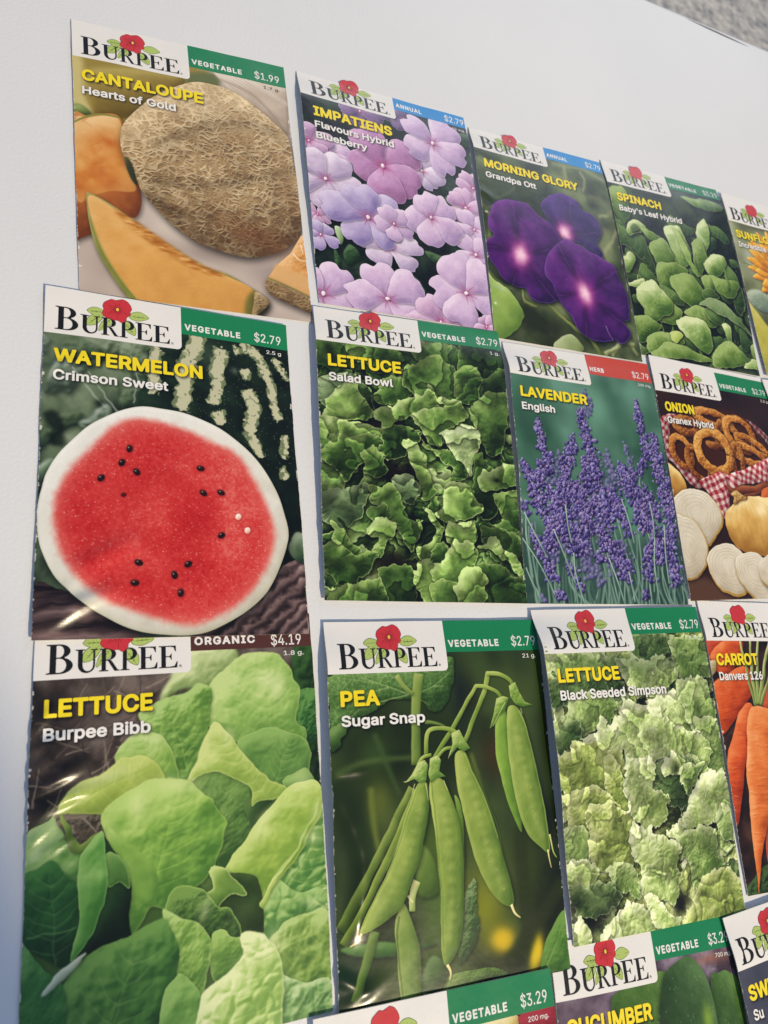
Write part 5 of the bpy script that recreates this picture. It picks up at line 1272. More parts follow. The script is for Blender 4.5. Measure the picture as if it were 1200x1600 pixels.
def art_onion():
    A = Art(.56, 111)
    A.fill(['22120f', '2e1a16', '3a231d', '4a3026'], 300, 1.0, 4)
    A.flat(pairs([10, 1288, 158, 1306, 308, 1391, 571, 1422, 576, 1481, -43, 1461]), '5b4030', 14)
    A.glow(620, 1330, 400, 40, '7a5a44', .6)
    # basket rim
    A.stroke(pairs([392, 797, 527, 804, 674, 790, 843, 738]), 46, 46, '4f2415', '8a4a2c', 'b8764c')
    A.stroke(pairs([408, 835, 543, 843, 812, 781]), 20, 20, '3a1a10', '6a3722', '91583a')
    A.leaf(pairs([705, 808, 832, 770, 788, 895, 704, 879]), '7e2a12', 'b04a20', 'd4733c')
    def gingham(pts, ang, cell, dark=1.0):
        r = A.mask(catmull(pts, n=4), 6)
        y0, x0, m = r
        h, w = m.shape
        sm = shift(blur(m, 8*A.s), int(6*A.s), int(3*A.s)); A.a[y0:y0+h, x0:x0+w] *= (1-.5*sm)[..., None]
        yy, xx = np.mgrid[y0:y0+h, x0:x0+w]/A.s
        n = (fbm(h, w, 70*A.s, A.rng, 3)-.5)*cell*2.0
        p = (xx*math.cos(ang)+yy*math.sin(ang)+n)/cell; q = (-xx*math.sin(ang)+yy*math.cos(ang)+n*.7)/cell
        a = np.clip((np.sin(p*math.pi))*5+.5, 0, 1); b = np.clip((np.sin(q*math.pi))*5+.5, 0, 1)
        k = (a+b)/2
        c = rgb('e6d3cb')+(rgb('a02a38')-rgb('e6d3cb'))*k[..., None]
        f = fbm(h, w, 60*A.s, A.rng, 3)
        H = blur(m, 16*A.s)*20*A.s+f*34*A.s
        gy, gx = np.gradient(H)
        sh = np.clip(.92-.9*(gy*-.7+gx*-.5)*-1.0*-.35, .35, 1.15)*dark
        A.put(y0, x0, m, np.clip(c*sh[..., None], 0, 1))
    gingham(pairs([-9, 442, 42, 390, 148, 373, 206, 404, 66, 450, 58, 543, 97, 640, 178, 723, 269, 765, 192, 818, 95, 757, 29, 674, -10, 579]), .9, 20, .9)
    gingham(pairs([678, 337, 765, 349, 890, 438, 931, 502, 913, 548, 849, 465, 744, 409]), .8, 18, .72)
    def ring(cx, cy, rx, ry, ang, w, cols=('6b3714', 'b0702e', 'dca45c'), a0=0, a1=2*math.pi):
        t = np.linspace(a0, a1, 26)
        k = 1+A.rng.normal(0, .02, 26); k[-1] = k[0]
        x, y = rx*np.cos(t)*k, ry*np.sin(t)*k
        c, s = math.cos(ang), math.sin(ang)
        q = np.array(Z0('onion', cx, cy))+np.c_[x*c-y*s, x*s+y*c]
        lo, mid, hi = cols
        ws = w*(1+A.rng.normal(0, .08, 26)); 
        A.stroke(q, ws, w, lo, mid, hi, dome=w*.42, bump=.8, bcell=15, shadow=.65, sdist=12, gain=.9, grain=.09, grad=.3, var=.2)
    Z0 = lambda n, x, y: Z_on(x, y)
    dk = ('542a10', '925624', 'c08a48')
    A.flat(pairs([86, 417, 293, 328, 627, 308, 800, 425, 863, 597, 500, 710, 272, 756, 103, 669, 55, 554]), '45210f', 10)
    ring(270, 470, 90, 46, .1, 50, dk); ring(430, 420, 150, 44, .15, 52); ring(470, 520, 40, 80, .3, 40, dk); ring(250, 640, 66, 92, -.3, 42); ring(340, 720, 60, 110, -.5, 36, dk)
    ring(600, 480, 100, 60, .5, 46, dk); ring(590, 520, 120, 100, .5, 50); ring(660, 590, 130, 36, .35, 44); ring(640, 660, 130, 50, .25, 46); ring(570, 700, 40, 110, .1, 40, dk)
    ring(430, 640, 128, 120, .1, 62, ('7a431a', 'c0843c', 'e4b46c'))
    A.leaf(ell(*Z_on(430, 600), 60, 26, .1), '4a2510', '8a5222', 'b88244', bump=.4, bcell=18, shadow=.2)
    gingham(pairs([433, 725, 580, 679, 728, 630, 909, 560, 851, 716, 671, 755, 535, 778, 447, 794]), .35, 21)
    gingham(pairs([209, 774, 317, 733, 424, 711, 423, 785, 415, 883, 385, 941, 333, 976, 306, 898, 251, 834]), -.35, 22)
    # onions
    on = dict(dome=70, shadow=.55, sdist=16, gain=.8, light=(.15, -.9), grad=.45)
    A.leaf(pairs([-32, 679, 23, 704, 83, 758, 104, 813, 60, 862, -16, 888, -97, 879]), '8a5a20', 'c2954c', 'ecd493', **on)
    A.leaf(pairs([341, 1008, 373, 937, 463, 881, 586, 840, 701, 844, 791, 884, 731, 1147, 606, 1181, 477, 1158, 378, 1111]), '9a6c2c', 'd4ac62', 'f2dda4', **on)
    for k in range(9):
        a = -.9+k*.22
        A.line([Z_on(590+k*4, 915), Z_on(520+k*34, 1060), Z_on(600+k*22, 1230)], 3, 2, 'a06c2c', .35, 1.5)
    A.glow(*Z_on(705, 1010), 60, 60, 'fff4cf', .55)
    A.leaf(pairs([436, 834, 481, 810, 520, 829, 569, 851, 506, 874, 466, 895, 440, 891, 456, 857]), '6e4a22', 'ad8448', 'd9bd84', dome=10, bump=.8, bcell=12)
    sl = dict(dome=26, shadow=.5, sdist=12, gain=.45, grad=.3, light=(-.2, -.9))
    def slice_(pts, edge):
        A.leaf(pts, '8c6a30', 'c7a25a', 'e6cf9a', **sl)
        c = pts.mean(0)
        A.leaf(c+(pts-c)*.965+np.array(edge), 'a79c86', 'd0c7b4', 'ece6d8', var=.1, **dict(sl, shadow=0))
        for k in (.88, .76, .64, .5, .36):
            q = catmull(c+(pts-c)*k+np.array(edge), n=4)
            A.line(np.vstack([q, q[:1]]), 2.6, 2.6, 'a99c80', .55, .8)
    slice_(pairs([-15, 911, 51, 849, 129, 821, 226, 833, 302, 888, 335, 957, 309, 1032, 247, 1100, 175, 1141, 96, 1120, 18, 1052]), (-5, -7))
    slice_(pairs([-25, 983, 53, 973, 121, 1014, 165, 1084, 179, 1162, 139, 1247, 69, 1293, -10, 1302, -43, 1222]), (-5, -4))
    slice_(pairs([160, 1209, 209, 1152, 290, 1126, 379, 1129, 447, 1169, 457, 1292, 422, 1368, 339, 1391, 230, 1358, 173, 1294]), (-3, -10))
    slice_(pairs([364, 1222, 430, 1173, 530, 1161, 600, 1202, 652, 1257, 614, 1414, 481, 1411, 388, 1329]), (-2, -10))
    slice_(pairs([555, 1222, 634, 1183, 748, 1184, 683, 1373, 582, 1345, 544, 1292]), (-2, -8))
    A.warp(((90, 9), (30, 4)))
    return A
_oa, _ob, _oc = pairs([84, 480, 767, 518, 155, 1222])
_Ko = np.linalg.solve(np.array([[200, 500, 1], [700, 600, 1], [400, 1300, 1]], float), np.array([_oa, _ob, _oc]))
def Z_on(x, y):
    return np.array([x, y, 1.0]) @ _Ko

def art_carrot():
    A = Art(.5, 121)
    A.fill(['1a100d', '2c1c16', '3f2a22', '543a2e'], 120, 1.4, 5, 1.5)
    litter(A, 60, (0, 300, 1000, 1400), ['6a4c3c', '20120e', '4d362a'], 30, 120, 6, 1, .6)
    c = dict(dome=46, gain=.8, bump=.18, bcell=26, ax=2.5, ay=.5, shadow=.6, sdist=14, light=(-.6, -.6), grad=.15, var=.12)
    K = ('8a2f12', 'cc5a2a', 'e88d58'); K2 = ('7c2413', 'b94a2c', 'd97050'); K3 = ('a24a1c', 'd97a3e', 'f0ae78')
    A.leaf(pairs([-28, 213, 133, 212, 98, 283, -9, 329]), *K2, **c)
    A.leaf(pairs([13, 271, 133, 212, 251, 211, 238, 283, 141, 364, 42, 375, 14, 329]), *K, **c)
    A.leaf(pairs([-24, 329, 34, 312, 32, 363, -9, 397]), '7a7048', 'b0a678', 'dcd6b4', **c)
    A.leaf(pairs([-31, 453, 123, 370, 236, 348, 283, 389, 268, 470, 183, 537, 61, 638, -14, 671, -32, 553]), *K, **c)
    A.leaf(pairs([323, 483, 437, 391, 584, 429, 516, 638, 332, 564]), *K2, **c)
    A.leaf(pairs([-9, 1398, 64, 1319, 165, 1280, 342, 1268, 298, 1435]), '16200f', '2c4020', '4c6638', bump=1.2, bcell=20)
    A.leaf(pairs([346, 632, 496, 592, 442, 1013, 236, 1308, 169, 1199]), *K2, **c)
    for z, a, b in ((pairs([242, 211, 248, 365, 258, 544]), 14, 22), (pairs([311, 211, 286, 378, 273, 539]), 16, 26), (pairs([375, 210, 324, 378, 283, 539]), 16, 24), (pairs([468, 210, 371, 378, 289, 539]), 18, 26), (pairs([523, 234, 427, 367, 299, 540]), 12, 18)):
        A.stroke(z, a, b, '5d7038', '93a35c', 'ced4a0')
    A.leaf(pairs([150, 558, 207, 526, 237, 549, 215, 627, 168, 714, 96, 882, 43, 1035, 0, 1098, -23, 1020, -13, 854, 42, 719, 107, 612]), *K, **c)
    A.leaf(pairs([209, 560, 255, 544, 311, 549, 371, 576, 366, 678, 294, 895, 208, 1100, 149, 1208, 94, 1332, 68, 1400, 78, 1301, 82, 1181, 103, 988, 129, 799, 173, 637]), *K3, **c)
    A.warp(((120, 10), (40, 3)))
    for f in CARROT_MARKS:
        A.line(f, 3, 1, 'f3c298', .6, .6)
        A.line(f+(3, 6), 3, 1, '8f3a14', .45, .8)
    return A
CARROT_MARKS = [pairs([221, 727, 256, 745]), pairs([141, 821, 182, 818]), pairs([212, 889, 268, 888]), pairs([120, 947, 163, 961]), pairs([111, 1051, 158, 1049]), pairs([108, 667, 135, 685]), pairs([23, 835, 62, 832]), pairs([12, 960, 47, 968]), pairs([72, 444, 105, 467]), pairs([164, 399, 190, 423]), pairs([225, 650, 275, 646]), pairs([100, 1132, 137, 1140])]

def art_sunflower():
    A = Art(.45, 131)
    A.fill(['4d5038', '767c58', '9aa27c', 'c4c8ac'], 260, 1.3, 3)
    A.glow(*pairs([112, 519])[0], 120, 220, 'c9ceb8', .8); A.glow(*pairs([292, 222])[0], 200, 60, '55503e', .8); A.glow(*pairs([183, 397])[0], 110, 90, '8f9a5e', .7)
    A.leaf(pairs([-14, 862, 49, 928, 122, 1029, 227, 1162, 139, 1438, -7, 1409, -15, 1146]), '8d8a30', 'b7b04c', 'd4cd7c', soft=4, dome=60)
    A.leaf(pairs([-1, 797, 101, 756, 200, 790, 250, 884, 142, 927, 29, 894]), '66766a', '8c9c86', 'b6c2ac', soft=5, bump=.3)
    cx, cy = pairs([430, 591])[0]
    for lay in (0, 1):
        for k in range(24):
            a = k*2*math.pi/24+lay*.13+A.rng.normal(0, .06)
            L = A.rng.uniform(330, 430)*(1-.15*lay)
            d = np.array([math.cos(a), math.sin(a)]); n = np.array([-d[1], d[0]]); c = np.array([cx, cy])
            w = A.rng.uniform(38, 52)
            A.leaf(np.array([c+d*90-n*w*.6, c+d*L*.6-n*w, c+d*L, c+d*L*.6+n*w, c+d*90+n*w*.6]), 'a35f14', 'e0992c', 'f7c85e', dome=14, shadow=.45, sdist=10, grad=.4, bump=.2)
    A.leaf(ell(cx, cy, 140, 145), '1c100a', '3c2212', '6c4322', bump=1.2, bcell=12, dome=40)
    for zz in (pairs([38, 559, 97, 568, 157, 577]), pairs([221, 430, 259, 463, 279, 500])):
        A.line(zz, 12, 3, '6f7f48', .9, 1)
    return A

def art_cucumber():
    A = Art(.5, 141)
    A.fill(['4c3f4a', '685a68', '837585', '9a8c9a'], 60, 1.2, 5)
    A.glow(60, 260, 300, 120, '51404a', .5); A.glow(850, 160, 180, 30, '9a6a58', .7)
    c = dict(dome=70, gain=.8, shadow=.55, sdist=18, bump=.15, bcell=30, light=(.6, -.5), grad=.3)
    A.leaf(pairs([265, 250, 323, 208, 430, 183, 557, 171, 597, 230, 520, 334, 377, 445, 242, 476]), '2c4420', '4a6a30', '6f8f4c', **c)
    A.leaf(pairs([820, 238, 873, 221, 932, 223, 1040, 320, 1052, 505, 876, 590, 811, 462]), '2b4220', '476534', '6c8c52', **c)
    A.leaf(pairs([545, 223, 573, 180, 634, 152, 704, 134, 746, 155, 789, 209, 811, 273, 822, 382, 806, 519, 542, 473, 511, 333]), '24381f', '3c5733', '5f7d50', **c)
    A.glow(*pairs([770, 380])[0], 40, 80, '98b440', .7)
    for _ in range(60):
        x, y = A.rng.uniform(430, 900), A.rng.uniform(160, 520)
        A.glow(x, y, 4, 4, '9fb58a', .5)
    return A

def art_beet():
    A = Art(.4, 151)
    A.fill(['2a1512', '4a2420', '5e3a30', '7c5a48'], 120, 1.2, 4)
    A.leaf(pairs([554, 132, 611, 122, 705, 112, 801, 121, 831, 144, 816, 179, 784, 235, 600, 213]), 'a8934e', 'd8c88c', 'f0e8c4', dome=60)
    A.leaf(pairs([827, 139, 879, 124, 950, 122, 1041, 138, 1092, 208, 1038, 285, 901, 244, 841, 177]), '3c0a14', '7a1a2a', 'a83e4c', dome=70)
    return A

def art_sweet():
    A = Art(.4, 161)
    A.fill(['3a3c48', '474957', '555866', '666a78'], 240, 1.0, 4)
    A.leaf(np.array([(300, 620), (520, 560), (800, 640), (900, 1000), (700, 1400), (400, 1380), (280, 1000)]), 'b98a20', 'e2bc4c', 'f5e09a', bump=1.0, bcell=30, dome=80)
    return A

def art_corner():
    A = Art(.3, 171)
    A.fill(['1e2a1a', '35482c', '546a44', '74895e'], 120, 1.3, 4)
    scatter_leaves(A, 40, (0, 200, 1000, 1400), [('2f4a1e', '5d7d3c', '8ba45c'), ('1c3014', '3a5626', '5f7d3e')], (80, 150), dome=40, bump=.3)
    return A
for _n, _f in (('onion', art_onion), ('carrot', art_carrot), ('sunflower', art_sunflower), ('cucumber', art_cucumber), ('beet', art_beet), ('sweet', art_sweet), ('corner', art_corner)):
    ART[_n] = _f()

# outlines of the printed alphabets: advance, then closed loops, in thousandths of an em
GLYPHS = {'heavy':{'A':[480,[0,-30,16,-34,86,-34,106,-26,116,-13,156,101,161,108,316,108,321,105,365,-15,381,-31,396,-34,466,-34,481,-29,493,-15,497,0,494,15,308,520,301,531,291,539,276,543,196,542,181,536,172,525,-16,10,-17,-5,-14,-15],[206,233,203,235,205,240,236,333,241,332,275,235]],
'B':[456,[44,-30,60,-34,245,-34,310,-28,345,-19,385,2,411,25,430,50,441,75,449,105,452,135,449,170,443,195,432,220,415,244,391,270,411,295,425,325,432,360,429,405,419,440,403,470,380,496,345,520,295,538,240,543,55,542,40,536,30,525,26,510,26,0,30,-16],[160,92,160,197,270,195,300,181,317,160,321,140,318,120,310,108,295,98,260,92],[160,319,160,417,260,416,281,410,296,395,302,375,299,355,291,340,275,328,245,320]],
'C':[510,[220,-37,270,-41,325,-35,367,-22,410,2,442,28,471,63,494,108,506,153,506,168,502,178,485,192,400,193,389,188,380,180,364,138,340,110,305,92,265,87,230,92,200,106,176,128,156,158,145,188,140,218,138,273,142,308,151,338,167,368,185,391,210,408,235,418,265,422,295,419,320,411,340,398,355,384,368,363,380,329,390,319,400,315,480,315,496,323,505,338,504,368,490,409,470,446,445,478,415,504,385,522,350,537,310,546,245,549,200,541,151,523,112,498,75,463,40,410,21,363,10,313,6,253,14,173,29,123,51,78,82,38,129,-2,175,-25]],
'D':[502,[44,-30,60,-34,245,-33,320,-19,365,0,402,25,425,47,453,85,480,145,492,200,495,280,488,335,473,385,440,445,408,480,370,507,320,529,250,542,55,542,40,536,30,525,26,510,26,0,30,-16],[160,92,159,415,165,418,240,417,290,405,315,390,334,370,349,345,357,320,364,275,364,235,360,200,349,165,335,141,321,125,285,103,235,92]],
'E':[419,[44,-30,60,-34,375,-34,391,-30,405,-16,409,0,409,60,404,75,390,88,375,91,165,91,159,95,160,194,360,195,380,205,386,215,389,230,388,295,380,309,370,316,355,320,160,320,159,415,165,418,375,418,390,423,402,435,406,455,406,515,400,528,390,538,370,543,60,543,45,539,30,525,26,510,26,0,30,-16]],
'F':[410,[44,-30,60,-34,130,-34,145,-27,155,-15,159,0,160,187,350,187,365,193,376,205,380,220,380,285,372,300,360,309,345,312,160,313,159,415,165,418,370,418,385,422,399,435,403,455,402,515,396,530,385,539,370,543,60,543,45,539,30,525,26,510,26,0,30,-16]],
'G':[520,[220,-37,270,-41,315,-37,370,-22,410,-1,445,28,480,73,498,113,508,153,512,198,511,263,498,283,475,290,280,290,265,285,257,278,249,258,249,198,253,183,260,173,280,165,376,163,368,143,355,123,339,108,320,97,300,90,270,87,225,94,205,104,185,119,157,158,145,188,140,218,138,273,142,308,151,338,170,373,188,393,210,409,235,418,265,422,295,419,320,410,350,386,365,363,381,328,400,315,480,315,497,323,507,338,508,348,505,368,491,408,472,443,445,477,415,503,385,521,350,536,310,546,245,549,195,541,150,523,111,498,75,464,40,411,21,363,10,313,6,253,14,173,29,123,51,78,81,38,129,-2,175,-25]],
'H':[517,[44,-30,60,-34,130,-34,145,-27,155,-15,159,0,159,195,165,198,355,198,358,190,358,0,362,-15,375,-29,390,-34,460,-34,475,-29,484,-20,491,0,491,510,487,525,478,535,460,543,390,543,375,538,362,525,358,510,358,330,355,323,160,323,159,510,154,525,140,539,125,543,55,542,45,539,34,530,26,510,26,0,30,-16]],
'I':[300,[15,-30,31,-34,271,-34,286,-30,300,-15,303,0,303,60,296,78,276,90,221,91,217,95,217,415,221,418,276,418,290,425,299,435,303,450,303,515,296,530,283,540,271,543,31,543,16,539,1,525,-3,510,-3,450,5,430,26,418,81,418,84,410,84,95,81,91,21,90,2,75,-3,60,-3,-5,4,-20]],
'L':[393,[44,-30,60,-34,365,-34,385,-24,395,-5,394,65,386,80,375,88,360,91,165,91,159,95,159,510,150,531,130,542,50,541,35,532,27,515,26,0,30,-16]],
'M':[628,[44,-30,60,-34,125,-34,140,-29,152,-15,156,0,156,215,160,225,259,-20,270,-30,285,-34,345,-34,360,-29,372,-15,470,232,470,0,474,-15,485,-28,500,-34,570,-34,591,-25,598,-15,602,0,602,505,600,520,590,534,570,543,475,543,460,539,450,530,315,184,178,530,165,540,150,543,55,542,35,532,26,510,26,0,30,-16]],
'N':[523,[44,-30,60,-34,130,-34,148,-25,157,-10,160,293,364,-25,385,-34,465,-34,480,-30,490,-21,497,0,497,510,493,525,485,535,465,543,395,543,377,535,367,520,365,230,360,219,160,533,140,542,60,543,45,539,34,530,26,510,26,0,30,-16]],
'O':[533,[219,-37,270,-41,335,-32,380,-16,420,9,457,43,493,98,513,148,523,198,527,258,519,333,505,383,483,428,454,468,415,503,360,533,315,545,265,549,200,541,155,525,115,501,80,468,50,428,28,383,10,313,6,253,14,173,29,123,52,78,82,38,130,-3,175,-25],[250,88,225,94,200,106,180,123,162,148,150,173,142,203,138,238,138,278,142,308,151,338,163,363,183,388,202,403,225,415,255,421,280,421,310,414,332,403,355,384,370,363,383,338,391,308,396,273,395,233,391,198,382,168,366,138,350,120,330,104,305,93,280,88]],
'P':[445,[44,-30,60,-34,130,-34,141,-30,152,-20,159,0,160,152,260,153,295,158,330,169,353,180,380,199,400,220,420,250,432,280,440,315,442,365,437,400,425,435,404,470,380,495,350,516,295,537,240,543,55,542,40,536,30,525,26,510,26,0,30,-16],[160,277,160,417,255,416,278,410,295,397,307,375,310,340,303,310,290,293,275,283,250,277]],
'R':[449,[44,-30,60,-34,130,-34,141,-30,152,-20,159,0,159,160,165,164,225,164,229,160,322,-15,335,-29,350,-34,430,-34,445,-29,458,-15,462,0,458,15,363,190,363,195,390,216,411,240,433,285,443,335,443,370,438,400,427,435,410,466,380,498,350,518,295,537,240,543,55,542,40,536,30,525,26,510,26,0,30,-16],[160,289,160,417,260,416,285,408,300,395,310,370,310,340,303,315,290,302,255,290]],
'S':[447,[173,-39,223,-43,268,-40,318,-28,353,-12,383,9,408,36,429,71,439,106,442,151,434,191,417,226,390,256,358,278,323,295,178,341,158,355,150,366,152,391,168,410,193,421,228,424,258,420,287,406,299,391,308,360,317,351,328,345,403,344,418,349,428,358,435,376,431,411,421,441,398,477,373,502,345,521,313,535,278,545,228,550,188,547,143,536,108,521,78,501,48,469,32,441,21,406,18,371,23,331,38,296,63,264,93,241,128,223,273,177,298,164,310,151,310,126,293,103,263,88,223,83,188,88,158,101,143,120,132,156,113,169,33,170,22,166,10,156,4,136,11,96,26,56,47,26,68,6,98,-14,133,-29]],
'T':[449,[177,-30,192,-34,262,-34,277,-27,287,-15,291,0,291,415,297,418,417,418,438,425,450,445,451,510,447,525,432,539,417,543,32,543,17,539,2,525,-2,510,-2,450,2,435,12,424,32,418,152,418,159,415,159,0,162,-15]],
'U':[517,[210,-38,260,-42,300,-39,340,-31,365,-21,395,-6,425,17,451,47,472,82,484,117,491,157,491,507,486,527,470,540,455,543,385,542,370,534,361,522,359,507,359,177,356,152,345,127,325,105,300,92,270,86,230,88,200,100,176,122,161,152,158,182,158,507,153,527,143,537,130,542,60,543,41,537,29,522,26,507,26,172,30,132,39,97,66,47,105,7,155,-23]],
'V':[480,[188,-30,201,-34,281,-34,296,-29,308,-15,496,500,496,515,493,525,476,540,461,543,391,543,376,537,366,527,241,169,111,529,91,542,16,543,1,539,-13,525,-18,510,-15,495,171,-10,176,-20]],
'W':[686,[139,-30,151,-34,231,-34,246,-30,258,-20,341,280,346,272,428,-20,441,-31,456,-34,531,-34,553,-25,563,-10,702,500,702,520,691,535,671,543,601,543,586,538,573,525,491,216,412,520,396,538,381,543,301,542,286,536,276,525,196,225,191,223,111,526,96,540,81,543,11,542,-9,532,-17,515,-16,500,123,-10,128,-20]],
'Y':[472,[188,-30,201,-34,271,-34,286,-29,299,-15,302,0,303,200,486,495,489,505,487,520,481,530,471,539,456,543,381,543,360,535,236,337,121,525,111,536,91,543,11,542,-4,536,-13,525,-17,505,-12,490,169,200,170,-5,176,-20]]},'bold':{"'":[206,[65,298,75,294,130,294,142,298,150,308,160,508,155,522,145,531,65,532,55,527,48,518,54,318,56,308]],
'1':[453,[63,-20,76,-24,391,-24,404,-20,413,-10,415,55,406,73,391,79,300,80,300,510,296,521,286,530,201,533,187,530,71,446,64,435,62,355,70,340,81,334,96,336,186,402,188,400,188,85,186,79,76,79,61,73,53,60,52,0,55,-10],[236,25,236,30,252,30,251,25]],
'2':[453,[51,-20,64,-24,389,-24,402,-20,411,-10,413,60,409,70,399,79,219,81,209,85,300,180,356,245,385,290,401,335,404,390,399,418,389,445,373,470,354,492,330,510,304,524,274,534,229,539,194,537,159,529,119,510,94,490,74,467,58,440,44,395,42,360,49,345,59,339,129,338,139,341,150,355,154,386,165,410,184,426,209,435,244,434,274,420,290,400,296,370,288,335,264,298,43,60,40,50,40,0,42,-10]],
'6':[453,[186,-27,224,-31,259,-28,294,-20,324,-6,350,13,379,45,395,73,407,108,413,153,410,193,397,238,376,273,353,298,314,323,274,335,233,338,344,498,344,518,339,526,329,532,249,532,234,524,91,313,64,263,47,218,40,178,40,143,49,98,63,63,84,33,116,3,149,-15],[219,73,189,82,165,103,152,133,149,168,157,198,175,223,204,238,234,241,264,232,286,213,300,183,303,148,293,113,274,89,249,75]],
'B':[456,[47,-20,60,-24,245,-24,305,-19,340,-10,371,5,402,30,421,55,433,80,440,110,442,140,438,175,430,201,417,225,375,270,399,295,415,326,422,365,419,405,409,440,395,465,372,490,340,512,295,528,245,533,60,533,49,530,39,520,36,505,36,0,38,-10],[150,82,150,207,250,207,275,204,305,190,325,165,331,145,329,120,316,100,300,90,260,82],[150,309,150,427,265,426,290,416,305,400,311,380,310,355,300,335,282,320,245,310]],
'C':[510,[220,-27,270,-31,320,-26,360,-14,405,10,438,38,469,78,487,118,497,158,493,173,480,183,400,183,388,173,370,128,347,103,310,84,270,77,230,82,195,98,170,119,148,153,136,183,130,218,128,273,132,308,142,343,160,377,179,398,205,417,230,427,265,432,295,429,325,419,345,407,364,388,377,368,387,338,400,326,475,324,486,328,495,338,497,348,494,363,480,407,460,443,440,468,415,491,385,511,350,526,310,536,245,539,200,531,155,514,120,492,84,458,50,408,30,358,20,308,16,253,23,178,38,128,60,83,90,44,135,6,175,-14]],
'D':[502,[47,-20,60,-24,220,-24,270,-20,300,-15,340,-1,380,21,415,51,445,90,471,150,482,200,485,280,478,335,464,380,435,435,400,474,365,499,320,519,250,532,60,533,49,530,39,520,36,505,36,0,38,-10],[150,82,149,425,155,428,240,427,270,422,295,414,320,399,343,375,357,350,368,320,374,275,374,235,370,200,358,160,345,138,330,120,305,101,285,92,235,82]],
'E':[419,[47,-20,60,-24,375,-24,385,-22,395,-13,399,0,399,60,395,70,385,79,155,81,149,85,150,204,360,205,375,215,379,230,379,290,375,300,365,308,150,310,149,425,155,428,380,429,390,435,396,450,396,510,394,520,385,529,370,533,60,533,49,530,39,520,36,505,36,0,38,-10]],
'F':[410,[47,-20,60,-24,125,-24,138,-20,146,-10,150,197,345,197,357,200,367,210,370,220,370,280,365,293,355,301,150,303,149,425,155,428,370,428,380,430,390,440,393,455,392,515,380,530,370,533,60,533,49,530,39,520,36,505,36,0,38,-10]],
'G':[520,[221,-27,270,-31,315,-27,368,-12,405,8,440,38,471,78,489,118,499,158,502,258,498,268,490,276,475,280,285,280,270,276,260,263,259,198,261,188,270,179,280,175,388,173,377,138,355,108,330,91,305,81,270,77,240,80,210,90,185,105,163,128,148,153,136,183,130,218,128,273,132,308,142,343,160,377,178,398,205,417,230,427,265,432,295,429,320,421,340,409,357,393,374,368,386,338,400,326,475,325,487,328,496,338,498,353,483,403,464,438,440,468,410,494,380,513,345,527,305,537,245,539,200,531,155,515,115,489,83,458,50,408,30,358,20,308,16,253,23,178,38,128,60,83,90,43,135,6,175,-14]],
'H':[517,[47,-20,60,-24,125,-24,138,-20,146,-10,149,205,155,208,365,208,368,200,370,-10,379,-20,390,-24,460,-24,476,-15,481,0,481,510,478,520,470,529,460,532,390,533,380,529,371,520,368,510,368,320,365,313,150,313,149,510,146,520,136,530,125,533,55,532,40,522,36,510,36,0,38,-10]],
'I':[300,[18,-20,31,-24,271,-24,283,-20,291,-10,293,60,286,74,271,81,211,81,207,85,207,425,211,428,276,429,290,440,293,450,293,510,291,520,281,530,271,533,31,533,20,530,10,520,7,510,7,450,14,435,31,428,91,428,94,420,94,85,91,81,26,80,11,70,7,60,7,0,9,-10]],
'L':[393,[47,-20,60,-24,360,-24,375,-20,385,-5,385,60,380,72,370,79,155,81,149,85,149,510,142,525,130,532,55,532,43,525,36,510,36,0,38,-10]],
'O':[533,[220,-27,270,-31,330,-23,375,-7,415,18,450,51,485,103,502,148,513,198,517,258,509,333,494,383,475,423,445,463,400,501,355,524,310,536,245,539,200,531,155,514,120,492,85,459,50,407,30,358,20,308,16,253,23,178,38,128,60,83,90,44,135,6,175,-14],[250,78,220,85,195,98,171,118,153,143,141,168,133,198,128,233,128,278,132,308,142,343,155,368,175,395,195,411,220,424,250,431,280,431,305,426,335,413,360,393,379,368,393,338,401,308,406,273,405,233,401,198,393,168,378,138,358,113,335,96,305,82,280,78]],
'S':[447,[174,-29,223,-33,263,-31,303,-22,348,-4,376,16,400,41,420,76,429,106,432,151,425,186,408,221,383,249,353,270,320,286,173,333,153,346,141,361,139,376,141,391,158,415,188,430,223,434,263,429,290,416,308,396,316,366,328,356,403,354,418,361,425,376,420,411,409,441,390,471,368,493,342,511,313,525,278,535,243,539,193,538,158,531,113,512,83,492,58,465,41,436,31,406,28,371,33,332,46,301,70,271,98,250,138,229,288,182,311,166,320,151,319,121,310,106,298,95,268,79,223,73,183,79,153,93,136,111,126,146,113,159,38,161,28,158,19,151,14,136,22,91,35,61,53,35,78,11,103,-6,133,-19]],
'a':[389,[120,-29,160,-33,195,-30,225,-21,250,-7,270,-23,340,-24,352,-19,359,-9,361,251,356,296,343,331,322,361,295,383,260,398,220,407,180,408,140,402,105,391,75,374,50,352,31,326,18,296,19,281,30,270,100,250,117,256,130,279,143,291,175,305,200,307,225,302,240,292,249,276,252,256,245,253,130,236,75,219,40,195,16,161,8,131,7,96,12,66,22,41,39,16,61,-4,85,-17],[150,71,130,79,118,91,116,111,125,127,160,141,250,154,251,131,248,116,240,101,226,86,195,72]],
'b':[424,[191,-28,248,-31,298,-19,341,7,373,42,399,92,412,147,413,212,405,267,389,307,364,347,338,372,298,396,263,406,213,408,173,399,143,383,138,387,138,507,134,522,118,532,48,532,33,522,29,507,30,-8,37,-18,48,-23,113,-24,128,-18,138,-2,163,-18],[208,72,188,77,173,87,151,117,138,162,138,212,148,255,168,286,193,302,228,305,248,302,263,294,287,267,302,222,303,167,293,123,273,92,258,80,243,74]],
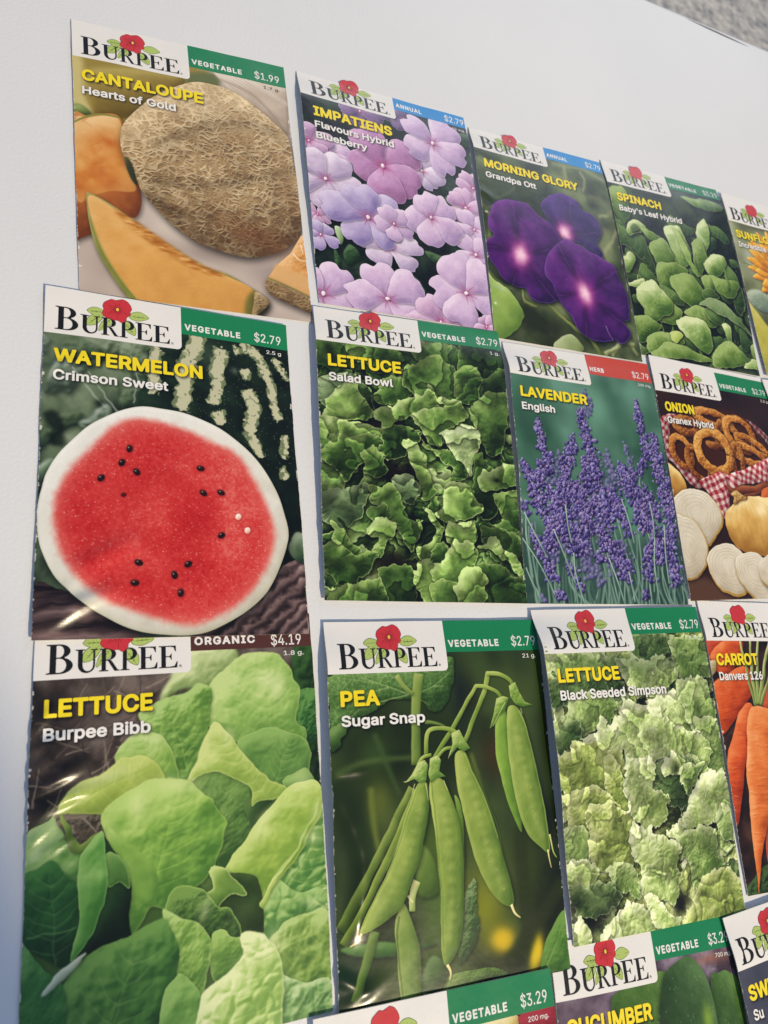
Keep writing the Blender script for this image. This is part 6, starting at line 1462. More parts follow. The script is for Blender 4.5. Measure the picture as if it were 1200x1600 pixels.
'c':[396,[166,-28,204,-32,239,-30,274,-22,304,-8,334,13,357,37,375,67,386,97,385,112,374,124,309,141,299,141,285,132,271,102,254,84,229,73,199,71,179,75,164,82,148,97,134,118,121,167,123,222,139,267,154,286,168,297,189,304,209,306,244,298,269,278,284,247,299,238,369,254,383,267,385,282,374,311,359,336,342,357,300,387,249,404,209,408,169,405,134,395,104,380,74,357,46,322,28,287,16,247,10,192,13,147,22,107,36,72,63,32,89,6,121,-13]],
'd':[424,[157,-28,194,-32,229,-29,254,-22,289,-4,297,-18,309,-24,374,-24,387,-18,394,-8,396,507,392,522,379,532,309,533,299,530,291,522,287,512,287,387,284,381,254,399,219,407,174,407,129,396,99,381,70,357,43,322,26,287,15,247,10,187,16,127,32,77,52,42,84,6,114,-13],[194,71,174,76,159,85,144,101,135,117,123,157,121,212,133,257,153,287,179,302,214,305,234,301,249,293,264,278,274,262,286,217,287,167,276,122,257,92,229,74]],
'e':[404,[168,-28,209,-32,239,-31,274,-24,304,-12,334,6,359,30,379,61,389,87,386,102,374,113,304,129,289,123,274,96,254,79,229,71,194,71,174,77,156,87,141,102,132,117,124,142,129,145,374,146,387,152,394,162,395,212,389,257,379,292,361,327,337,357,309,379,274,397,239,406,204,408,154,402,119,389,89,370,64,347,40,312,21,267,13,232,10,187,15,132,26,92,44,57,74,19,103,-3,134,-19],[129,245,126,247,127,252,134,266,154,289,179,303,204,306,229,303,252,292,269,272,280,247]],
'f':[254,[67,-20,81,-24,146,-24,160,-15,165,-5,166,300,171,303,236,305,249,315,252,330,252,380,246,395,231,403,166,404,167,430,171,443,181,448,201,450,231,445,247,455,267,520,261,536,246,545,216,552,176,553,146,548,114,535,84,510,65,480,57,445,56,405,1,403,-12,395,-17,385,-17,325,-10,310,1,304,51,303,57,300,57,0,59,-10]],
'g':[425,[158,-171,194,-174,239,-173,299,-158,325,-146,351,-126,369,-105,385,-76,393,-46,396,-11,396,379,391,394,379,402,309,403,294,394,289,380,254,399,224,406,179,408,144,401,104,384,73,359,49,331,27,289,12,229,10,189,13,149,20,114,31,84,44,61,64,35,88,14,114,-1,164,-17,194,-19,229,-16,254,-10,284,7,287,4,285,-26,277,-46,259,-61,234,-71,199,-73,164,-66,144,-54,115,-21,104,-17,89,-20,31,-56,27,-66,29,-81,45,-106,64,-126,104,-153],[189,84,159,96,144,109,134,124,122,169,121,214,131,254,151,284,179,302,214,305,234,301,249,293,264,279,273,264,286,224,287,169,277,129,256,99,229,86]],
'h':[410,[39,-20,53,-24,118,-24,128,-20,135,-10,140,250,148,271,163,290,183,301,203,305,228,303,247,295,261,280,269,260,272,235,274,-10,283,-20,293,-24,358,-24,373,-18,381,-5,381,255,376,290,363,330,347,355,328,375,298,394,268,404,228,408,198,406,138,385,138,510,131,525,118,532,48,532,35,525,29,510,29,0,31,-10]],
'i':[167,[39,-20,51,-24,116,-24,131,-16,137,-5,138,380,131,396,116,403,46,402,36,397,29,385,29,0,31,-10],[71,420,91,419,116,427,136,444,148,465,150,490,142,515,123,535,101,546,76,547,51,540,31,523,19,500,18,475,27,450,46,430]],
'k':[381,[39,-20,53,-24,113,-24,123,-22,133,-15,138,0,138,130,153,141,283,-21,293,-24,378,-23,388,-18,396,-5,396,5,391,15,233,215,378,363,384,375,382,390,373,400,363,403,283,403,273,400,143,269,138,270,138,510,131,525,118,532,48,532,35,525,29,510,29,0,31,-10]],
'l':[189,[104,-22,143,-26,183,-21,198,-14,205,3,194,58,188,70,173,78,143,76,139,83,136,518,128,528,118,532,53,533,38,527,30,518,29,508,29,68,36,38,53,8,78,-12]],
'm':[610,[39,-20,53,-24,118,-24,128,-20,135,-10,140,260,148,280,163,295,178,303,198,306,218,304,233,297,244,285,249,270,252,-10,261,-20,273,-24,338,-24,353,-17,359,0,361,265,368,281,380,295,398,304,418,306,438,304,456,295,465,285,470,270,474,-10,482,-20,493,-24,558,-24,570,-20,579,-10,581,0,580,270,572,315,553,354,533,376,508,393,478,405,448,410,413,408,383,401,353,387,323,363,318,362,303,379,281,395,238,409,208,410,183,405,158,396,138,383,128,397,118,403,53,403,38,398,31,390,29,380,29,0,31,-10]],
'n':[410,[39,-20,53,-24,118,-24,128,-20,135,-10,140,250,148,271,163,290,183,301,208,305,228,303,248,295,261,280,269,260,272,235,274,-10,283,-20,298,-24,358,-24,368,-22,376,-15,381,0,379,275,373,305,360,335,338,365,318,383,283,400,233,408,183,402,138,381,128,397,113,403,48,403,33,392,29,380,29,0,31,-10]],
'o':[415,[166,-28,204,-32,244,-29,279,-20,314,-2,348,27,371,57,388,92,400,132,405,187,402,232,389,282,373,317,349,349,314,378,279,396,244,405,209,408,169,405,134,395,99,377,65,347,44,319,28,287,16,247,10,192,13,147,22,107,36,72,63,32,89,6,121,-13],[194,71,174,76,159,86,135,117,122,162,122,212,134,257,154,286,179,302,219,305,239,300,254,292,279,262,293,217,294,167,284,125,263,92,249,81,234,74]],
'p':[424,[39,-163,53,-167,113,-167,123,-165,133,-157,138,-143,138,-8,143,-6,173,-23,208,-31,248,-31,283,-25,313,-12,343,8,373,41,391,72,405,112,414,167,412,227,404,267,392,302,371,337,343,368,313,389,278,402,228,408,178,401,138,380,128,397,113,403,48,403,32,392,29,377,29,-143,31,-153],[208,72,178,83,163,97,153,113,139,157,138,212,148,255,168,286,193,302,228,305,248,302,263,294,287,267,302,222,303,167,292,122,273,92,258,80,243,74]],
'r':[259,[39,-20,53,-24,118,-24,128,-20,135,-10,140,255,153,280,174,295,203,302,248,299,263,308,267,320,267,385,263,398,253,406,218,409,188,407,163,399,138,386,128,397,118,403,53,403,41,400,31,390,29,380,29,0,31,-10]],
's':[365,[137,-28,181,-32,216,-30,251,-22,281,-10,306,6,326,25,340,47,352,77,355,107,350,142,336,173,316,195,270,222,156,253,139,262,133,272,135,287,146,298,166,306,186,308,211,306,226,298,240,282,250,262,266,253,331,267,344,277,348,292,344,307,331,336,316,357,286,383,241,402,206,408,171,408,136,402,106,392,81,379,55,357,37,332,26,302,23,262,30,232,46,202,66,182,111,157,223,127,236,120,242,112,243,97,231,82,211,73,181,69,156,72,136,82,123,97,112,122,101,130,91,130,31,118,16,107,12,92,18,67,30,42,44,22,81,-8,106,-20]],
't':[227,[130,-24,166,-28,206,-25,226,-18,236,-4,226,56,218,71,201,78,171,74,156,76,152,81,150,96,150,301,206,303,221,311,228,326,228,381,221,396,211,402,151,404,150,476,139,491,126,495,61,495,46,487,41,476,41,406,36,403,1,403,-15,391,-17,381,-17,326,-14,314,-4,305,40,301,41,91,44,61,50,41,65,16,79,1,101,-14]],
'u':[410,[144,-25,183,-29,213,-26,243,-18,273,-2,283,-18,298,-24,363,-23,373,-18,379,-10,381,380,378,392,368,401,293,403,283,399,274,390,272,380,270,130,263,109,247,90,228,79,203,74,183,76,162,85,148,100,140,120,138,145,138,380,135,390,126,400,113,403,48,403,38,398,31,390,29,380,29,140,31,105,37,75,55,35,78,8,103,-10]],
'v':[389,[149,-20,162,-24,227,-24,239,-20,247,-11,394,370,395,385,382,401,372,403,302,403,287,395,197,152,192,150,102,395,87,403,17,403,5,400,-4,390,-5,370,139,-5]],
'w':[567,[124,-20,138,-24,198,-24,208,-22,218,-15,283,206,350,-15,368,-24,433,-24,448,-16,567,370,568,385,563,395,548,403,483,403,473,402,462,395,457,385,398,172,340,385,328,401,318,403,253,403,243,401,233,393,173,181,168,180,110,385,105,395,88,403,23,403,8,398,-1,385,0,370,114,-5]],
'x':[379,[8,-20,21,-24,91,-24,106,-19,191,104,274,-20,286,-24,361,-24,377,-15,381,-5,380,10,255,190,374,370,375,385,366,399,351,403,281,403,270,400,261,391,191,283,121,391,112,400,101,403,26,403,11,395,5,380,9,365,126,195,-1,10,-3,-5]],
'y':[389,[52,-165,102,-169,147,-158,182,-136,210,-100,227,-65,394,370,393,390,382,401,372,403,302,403,287,395,197,152,192,150,103,395,87,403,17,403,5,400,-4,390,-5,370,136,0,123,-40,110,-60,92,-66,57,-62,47,-66,40,-75,24,-140,32,-157]]},'plain':{'$':[447,[199,-79,248,-79,252,-14,293,-7,323,4,353,21,373,38,400,76,409,101,414,126,414,151,408,181,397,206,378,229,358,246,328,263,251,291,250,446,253,450,284,441,308,425,325,401,333,374,398,372,406,376,407,381,403,406,395,431,383,451,363,473,318,503,288,514,252,521,250,586,243,589,198,588,195,521,133,502,108,488,88,472,70,451,58,431,46,386,47,356,51,336,62,311,78,289,98,272,123,256,193,231,196,226,196,61,193,58,168,64,138,82,122,101,109,141,103,143,34,141,34,121,40,96,60,56,77,36,98,18,138,-1,195,-14,196,-74],[208,0,208,42,233,43,238,41,238,0,223,-3],[253,58,250,61,250,211,253,214,293,199,318,184,334,166,339,141,334,111,318,88,293,70],[238,230,208,241,208,286,236,281],[193,305,158,320,138,336,124,356,121,376,126,401,138,421,163,439,193,449,196,446,196,311],[208,465,208,507,228,509,238,506,238,466]],
'.':[188,[85,-9,105,-9,125,-1,140,14,146,31,146,51,140,68,125,84,110,91,90,92,70,86,55,73,46,56,44,36,50,16,65,0]],
'0':[453,[207,-12,248,-12,283,-4,323,16,352,43,373,74,391,113,403,158,410,223,411,283,406,333,391,393,373,433,349,468,314,498,281,513,243,521,193,518,158,508,128,490,100,463,78,429,57,378,48,333,43,283,43,223,50,158,63,113,81,73,103,42,138,11,173,-5],[208,57,188,64,167,78,147,103,133,133,118,198,117,293,129,363,140,393,153,414,173,435,193,447,213,452,238,453,268,444,288,429,308,403,319,378,334,313,338,258,336,213,324,143,313,115,295,88,278,71,258,61,238,56]],
'1':[453,[74,-5,391,-6,396,-1,397,55,393,60,286,61,282,65,282,505,281,510,276,515,196,514,81,430,80,360,81,355,86,352,201,435,206,430,206,65,201,61,75,60,70,55,70,0],[221,6,218,10,218,45,221,48,266,49,270,45,270,10,266,6]],
'2':[453,[61,-5,389,-6,394,-3,395,55,394,60,389,63,169,63,165,65,324,234,361,285,380,325,386,355,386,385,382,410,373,435,359,459,344,476,320,495,299,507,269,517,239,521,194,519,164,512,138,500,109,479,89,457,74,431,62,390,60,360,64,356,129,356,133,360,139,400,154,425,179,444,214,453,254,450,274,442,289,431,308,405,314,370,306,330,279,288,58,50,58,0]],
'3':[453,[196,-12,234,-12,269,-8,299,2,324,14,349,32,369,53,382,73,392,98,398,133,396,173,384,212,367,238,339,265,309,282,279,292,237,298,378,458,378,508,374,515,69,515,64,508,64,453,69,446,269,446,275,443,152,303,151,248,154,242,159,242,219,241,254,235,279,224,299,209,316,183,323,153,320,118,307,93,289,75,264,63,229,56,194,58,164,66,139,83,124,102,115,133,109,138,44,138,38,133,42,103,51,78,66,53,84,34,104,18,133,3,159,-5]],
'4':[453,[279,-5,346,-5,349,0,350,98,415,100,419,105,418,165,415,168,349,170,348,320,340,324,285,324,276,320,275,169,118,170,315,505,317,510,310,515,250,515,241,510,34,160,34,105,40,99,275,98,276,0],[290,112,288,155,336,155,335,112]],
'5':[453,[201,-12,240,-12,285,-2,320,15,348,38,374,73,388,103,396,148,395,188,384,233,365,270,340,299,305,322,265,336,225,339,190,335,145,315,142,318,156,443,160,446,370,447,372,453,372,508,370,514,100,515,92,513,90,508,61,253,64,248,130,240,155,257,185,267,215,271,245,268,270,258,294,238,310,215,319,188,320,143,306,103,280,74,260,63,240,57,200,58,165,72,139,98,125,136,60,136,54,133,57,103,66,78,77,58,95,36,115,19,140,5,165,-5]],
'6':[453,[207,-12,244,-12,274,-7,299,2,324,16,349,37,366,58,380,83,390,113,395,158,390,203,375,243,353,273,321,298,289,313,249,320,204,316,198,318,325,503,328,508,324,514,248,513,106,303,79,253,62,203,58,163,60,128,71,88,87,58,108,33,139,10,169,-4],[204,57,184,64,169,74,144,103,132,143,134,188,151,223,179,247,214,258,254,256,287,238,310,208,321,168,318,128,302,93,274,67,244,56]],
'7':[453,[95,-5,162,-6,167,-6,172,0,395,445,396,510,392,514,62,515,56,510,57,450,62,446,314,445,93,5,91,0]],
'8':[453,[204,-12,242,-12,277,-8,307,1,342,19,367,39,390,68,401,93,406,123,403,168,387,208,362,240,321,268,338,278,357,295,372,317,381,338,388,383,385,408,377,433,352,471,322,496,282,514,242,521,187,518,143,503,107,478,80,443,69,418,65,393,65,368,71,338,82,314,97,293,131,268,97,245,72,218,56,188,46,148,47,119,52,93,63,68,86,38,107,21,137,4,167,-6],[197,58,156,73,139,88,129,103,121,138,125,163,132,180,157,208,197,226,247,228,287,214,312,193,327,163,330,128,320,98,302,78,272,62,237,55],[202,298,168,313,147,338,139,373,141,393,147,412,167,436,197,450,237,453,272,444,297,425,310,398,313,368,305,338,287,316,262,302,232,296]],
'9':[453,[127,-5,204,-5,346,205,373,255,387,295,394,335,394,365,389,398,374,435,358,460,334,485,304,504,274,516,244,521,209,521,169,513,140,500,114,481,94,460,75,430,64,400,58,350,63,305,78,265,100,235,132,210,164,196,204,189,249,193,254,190,127,5,124,0],[219,250,184,259,167,270,152,285,135,320,132,360,141,400,164,430,194,449,234,454,269,445,299,420,317,385,321,340,313,305,301,285,289,272,259,255]],
'g':[425,[183,-156,249,-153,304,-136,329,-121,345,-106,360,-86,369,-66,376,-41,378,-6,378,379,374,385,309,384,307,339,304,335,277,364,239,385,194,390,149,384,109,366,84,345,59,313,43,279,33,244,29,209,29,169,34,134,42,104,57,74,89,36,119,16,149,5,179,-1,209,-1,239,4,264,15,284,30,304,54,305,-6,300,-41,284,-65,259,-82,219,-91,189,-90,164,-86,134,-69,104,-35,98,-36,46,-66,45,-71,60,-96,94,-127,134,-146],[174,69,154,78,139,89,125,104,114,124,107,149,103,179,108,239,124,279,135,294,153,309,184,322,229,321,249,314,269,300,284,282,294,262,301,239,306,204,301,144,284,104,259,79,239,70,219,66]],
'm':[610,[50,-5,113,-6,120,0,120,235,123,265,130,285,148,306,173,320,198,324,223,321,243,312,259,295,267,275,268,0,273,-6,338,-5,341,0,341,245,344,270,355,295,370,310,393,321,418,324,443,321,466,310,480,295,488,275,490,0,493,-5,498,-6,559,-5,563,0,562,270,555,310,541,340,524,360,503,376,478,386,448,392,408,389,373,378,340,355,318,326,308,345,291,365,273,379,248,389,213,392,178,385,148,368,123,343,118,350,118,380,113,385,52,385,48,382,47,375,47,0]]}}

# ------------------------------------------------------------------ lettering
def curve_mesh(cu):
    o = bpy.data.objects.new('outline', cu)
    scene.collection.objects.link(o)
    dg = bpy.context.evaluated_depsgraph_get()
    ev = o.evaluated_get(dg)
    me = ev.to_mesh()
    v = np.zeros(len(me.vertices)*3); me.vertices.foreach_get('co', v)
    v = v.reshape(-1, 3)[:, :2].copy()
    f = [tuple(p.vertices) for p in me.polygons]
    ev.to_mesh_clear()
    bpy.data.objects.remove(o); bpy.data.curves.remove(cu)
    return v, f

_tc = {}
def text_shape(s, bold=0.0, space=1.0):
    """filled outline of a word, with its cap height scaled to 1"""
    k = (s, bold, space)
    if k not in _tc:
        cu = bpy.data.curves.new('word', 'FONT')
        cu.body = s; cu.size = 1.0; cu.offset = bold; cu.resolution_u = 3
        cu.space_character = space; cu.fill_mode = 'BOTH'
        v, f = curve_mesh(cu)
        _tc[k] = (v, f)
    return _tc[k]

_gc = {}
def word(s, u0, u1, v_top, cap, style, track=0):
    """word set between u0 and u1 (or at its own width) with its capitals from v_top down"""
    G = GLYPHS[style]
    V, F = [], []
    x = 0; n = 0
    for ch in s:
        if ch == ' ':
            x += 190; continue
        k = (style, ch)
        if k not in _gc:
            v, f = loops_mesh([np.array(l, float).reshape(-1, 2)/1000 for l in G[ch][1:]])
            _gc[k] = (v, f)
        v, f = _gc[k]
        V.append(v*1000+(x, 0)); F += [tuple(i+n for i in q) for q in f]
        n += len(v); x += G[ch][0]+track
    v = np.vstack(V)
    ref = np.array(G[{'heavy': 'E', 'bold': 'B', 'plain': '7'}[style]][1])[1::2]
    b0, b1 = ref.min(), ref.max()
    x0, x1 = v[:, 0].min(), v[:, 0].max()
    sy = cap/(b1-b0)
    sx = (u1-u0)/(x1-x0) if u1 else sy
    return np.c_[u0+(v[:, 0]-x0)*sx, v_top+cap-(v[:, 1]-b0)*sy], F

def loops_mesh(loops):
    cu = bpy.data.curves.new('shape', 'CURVE')
    cu.dimensions = '2D'; cu.fill_mode = 'BOTH'
    for lp in loops:
        sp = cu.splines.new('POLY')
        sp.points.add(len(lp)-1)
        for p, q in zip(sp.points, lp):
            p.co = (q[0], q[1], 0, 1)
        sp.use_cyclic_u = True
    return curve_mesh(cu)

def arc(cx, cy, rx, ry, a0, a1, n=10):
    t = np.radians(np.linspace(a0, a1, n))
    return [(cx+rx*math.cos(x), cy+ry*math.sin(x)) for x in t]

def serif_glyphs():
    g = {}
    g['B'] = [[(0, 0), (0, .035), (.13, .06), (.13, .94), (0, .965), (0, 1), (.5, 1)] + arc(.5, .765, .40, .235, 90, -62, 12)
              + arc(.5, .275, .50, .275, 68, -90, 14) + [(.5, 0)],
              [(.37, .955)] + arc(.47, .755, .185, .20, 90, -90, 12) + [(.37, .555)],
              [(.37, .515)] + arc(.48, .28, .27, .235, 90, -90, 12) + [(.37, .045)]]
    g['U'] = [[(0, 1), (.44, 1), (.44, .965), (.33, .94), (.33, .32)] + arc(.56, .32, .23, .26, 180, 360, 12)
              + [(.79, .94), (.67, .965), (.67, 1), (1, 1), (1, .965), (.88, .94), (.88, .32)]
              + arc(.5, .32, .38, .34, 0, -180, 16) + [(.12, .94), (0, .965)]]
    g['R'] = [[(0, 0), (0, .035), (.12, .06), (.12, .94), (0, .965), (0, 1), (.46, 1)] + arc(.46, .745, .36, .255, 90, -80, 12)
              + [(.60, .46), (.90, .06), (1.0, .035), (1.0, 0), (.74, 0), (.42, .455), (.33, .455), (.33, .06), (.46, .035), (.46, 0)],
              [(.33, .955)] + arc(.43, .73, .17, .225, 90, -90, 12) + [(.33, .505)]]
    g['P'] = [[(0, 0), (0, .035), (.14, .06), (.14, .94), (0, .965), (0, 1), (.54, 1)] + arc(.54, .73, .44, .27, 90, -90, 14)
              + [(.38, .46), (.38, .06), (.54, .035), (.54, 0)],
              [(.38, .955)] + arc(.50, .73, .22, .225, 90, -90, 12) + [(.38, .505)]]
    g['E'] = [[(0, 0), (0, .035), (.14, .06), (.14, .94), (0, .965), (0, 1), (.92, 1), (.92, .74), (.88, .74), (.78, .93),
               (.55, .955), (.38, .955), (.38, .53), (.58, .53), (.66, .64), (.69, .64), (.69, .36), (.66, .36), (.58, .485),
               (.38, .485), (.38, .045), (.60, .045), (.84, .08), (.96, .28), (1, .28), (.98, 0)]]
    return g

def brand_mesh():
    G = serif_glyphs()
    V, F = [], []
    for ch, u0, u1, v0, v1 in (('B', 39, 124, 86, 188), ('U', 131, 205, 107, 188), ('R', 209, 278, 107, 187),
                               ('P', 280, 338, 107, 187), ('E', 341, 408, 107, 187), ('E', 412, 479, 107, 187)):
        v, f = loops_mesh(G[ch])
        b = sum(len(x) for x in V)
        V.append(np.c_[u0+v[:, 0]*(u1-u0), v1-v[:, 1]*(v1-v0)])
        F += [tuple(i+b for i in q) for q in f]
    v, f = text_shape('\u00ae')
    v = (v-v.min(0))/(v.max(0)-v.min(0))
    v = np.c_[484+v[:, 0]*10, 187-v[:, 1]*10]
    b = sum(len(x) for x in V)
    V.append(v); F += [tuple(i+b for i in q) for q in f]
    return np.vstack(V), F

def poly_set(items):
    """[(points, material index)] -> verts, faces, material indices; each outline is filled"""
    V, F, M = [], [], []
    n = 0
    for pts, mi in items:
        v, f = loops_mesh([pts])
        V.append(v); F += [tuple(i+n for i in q) for q in f]; M += [mi]*len(f)
        n += len(v)
    return np.vstack(V), F, M

def grow(p, k):
    p = np.asarray(p, float); c = p.mean(0)
    d = p-c
    return c+d*(1+k/np.maximum(np.linalg.norm(d, axis=1)[:, None], 1e-6))

def emblem_shapes():
    leaves = [[(156, 86), (172, 70), (192, 67), (222, 79), (206, 97), (178, 99)],
              [(157, 150), (160, 118), (184, 98), (214, 88), (213, 113), (188, 143)],
              [(201, 170), (212, 130), (250, 98), (252, 127), (228, 152)],
              [(394, 80), (366, 60), (340, 62), (318, 78), (324, 95), (356, 99)],
              [(338, 170), (306, 152), (294, 116), (321, 117), (341, 138)]]
    mids = [((156, 86), (219, 84)), ((157, 150), (212, 92)), ((201, 170), (250, 104)), ((394, 80), (320, 84)), ((338, 170), (300, 118))]
    L = []
    for lf, (a, b) in zip(leaves, mids):
        q = catmull(lf, n=4)
        L.append((grow(q, 2.2), 1, 0)); L.append((q, 0, 1))
        a, b = np.array(a, float), np.array(b, float)
        d = (b-a)/np.linalg.norm(b-a); nn = np.array([-d[1], d[0]])
        L.append((np.array([a, a+(b-a)*.5+nn*1.5, b, a+(b-a)*.5-nn*1.5]), 1, 2))
        for t in (.35, .6, .8):
            c = a+(b-a)*t
            for sgn in (1, -1):
                e = c+(nn*sgn-d*.9)*11
                L.append((np.array([c-d*.9, e, c+d*.9]), 1, 2))
    fl = [(215, 56), (220, 38), (234, 26), (250, 17), (263, 20), (276, 16), (292, 11), (310, 19), (322, 36), (326, 52), (320, 66), (322, 80),
          (308, 90), (304, 106), (288, 120), (272, 112), (256, 113), (240, 107), (224, 104), (212, 88), (219, 70)]
    q = catmull(fl, n=3)
    Fl = [(grow(q, 1.6), 1, 0), (q, 0, 1)]
    rr = random.Random(4)
    for k in range(15):
        a = k*2*math.pi/15+.2
        r0, r1 = 10, 30+10*rr.random()
        c = np.array((270, 64.0))
        d = np.array((math.cos(a), math.sin(a))); nn = np.array((-d[1], d[0]))
        Fl.append((np.array([c+d*r0-nn*1.1, c+d*r1, c+d*r0+nn*1.1]), 1, 2))
    for a in (0.3, 1.45, 2.5, 3.6, 5.0):
        c = np.array((270, 64.0)); d = np.array((math.cos(a), math.sin(a))); nn = np.array((-d[1], d[0]))
        Fl.append((np.array([c+d*26-nn*.6, c+d*49+nn*3, c+d*26+nn*1.2]), 1, 2))
    Fl.append((ell(270, 62, 9, 10), 1, 2)); Fl.append((ell(271, 62, 6, 8), 2, 3))
    return L, Fl

def layered(items):
    """poly_set with a layer number per outline for stacking"""
    V, F, M, Ly = [], [], [], []
    n = 0
    for pts, mi, ly in items:
        v, f = loops_mesh([pts])
        V.append(v); F += [tuple(i+n for i in q) for q in f]; M += [mi]*len(f); Ly += [ly]*len(v)
        n += len(v)
    return np.vstack(V), F, M, np.array(Ly, float)

BRAND = brand_mesh()
_L, _F = emblem_shapes()
EMBLEM_LEAVES, EMBLEM_FLOWER = layered(_L), layered(_F)

def print_material(name, art):
    h, w = art.shape[:2]
    img = bpy.data.images.new(name + '_print', w, h)
    px = np.ones((h, w, 4), np.float32)
    px[..., :3] = np.clip((np.clip(art, 0, 1)-.5)*1.10+.485, 0, 1)[::-1]
    img.pixels.foreach_set(px.ravel())
    img.update(); img.pack()
    m, nt, b = new_mat(name + '_print')
    t = nt.nodes.new('ShaderNodeTexImage'); t.image = img; t.interpolation = 'Linear'
    nt.links.new(t.outputs['Color'], b.inputs['Base Color'])
    coat_nodes(nt, b, 0.25, bump=0.05, spec=0.42)
    return m

def refine(v, f, maxlen=11.0):
    """split long edges of a flat outline so that it can follow creases in the paper"""
    bm = bmesh.new()
    vs = [bm.verts.new((p[0], p[1], 0)) for p in v]
    for q in f:
        try:
            bm.faces.new([vs[i] for i in q])
        except ValueError:
            pass
    for _ in range(5):
        bmesh.ops.triangulate(bm, faces=bm.faces[:])
        long_ = [e for e in bm.edges if e.calc_length() > maxlen]
        if not long_:
            break
        bmesh.ops.subdivide_edges(bm, edges=long_, cuts=1)
    bmesh.ops.triangulate(bm, faces=bm.faces[:])
    bm.verts.index_update()
    V = np.array([x.co[:2] for x in bm.verts]); F = [tuple(x.index for x in q.verts) for q in bm.faces]
    bm.free()
    return V, F

LIFT = 2.5e-5                                 # one printed layer above the next
GRP = 'seed packets laid out on the white table'

def packet(key, label, band, cat, price, weight, title, subs, du=0, dv=0, cat_u1=782, title_u1=None, strip=0, price_u1=968, price_v=68):
    P = PK[key]
    root = link(bpy.data.objects.new('seed_packet', None))
    root.empty_display_size = 0.02
    root.location = (P['org'][0], P['org'][1], TZ)
    root['label'] = label; root['category'] = 'seed packet'; root['group'] = GRP
    sh = np.array((du, dv), float)
    T = lambda v: np.asarray(v, float)+sh
    art = ART.get(key)
    if art is None:
        art = Art(.3); art.fill(['203010', '507030', '90a060'], 120)
    # words of the title and their printed soft shadow
    ti = word(title, 38, title_u1, 271, 61, 'heavy', 12) if title else None
    sb = [word(s, 38, e, 365+69*i, 42, 'bold', 6) for i, (s, e) in enumerate(subs)]
    for (v, f), dist in ([(ti, 7)] if ti else [])+[(x, 5) for x in sb]:
        sm = np.zeros((art.h, art.w), np.float32)
        vv = T(v)+(dist*.7, dist)
        for q in f:
            r = art.mask(vv[list(q)], 1)
            if r:
                y0, x0, m = r
                s_ = sm[y0:y0+m.shape[0], x0:x0+m.shape[1]]
                np.maximum(s_, m, out=s_)
        sm = np.clip(blur(sm, 5*art.s)*1.15, 0, 1)
        art.a *= (1-.72*sm)[..., None]
    # paper fibres showing along the worn cut edges
    rw = np.random.default_rng(len(key)*7+len(label))
    for side in (0, 1):
        for _ in range(70 if side == 0 else 35):
            y = rw.uniform(210, 1390); wd = rw.exponential(1.6)+.6; ln = rw.exponential(8)+2
            xa = 0 if side == 0 else 1000-wd
            art.flat([(xa, y), (xa+wd, y+ln*.3), (xa+wd*.7, y+ln), (xa, y+ln*1.1)], 'dcd8d0', 0, .85, smooth=False)
    # the pouch: printed face, sides and back
    nu, nv = (110, 156) if P['folds'] else (56, 80)
    # finer rows near the edges keep the outline crisp
    gu = np.linspace(0, 1000, nu+1); gv = np.linspace(0, 1400, nv+1)
    U, V = np.meshgrid(gu, gv)
    uv = np.c_[U.ravel(), V.ravel()]
    rs = np.random.default_rng(len(label)+nu)
    # a hand-cut outline is never ruler straight
    jag = np.cumsum(rs.normal(0, .35, (nv+1, 2)), 0); jag -= np.linspace(0, 1, nv+1)[:, None]*jag[-1]
    wob = uv.copy()
    wl = np.interp(uv[:, 1], gv, jag[:, 0])*np.clip(1-uv[:, 0]/120, 0, 1)
    wr = np.interp(uv[:, 1], gv, jag[:, 1])*np.clip(1-(1000-uv[:, 0])/120, 0, 1)
    wob[:, 0] += wl+wr
    pts = on_packet(P, wob)
    front = mesh_obj('front_panel', pts, grid_faces(nu, nv), print_material(key, art.a), root,
                     uvs=np.c_[uv[:, 0]/1000, 1-uv[:, 1]/1400])
    # back of the pouch sags from the edges to the table
    e = np.minimum(uv[:, 0], 1000-uv[:, 0])/1000
    z0 = P['z0']
    top = pts[:, 2]
    edge_z = top-.00025
    k = sstep(0, .10, e)
    zb = edge_z*(1-k)+np.minimum(edge_z, z0)*k
    back = pts.copy(); back[:, 2] = np.maximum(zb, z0*0.0+.00003)
    n = len(pts)
    faces = [tuple(reversed(q)) for q in grid_faces(nu, nv)]
    ring = list(range(nu+1))+[j*(nu+1)+nu for j in range(1, nv+1)]+[nv*(nu+1)+i for i in range(nu-1, -1, -1)]+[j*(nu+1) for j in range(nv-1, 0, -1)]
    rim = pts[ring].copy(); rim[:, 2] -= 2e-5
    vv = np.vstack([back, rim])
    m_ = len(ring)
    for i in range(m_):
        j = (i+1) % m_
        faces.append((ring[i], n+i, n+j, ring[j]))
    mesh_obj('back_panel', vv, faces, INK['edge'], root, smooth=False)
    # brand label: white panel with one rounded corner
    def panel(name, u0, u1, v0, v1, mat, off, parent, rnd=0, nx=26, ny=10):
        xs = np.linspace(u0, u1, nx+1)
        if rnd:
            xs = np.unique(np.r_[np.linspace(u0, u1-rnd, nx-7), u1-rnd+rnd*np.sin(np.linspace(0, math.pi/2, 8))])
        bot = np.full(len(xs), v1, float)
        if rnd:
            t = np.clip((xs-(u1-rnd))/rnd, 0, 1)
            bot = v1-rnd*(1-np.sqrt(np.maximum(1-t*t, 0)))
        g = [(x, v0+(b_-v0)*j/ny) for j in range(ny+1) for x, b_ in zip(xs, bot)]
        return mesh_obj(name, on_packet(P, g, off), grid_faces(len(xs)-1, ny), mat, parent)
    lab = panel('brand_label', 0.5, 527+du, 0.5, 206+dv, INK['paper'], LIFT*1.5, root, rnd=20)
    v, f, m, ly = EMBLEM_LEAVES
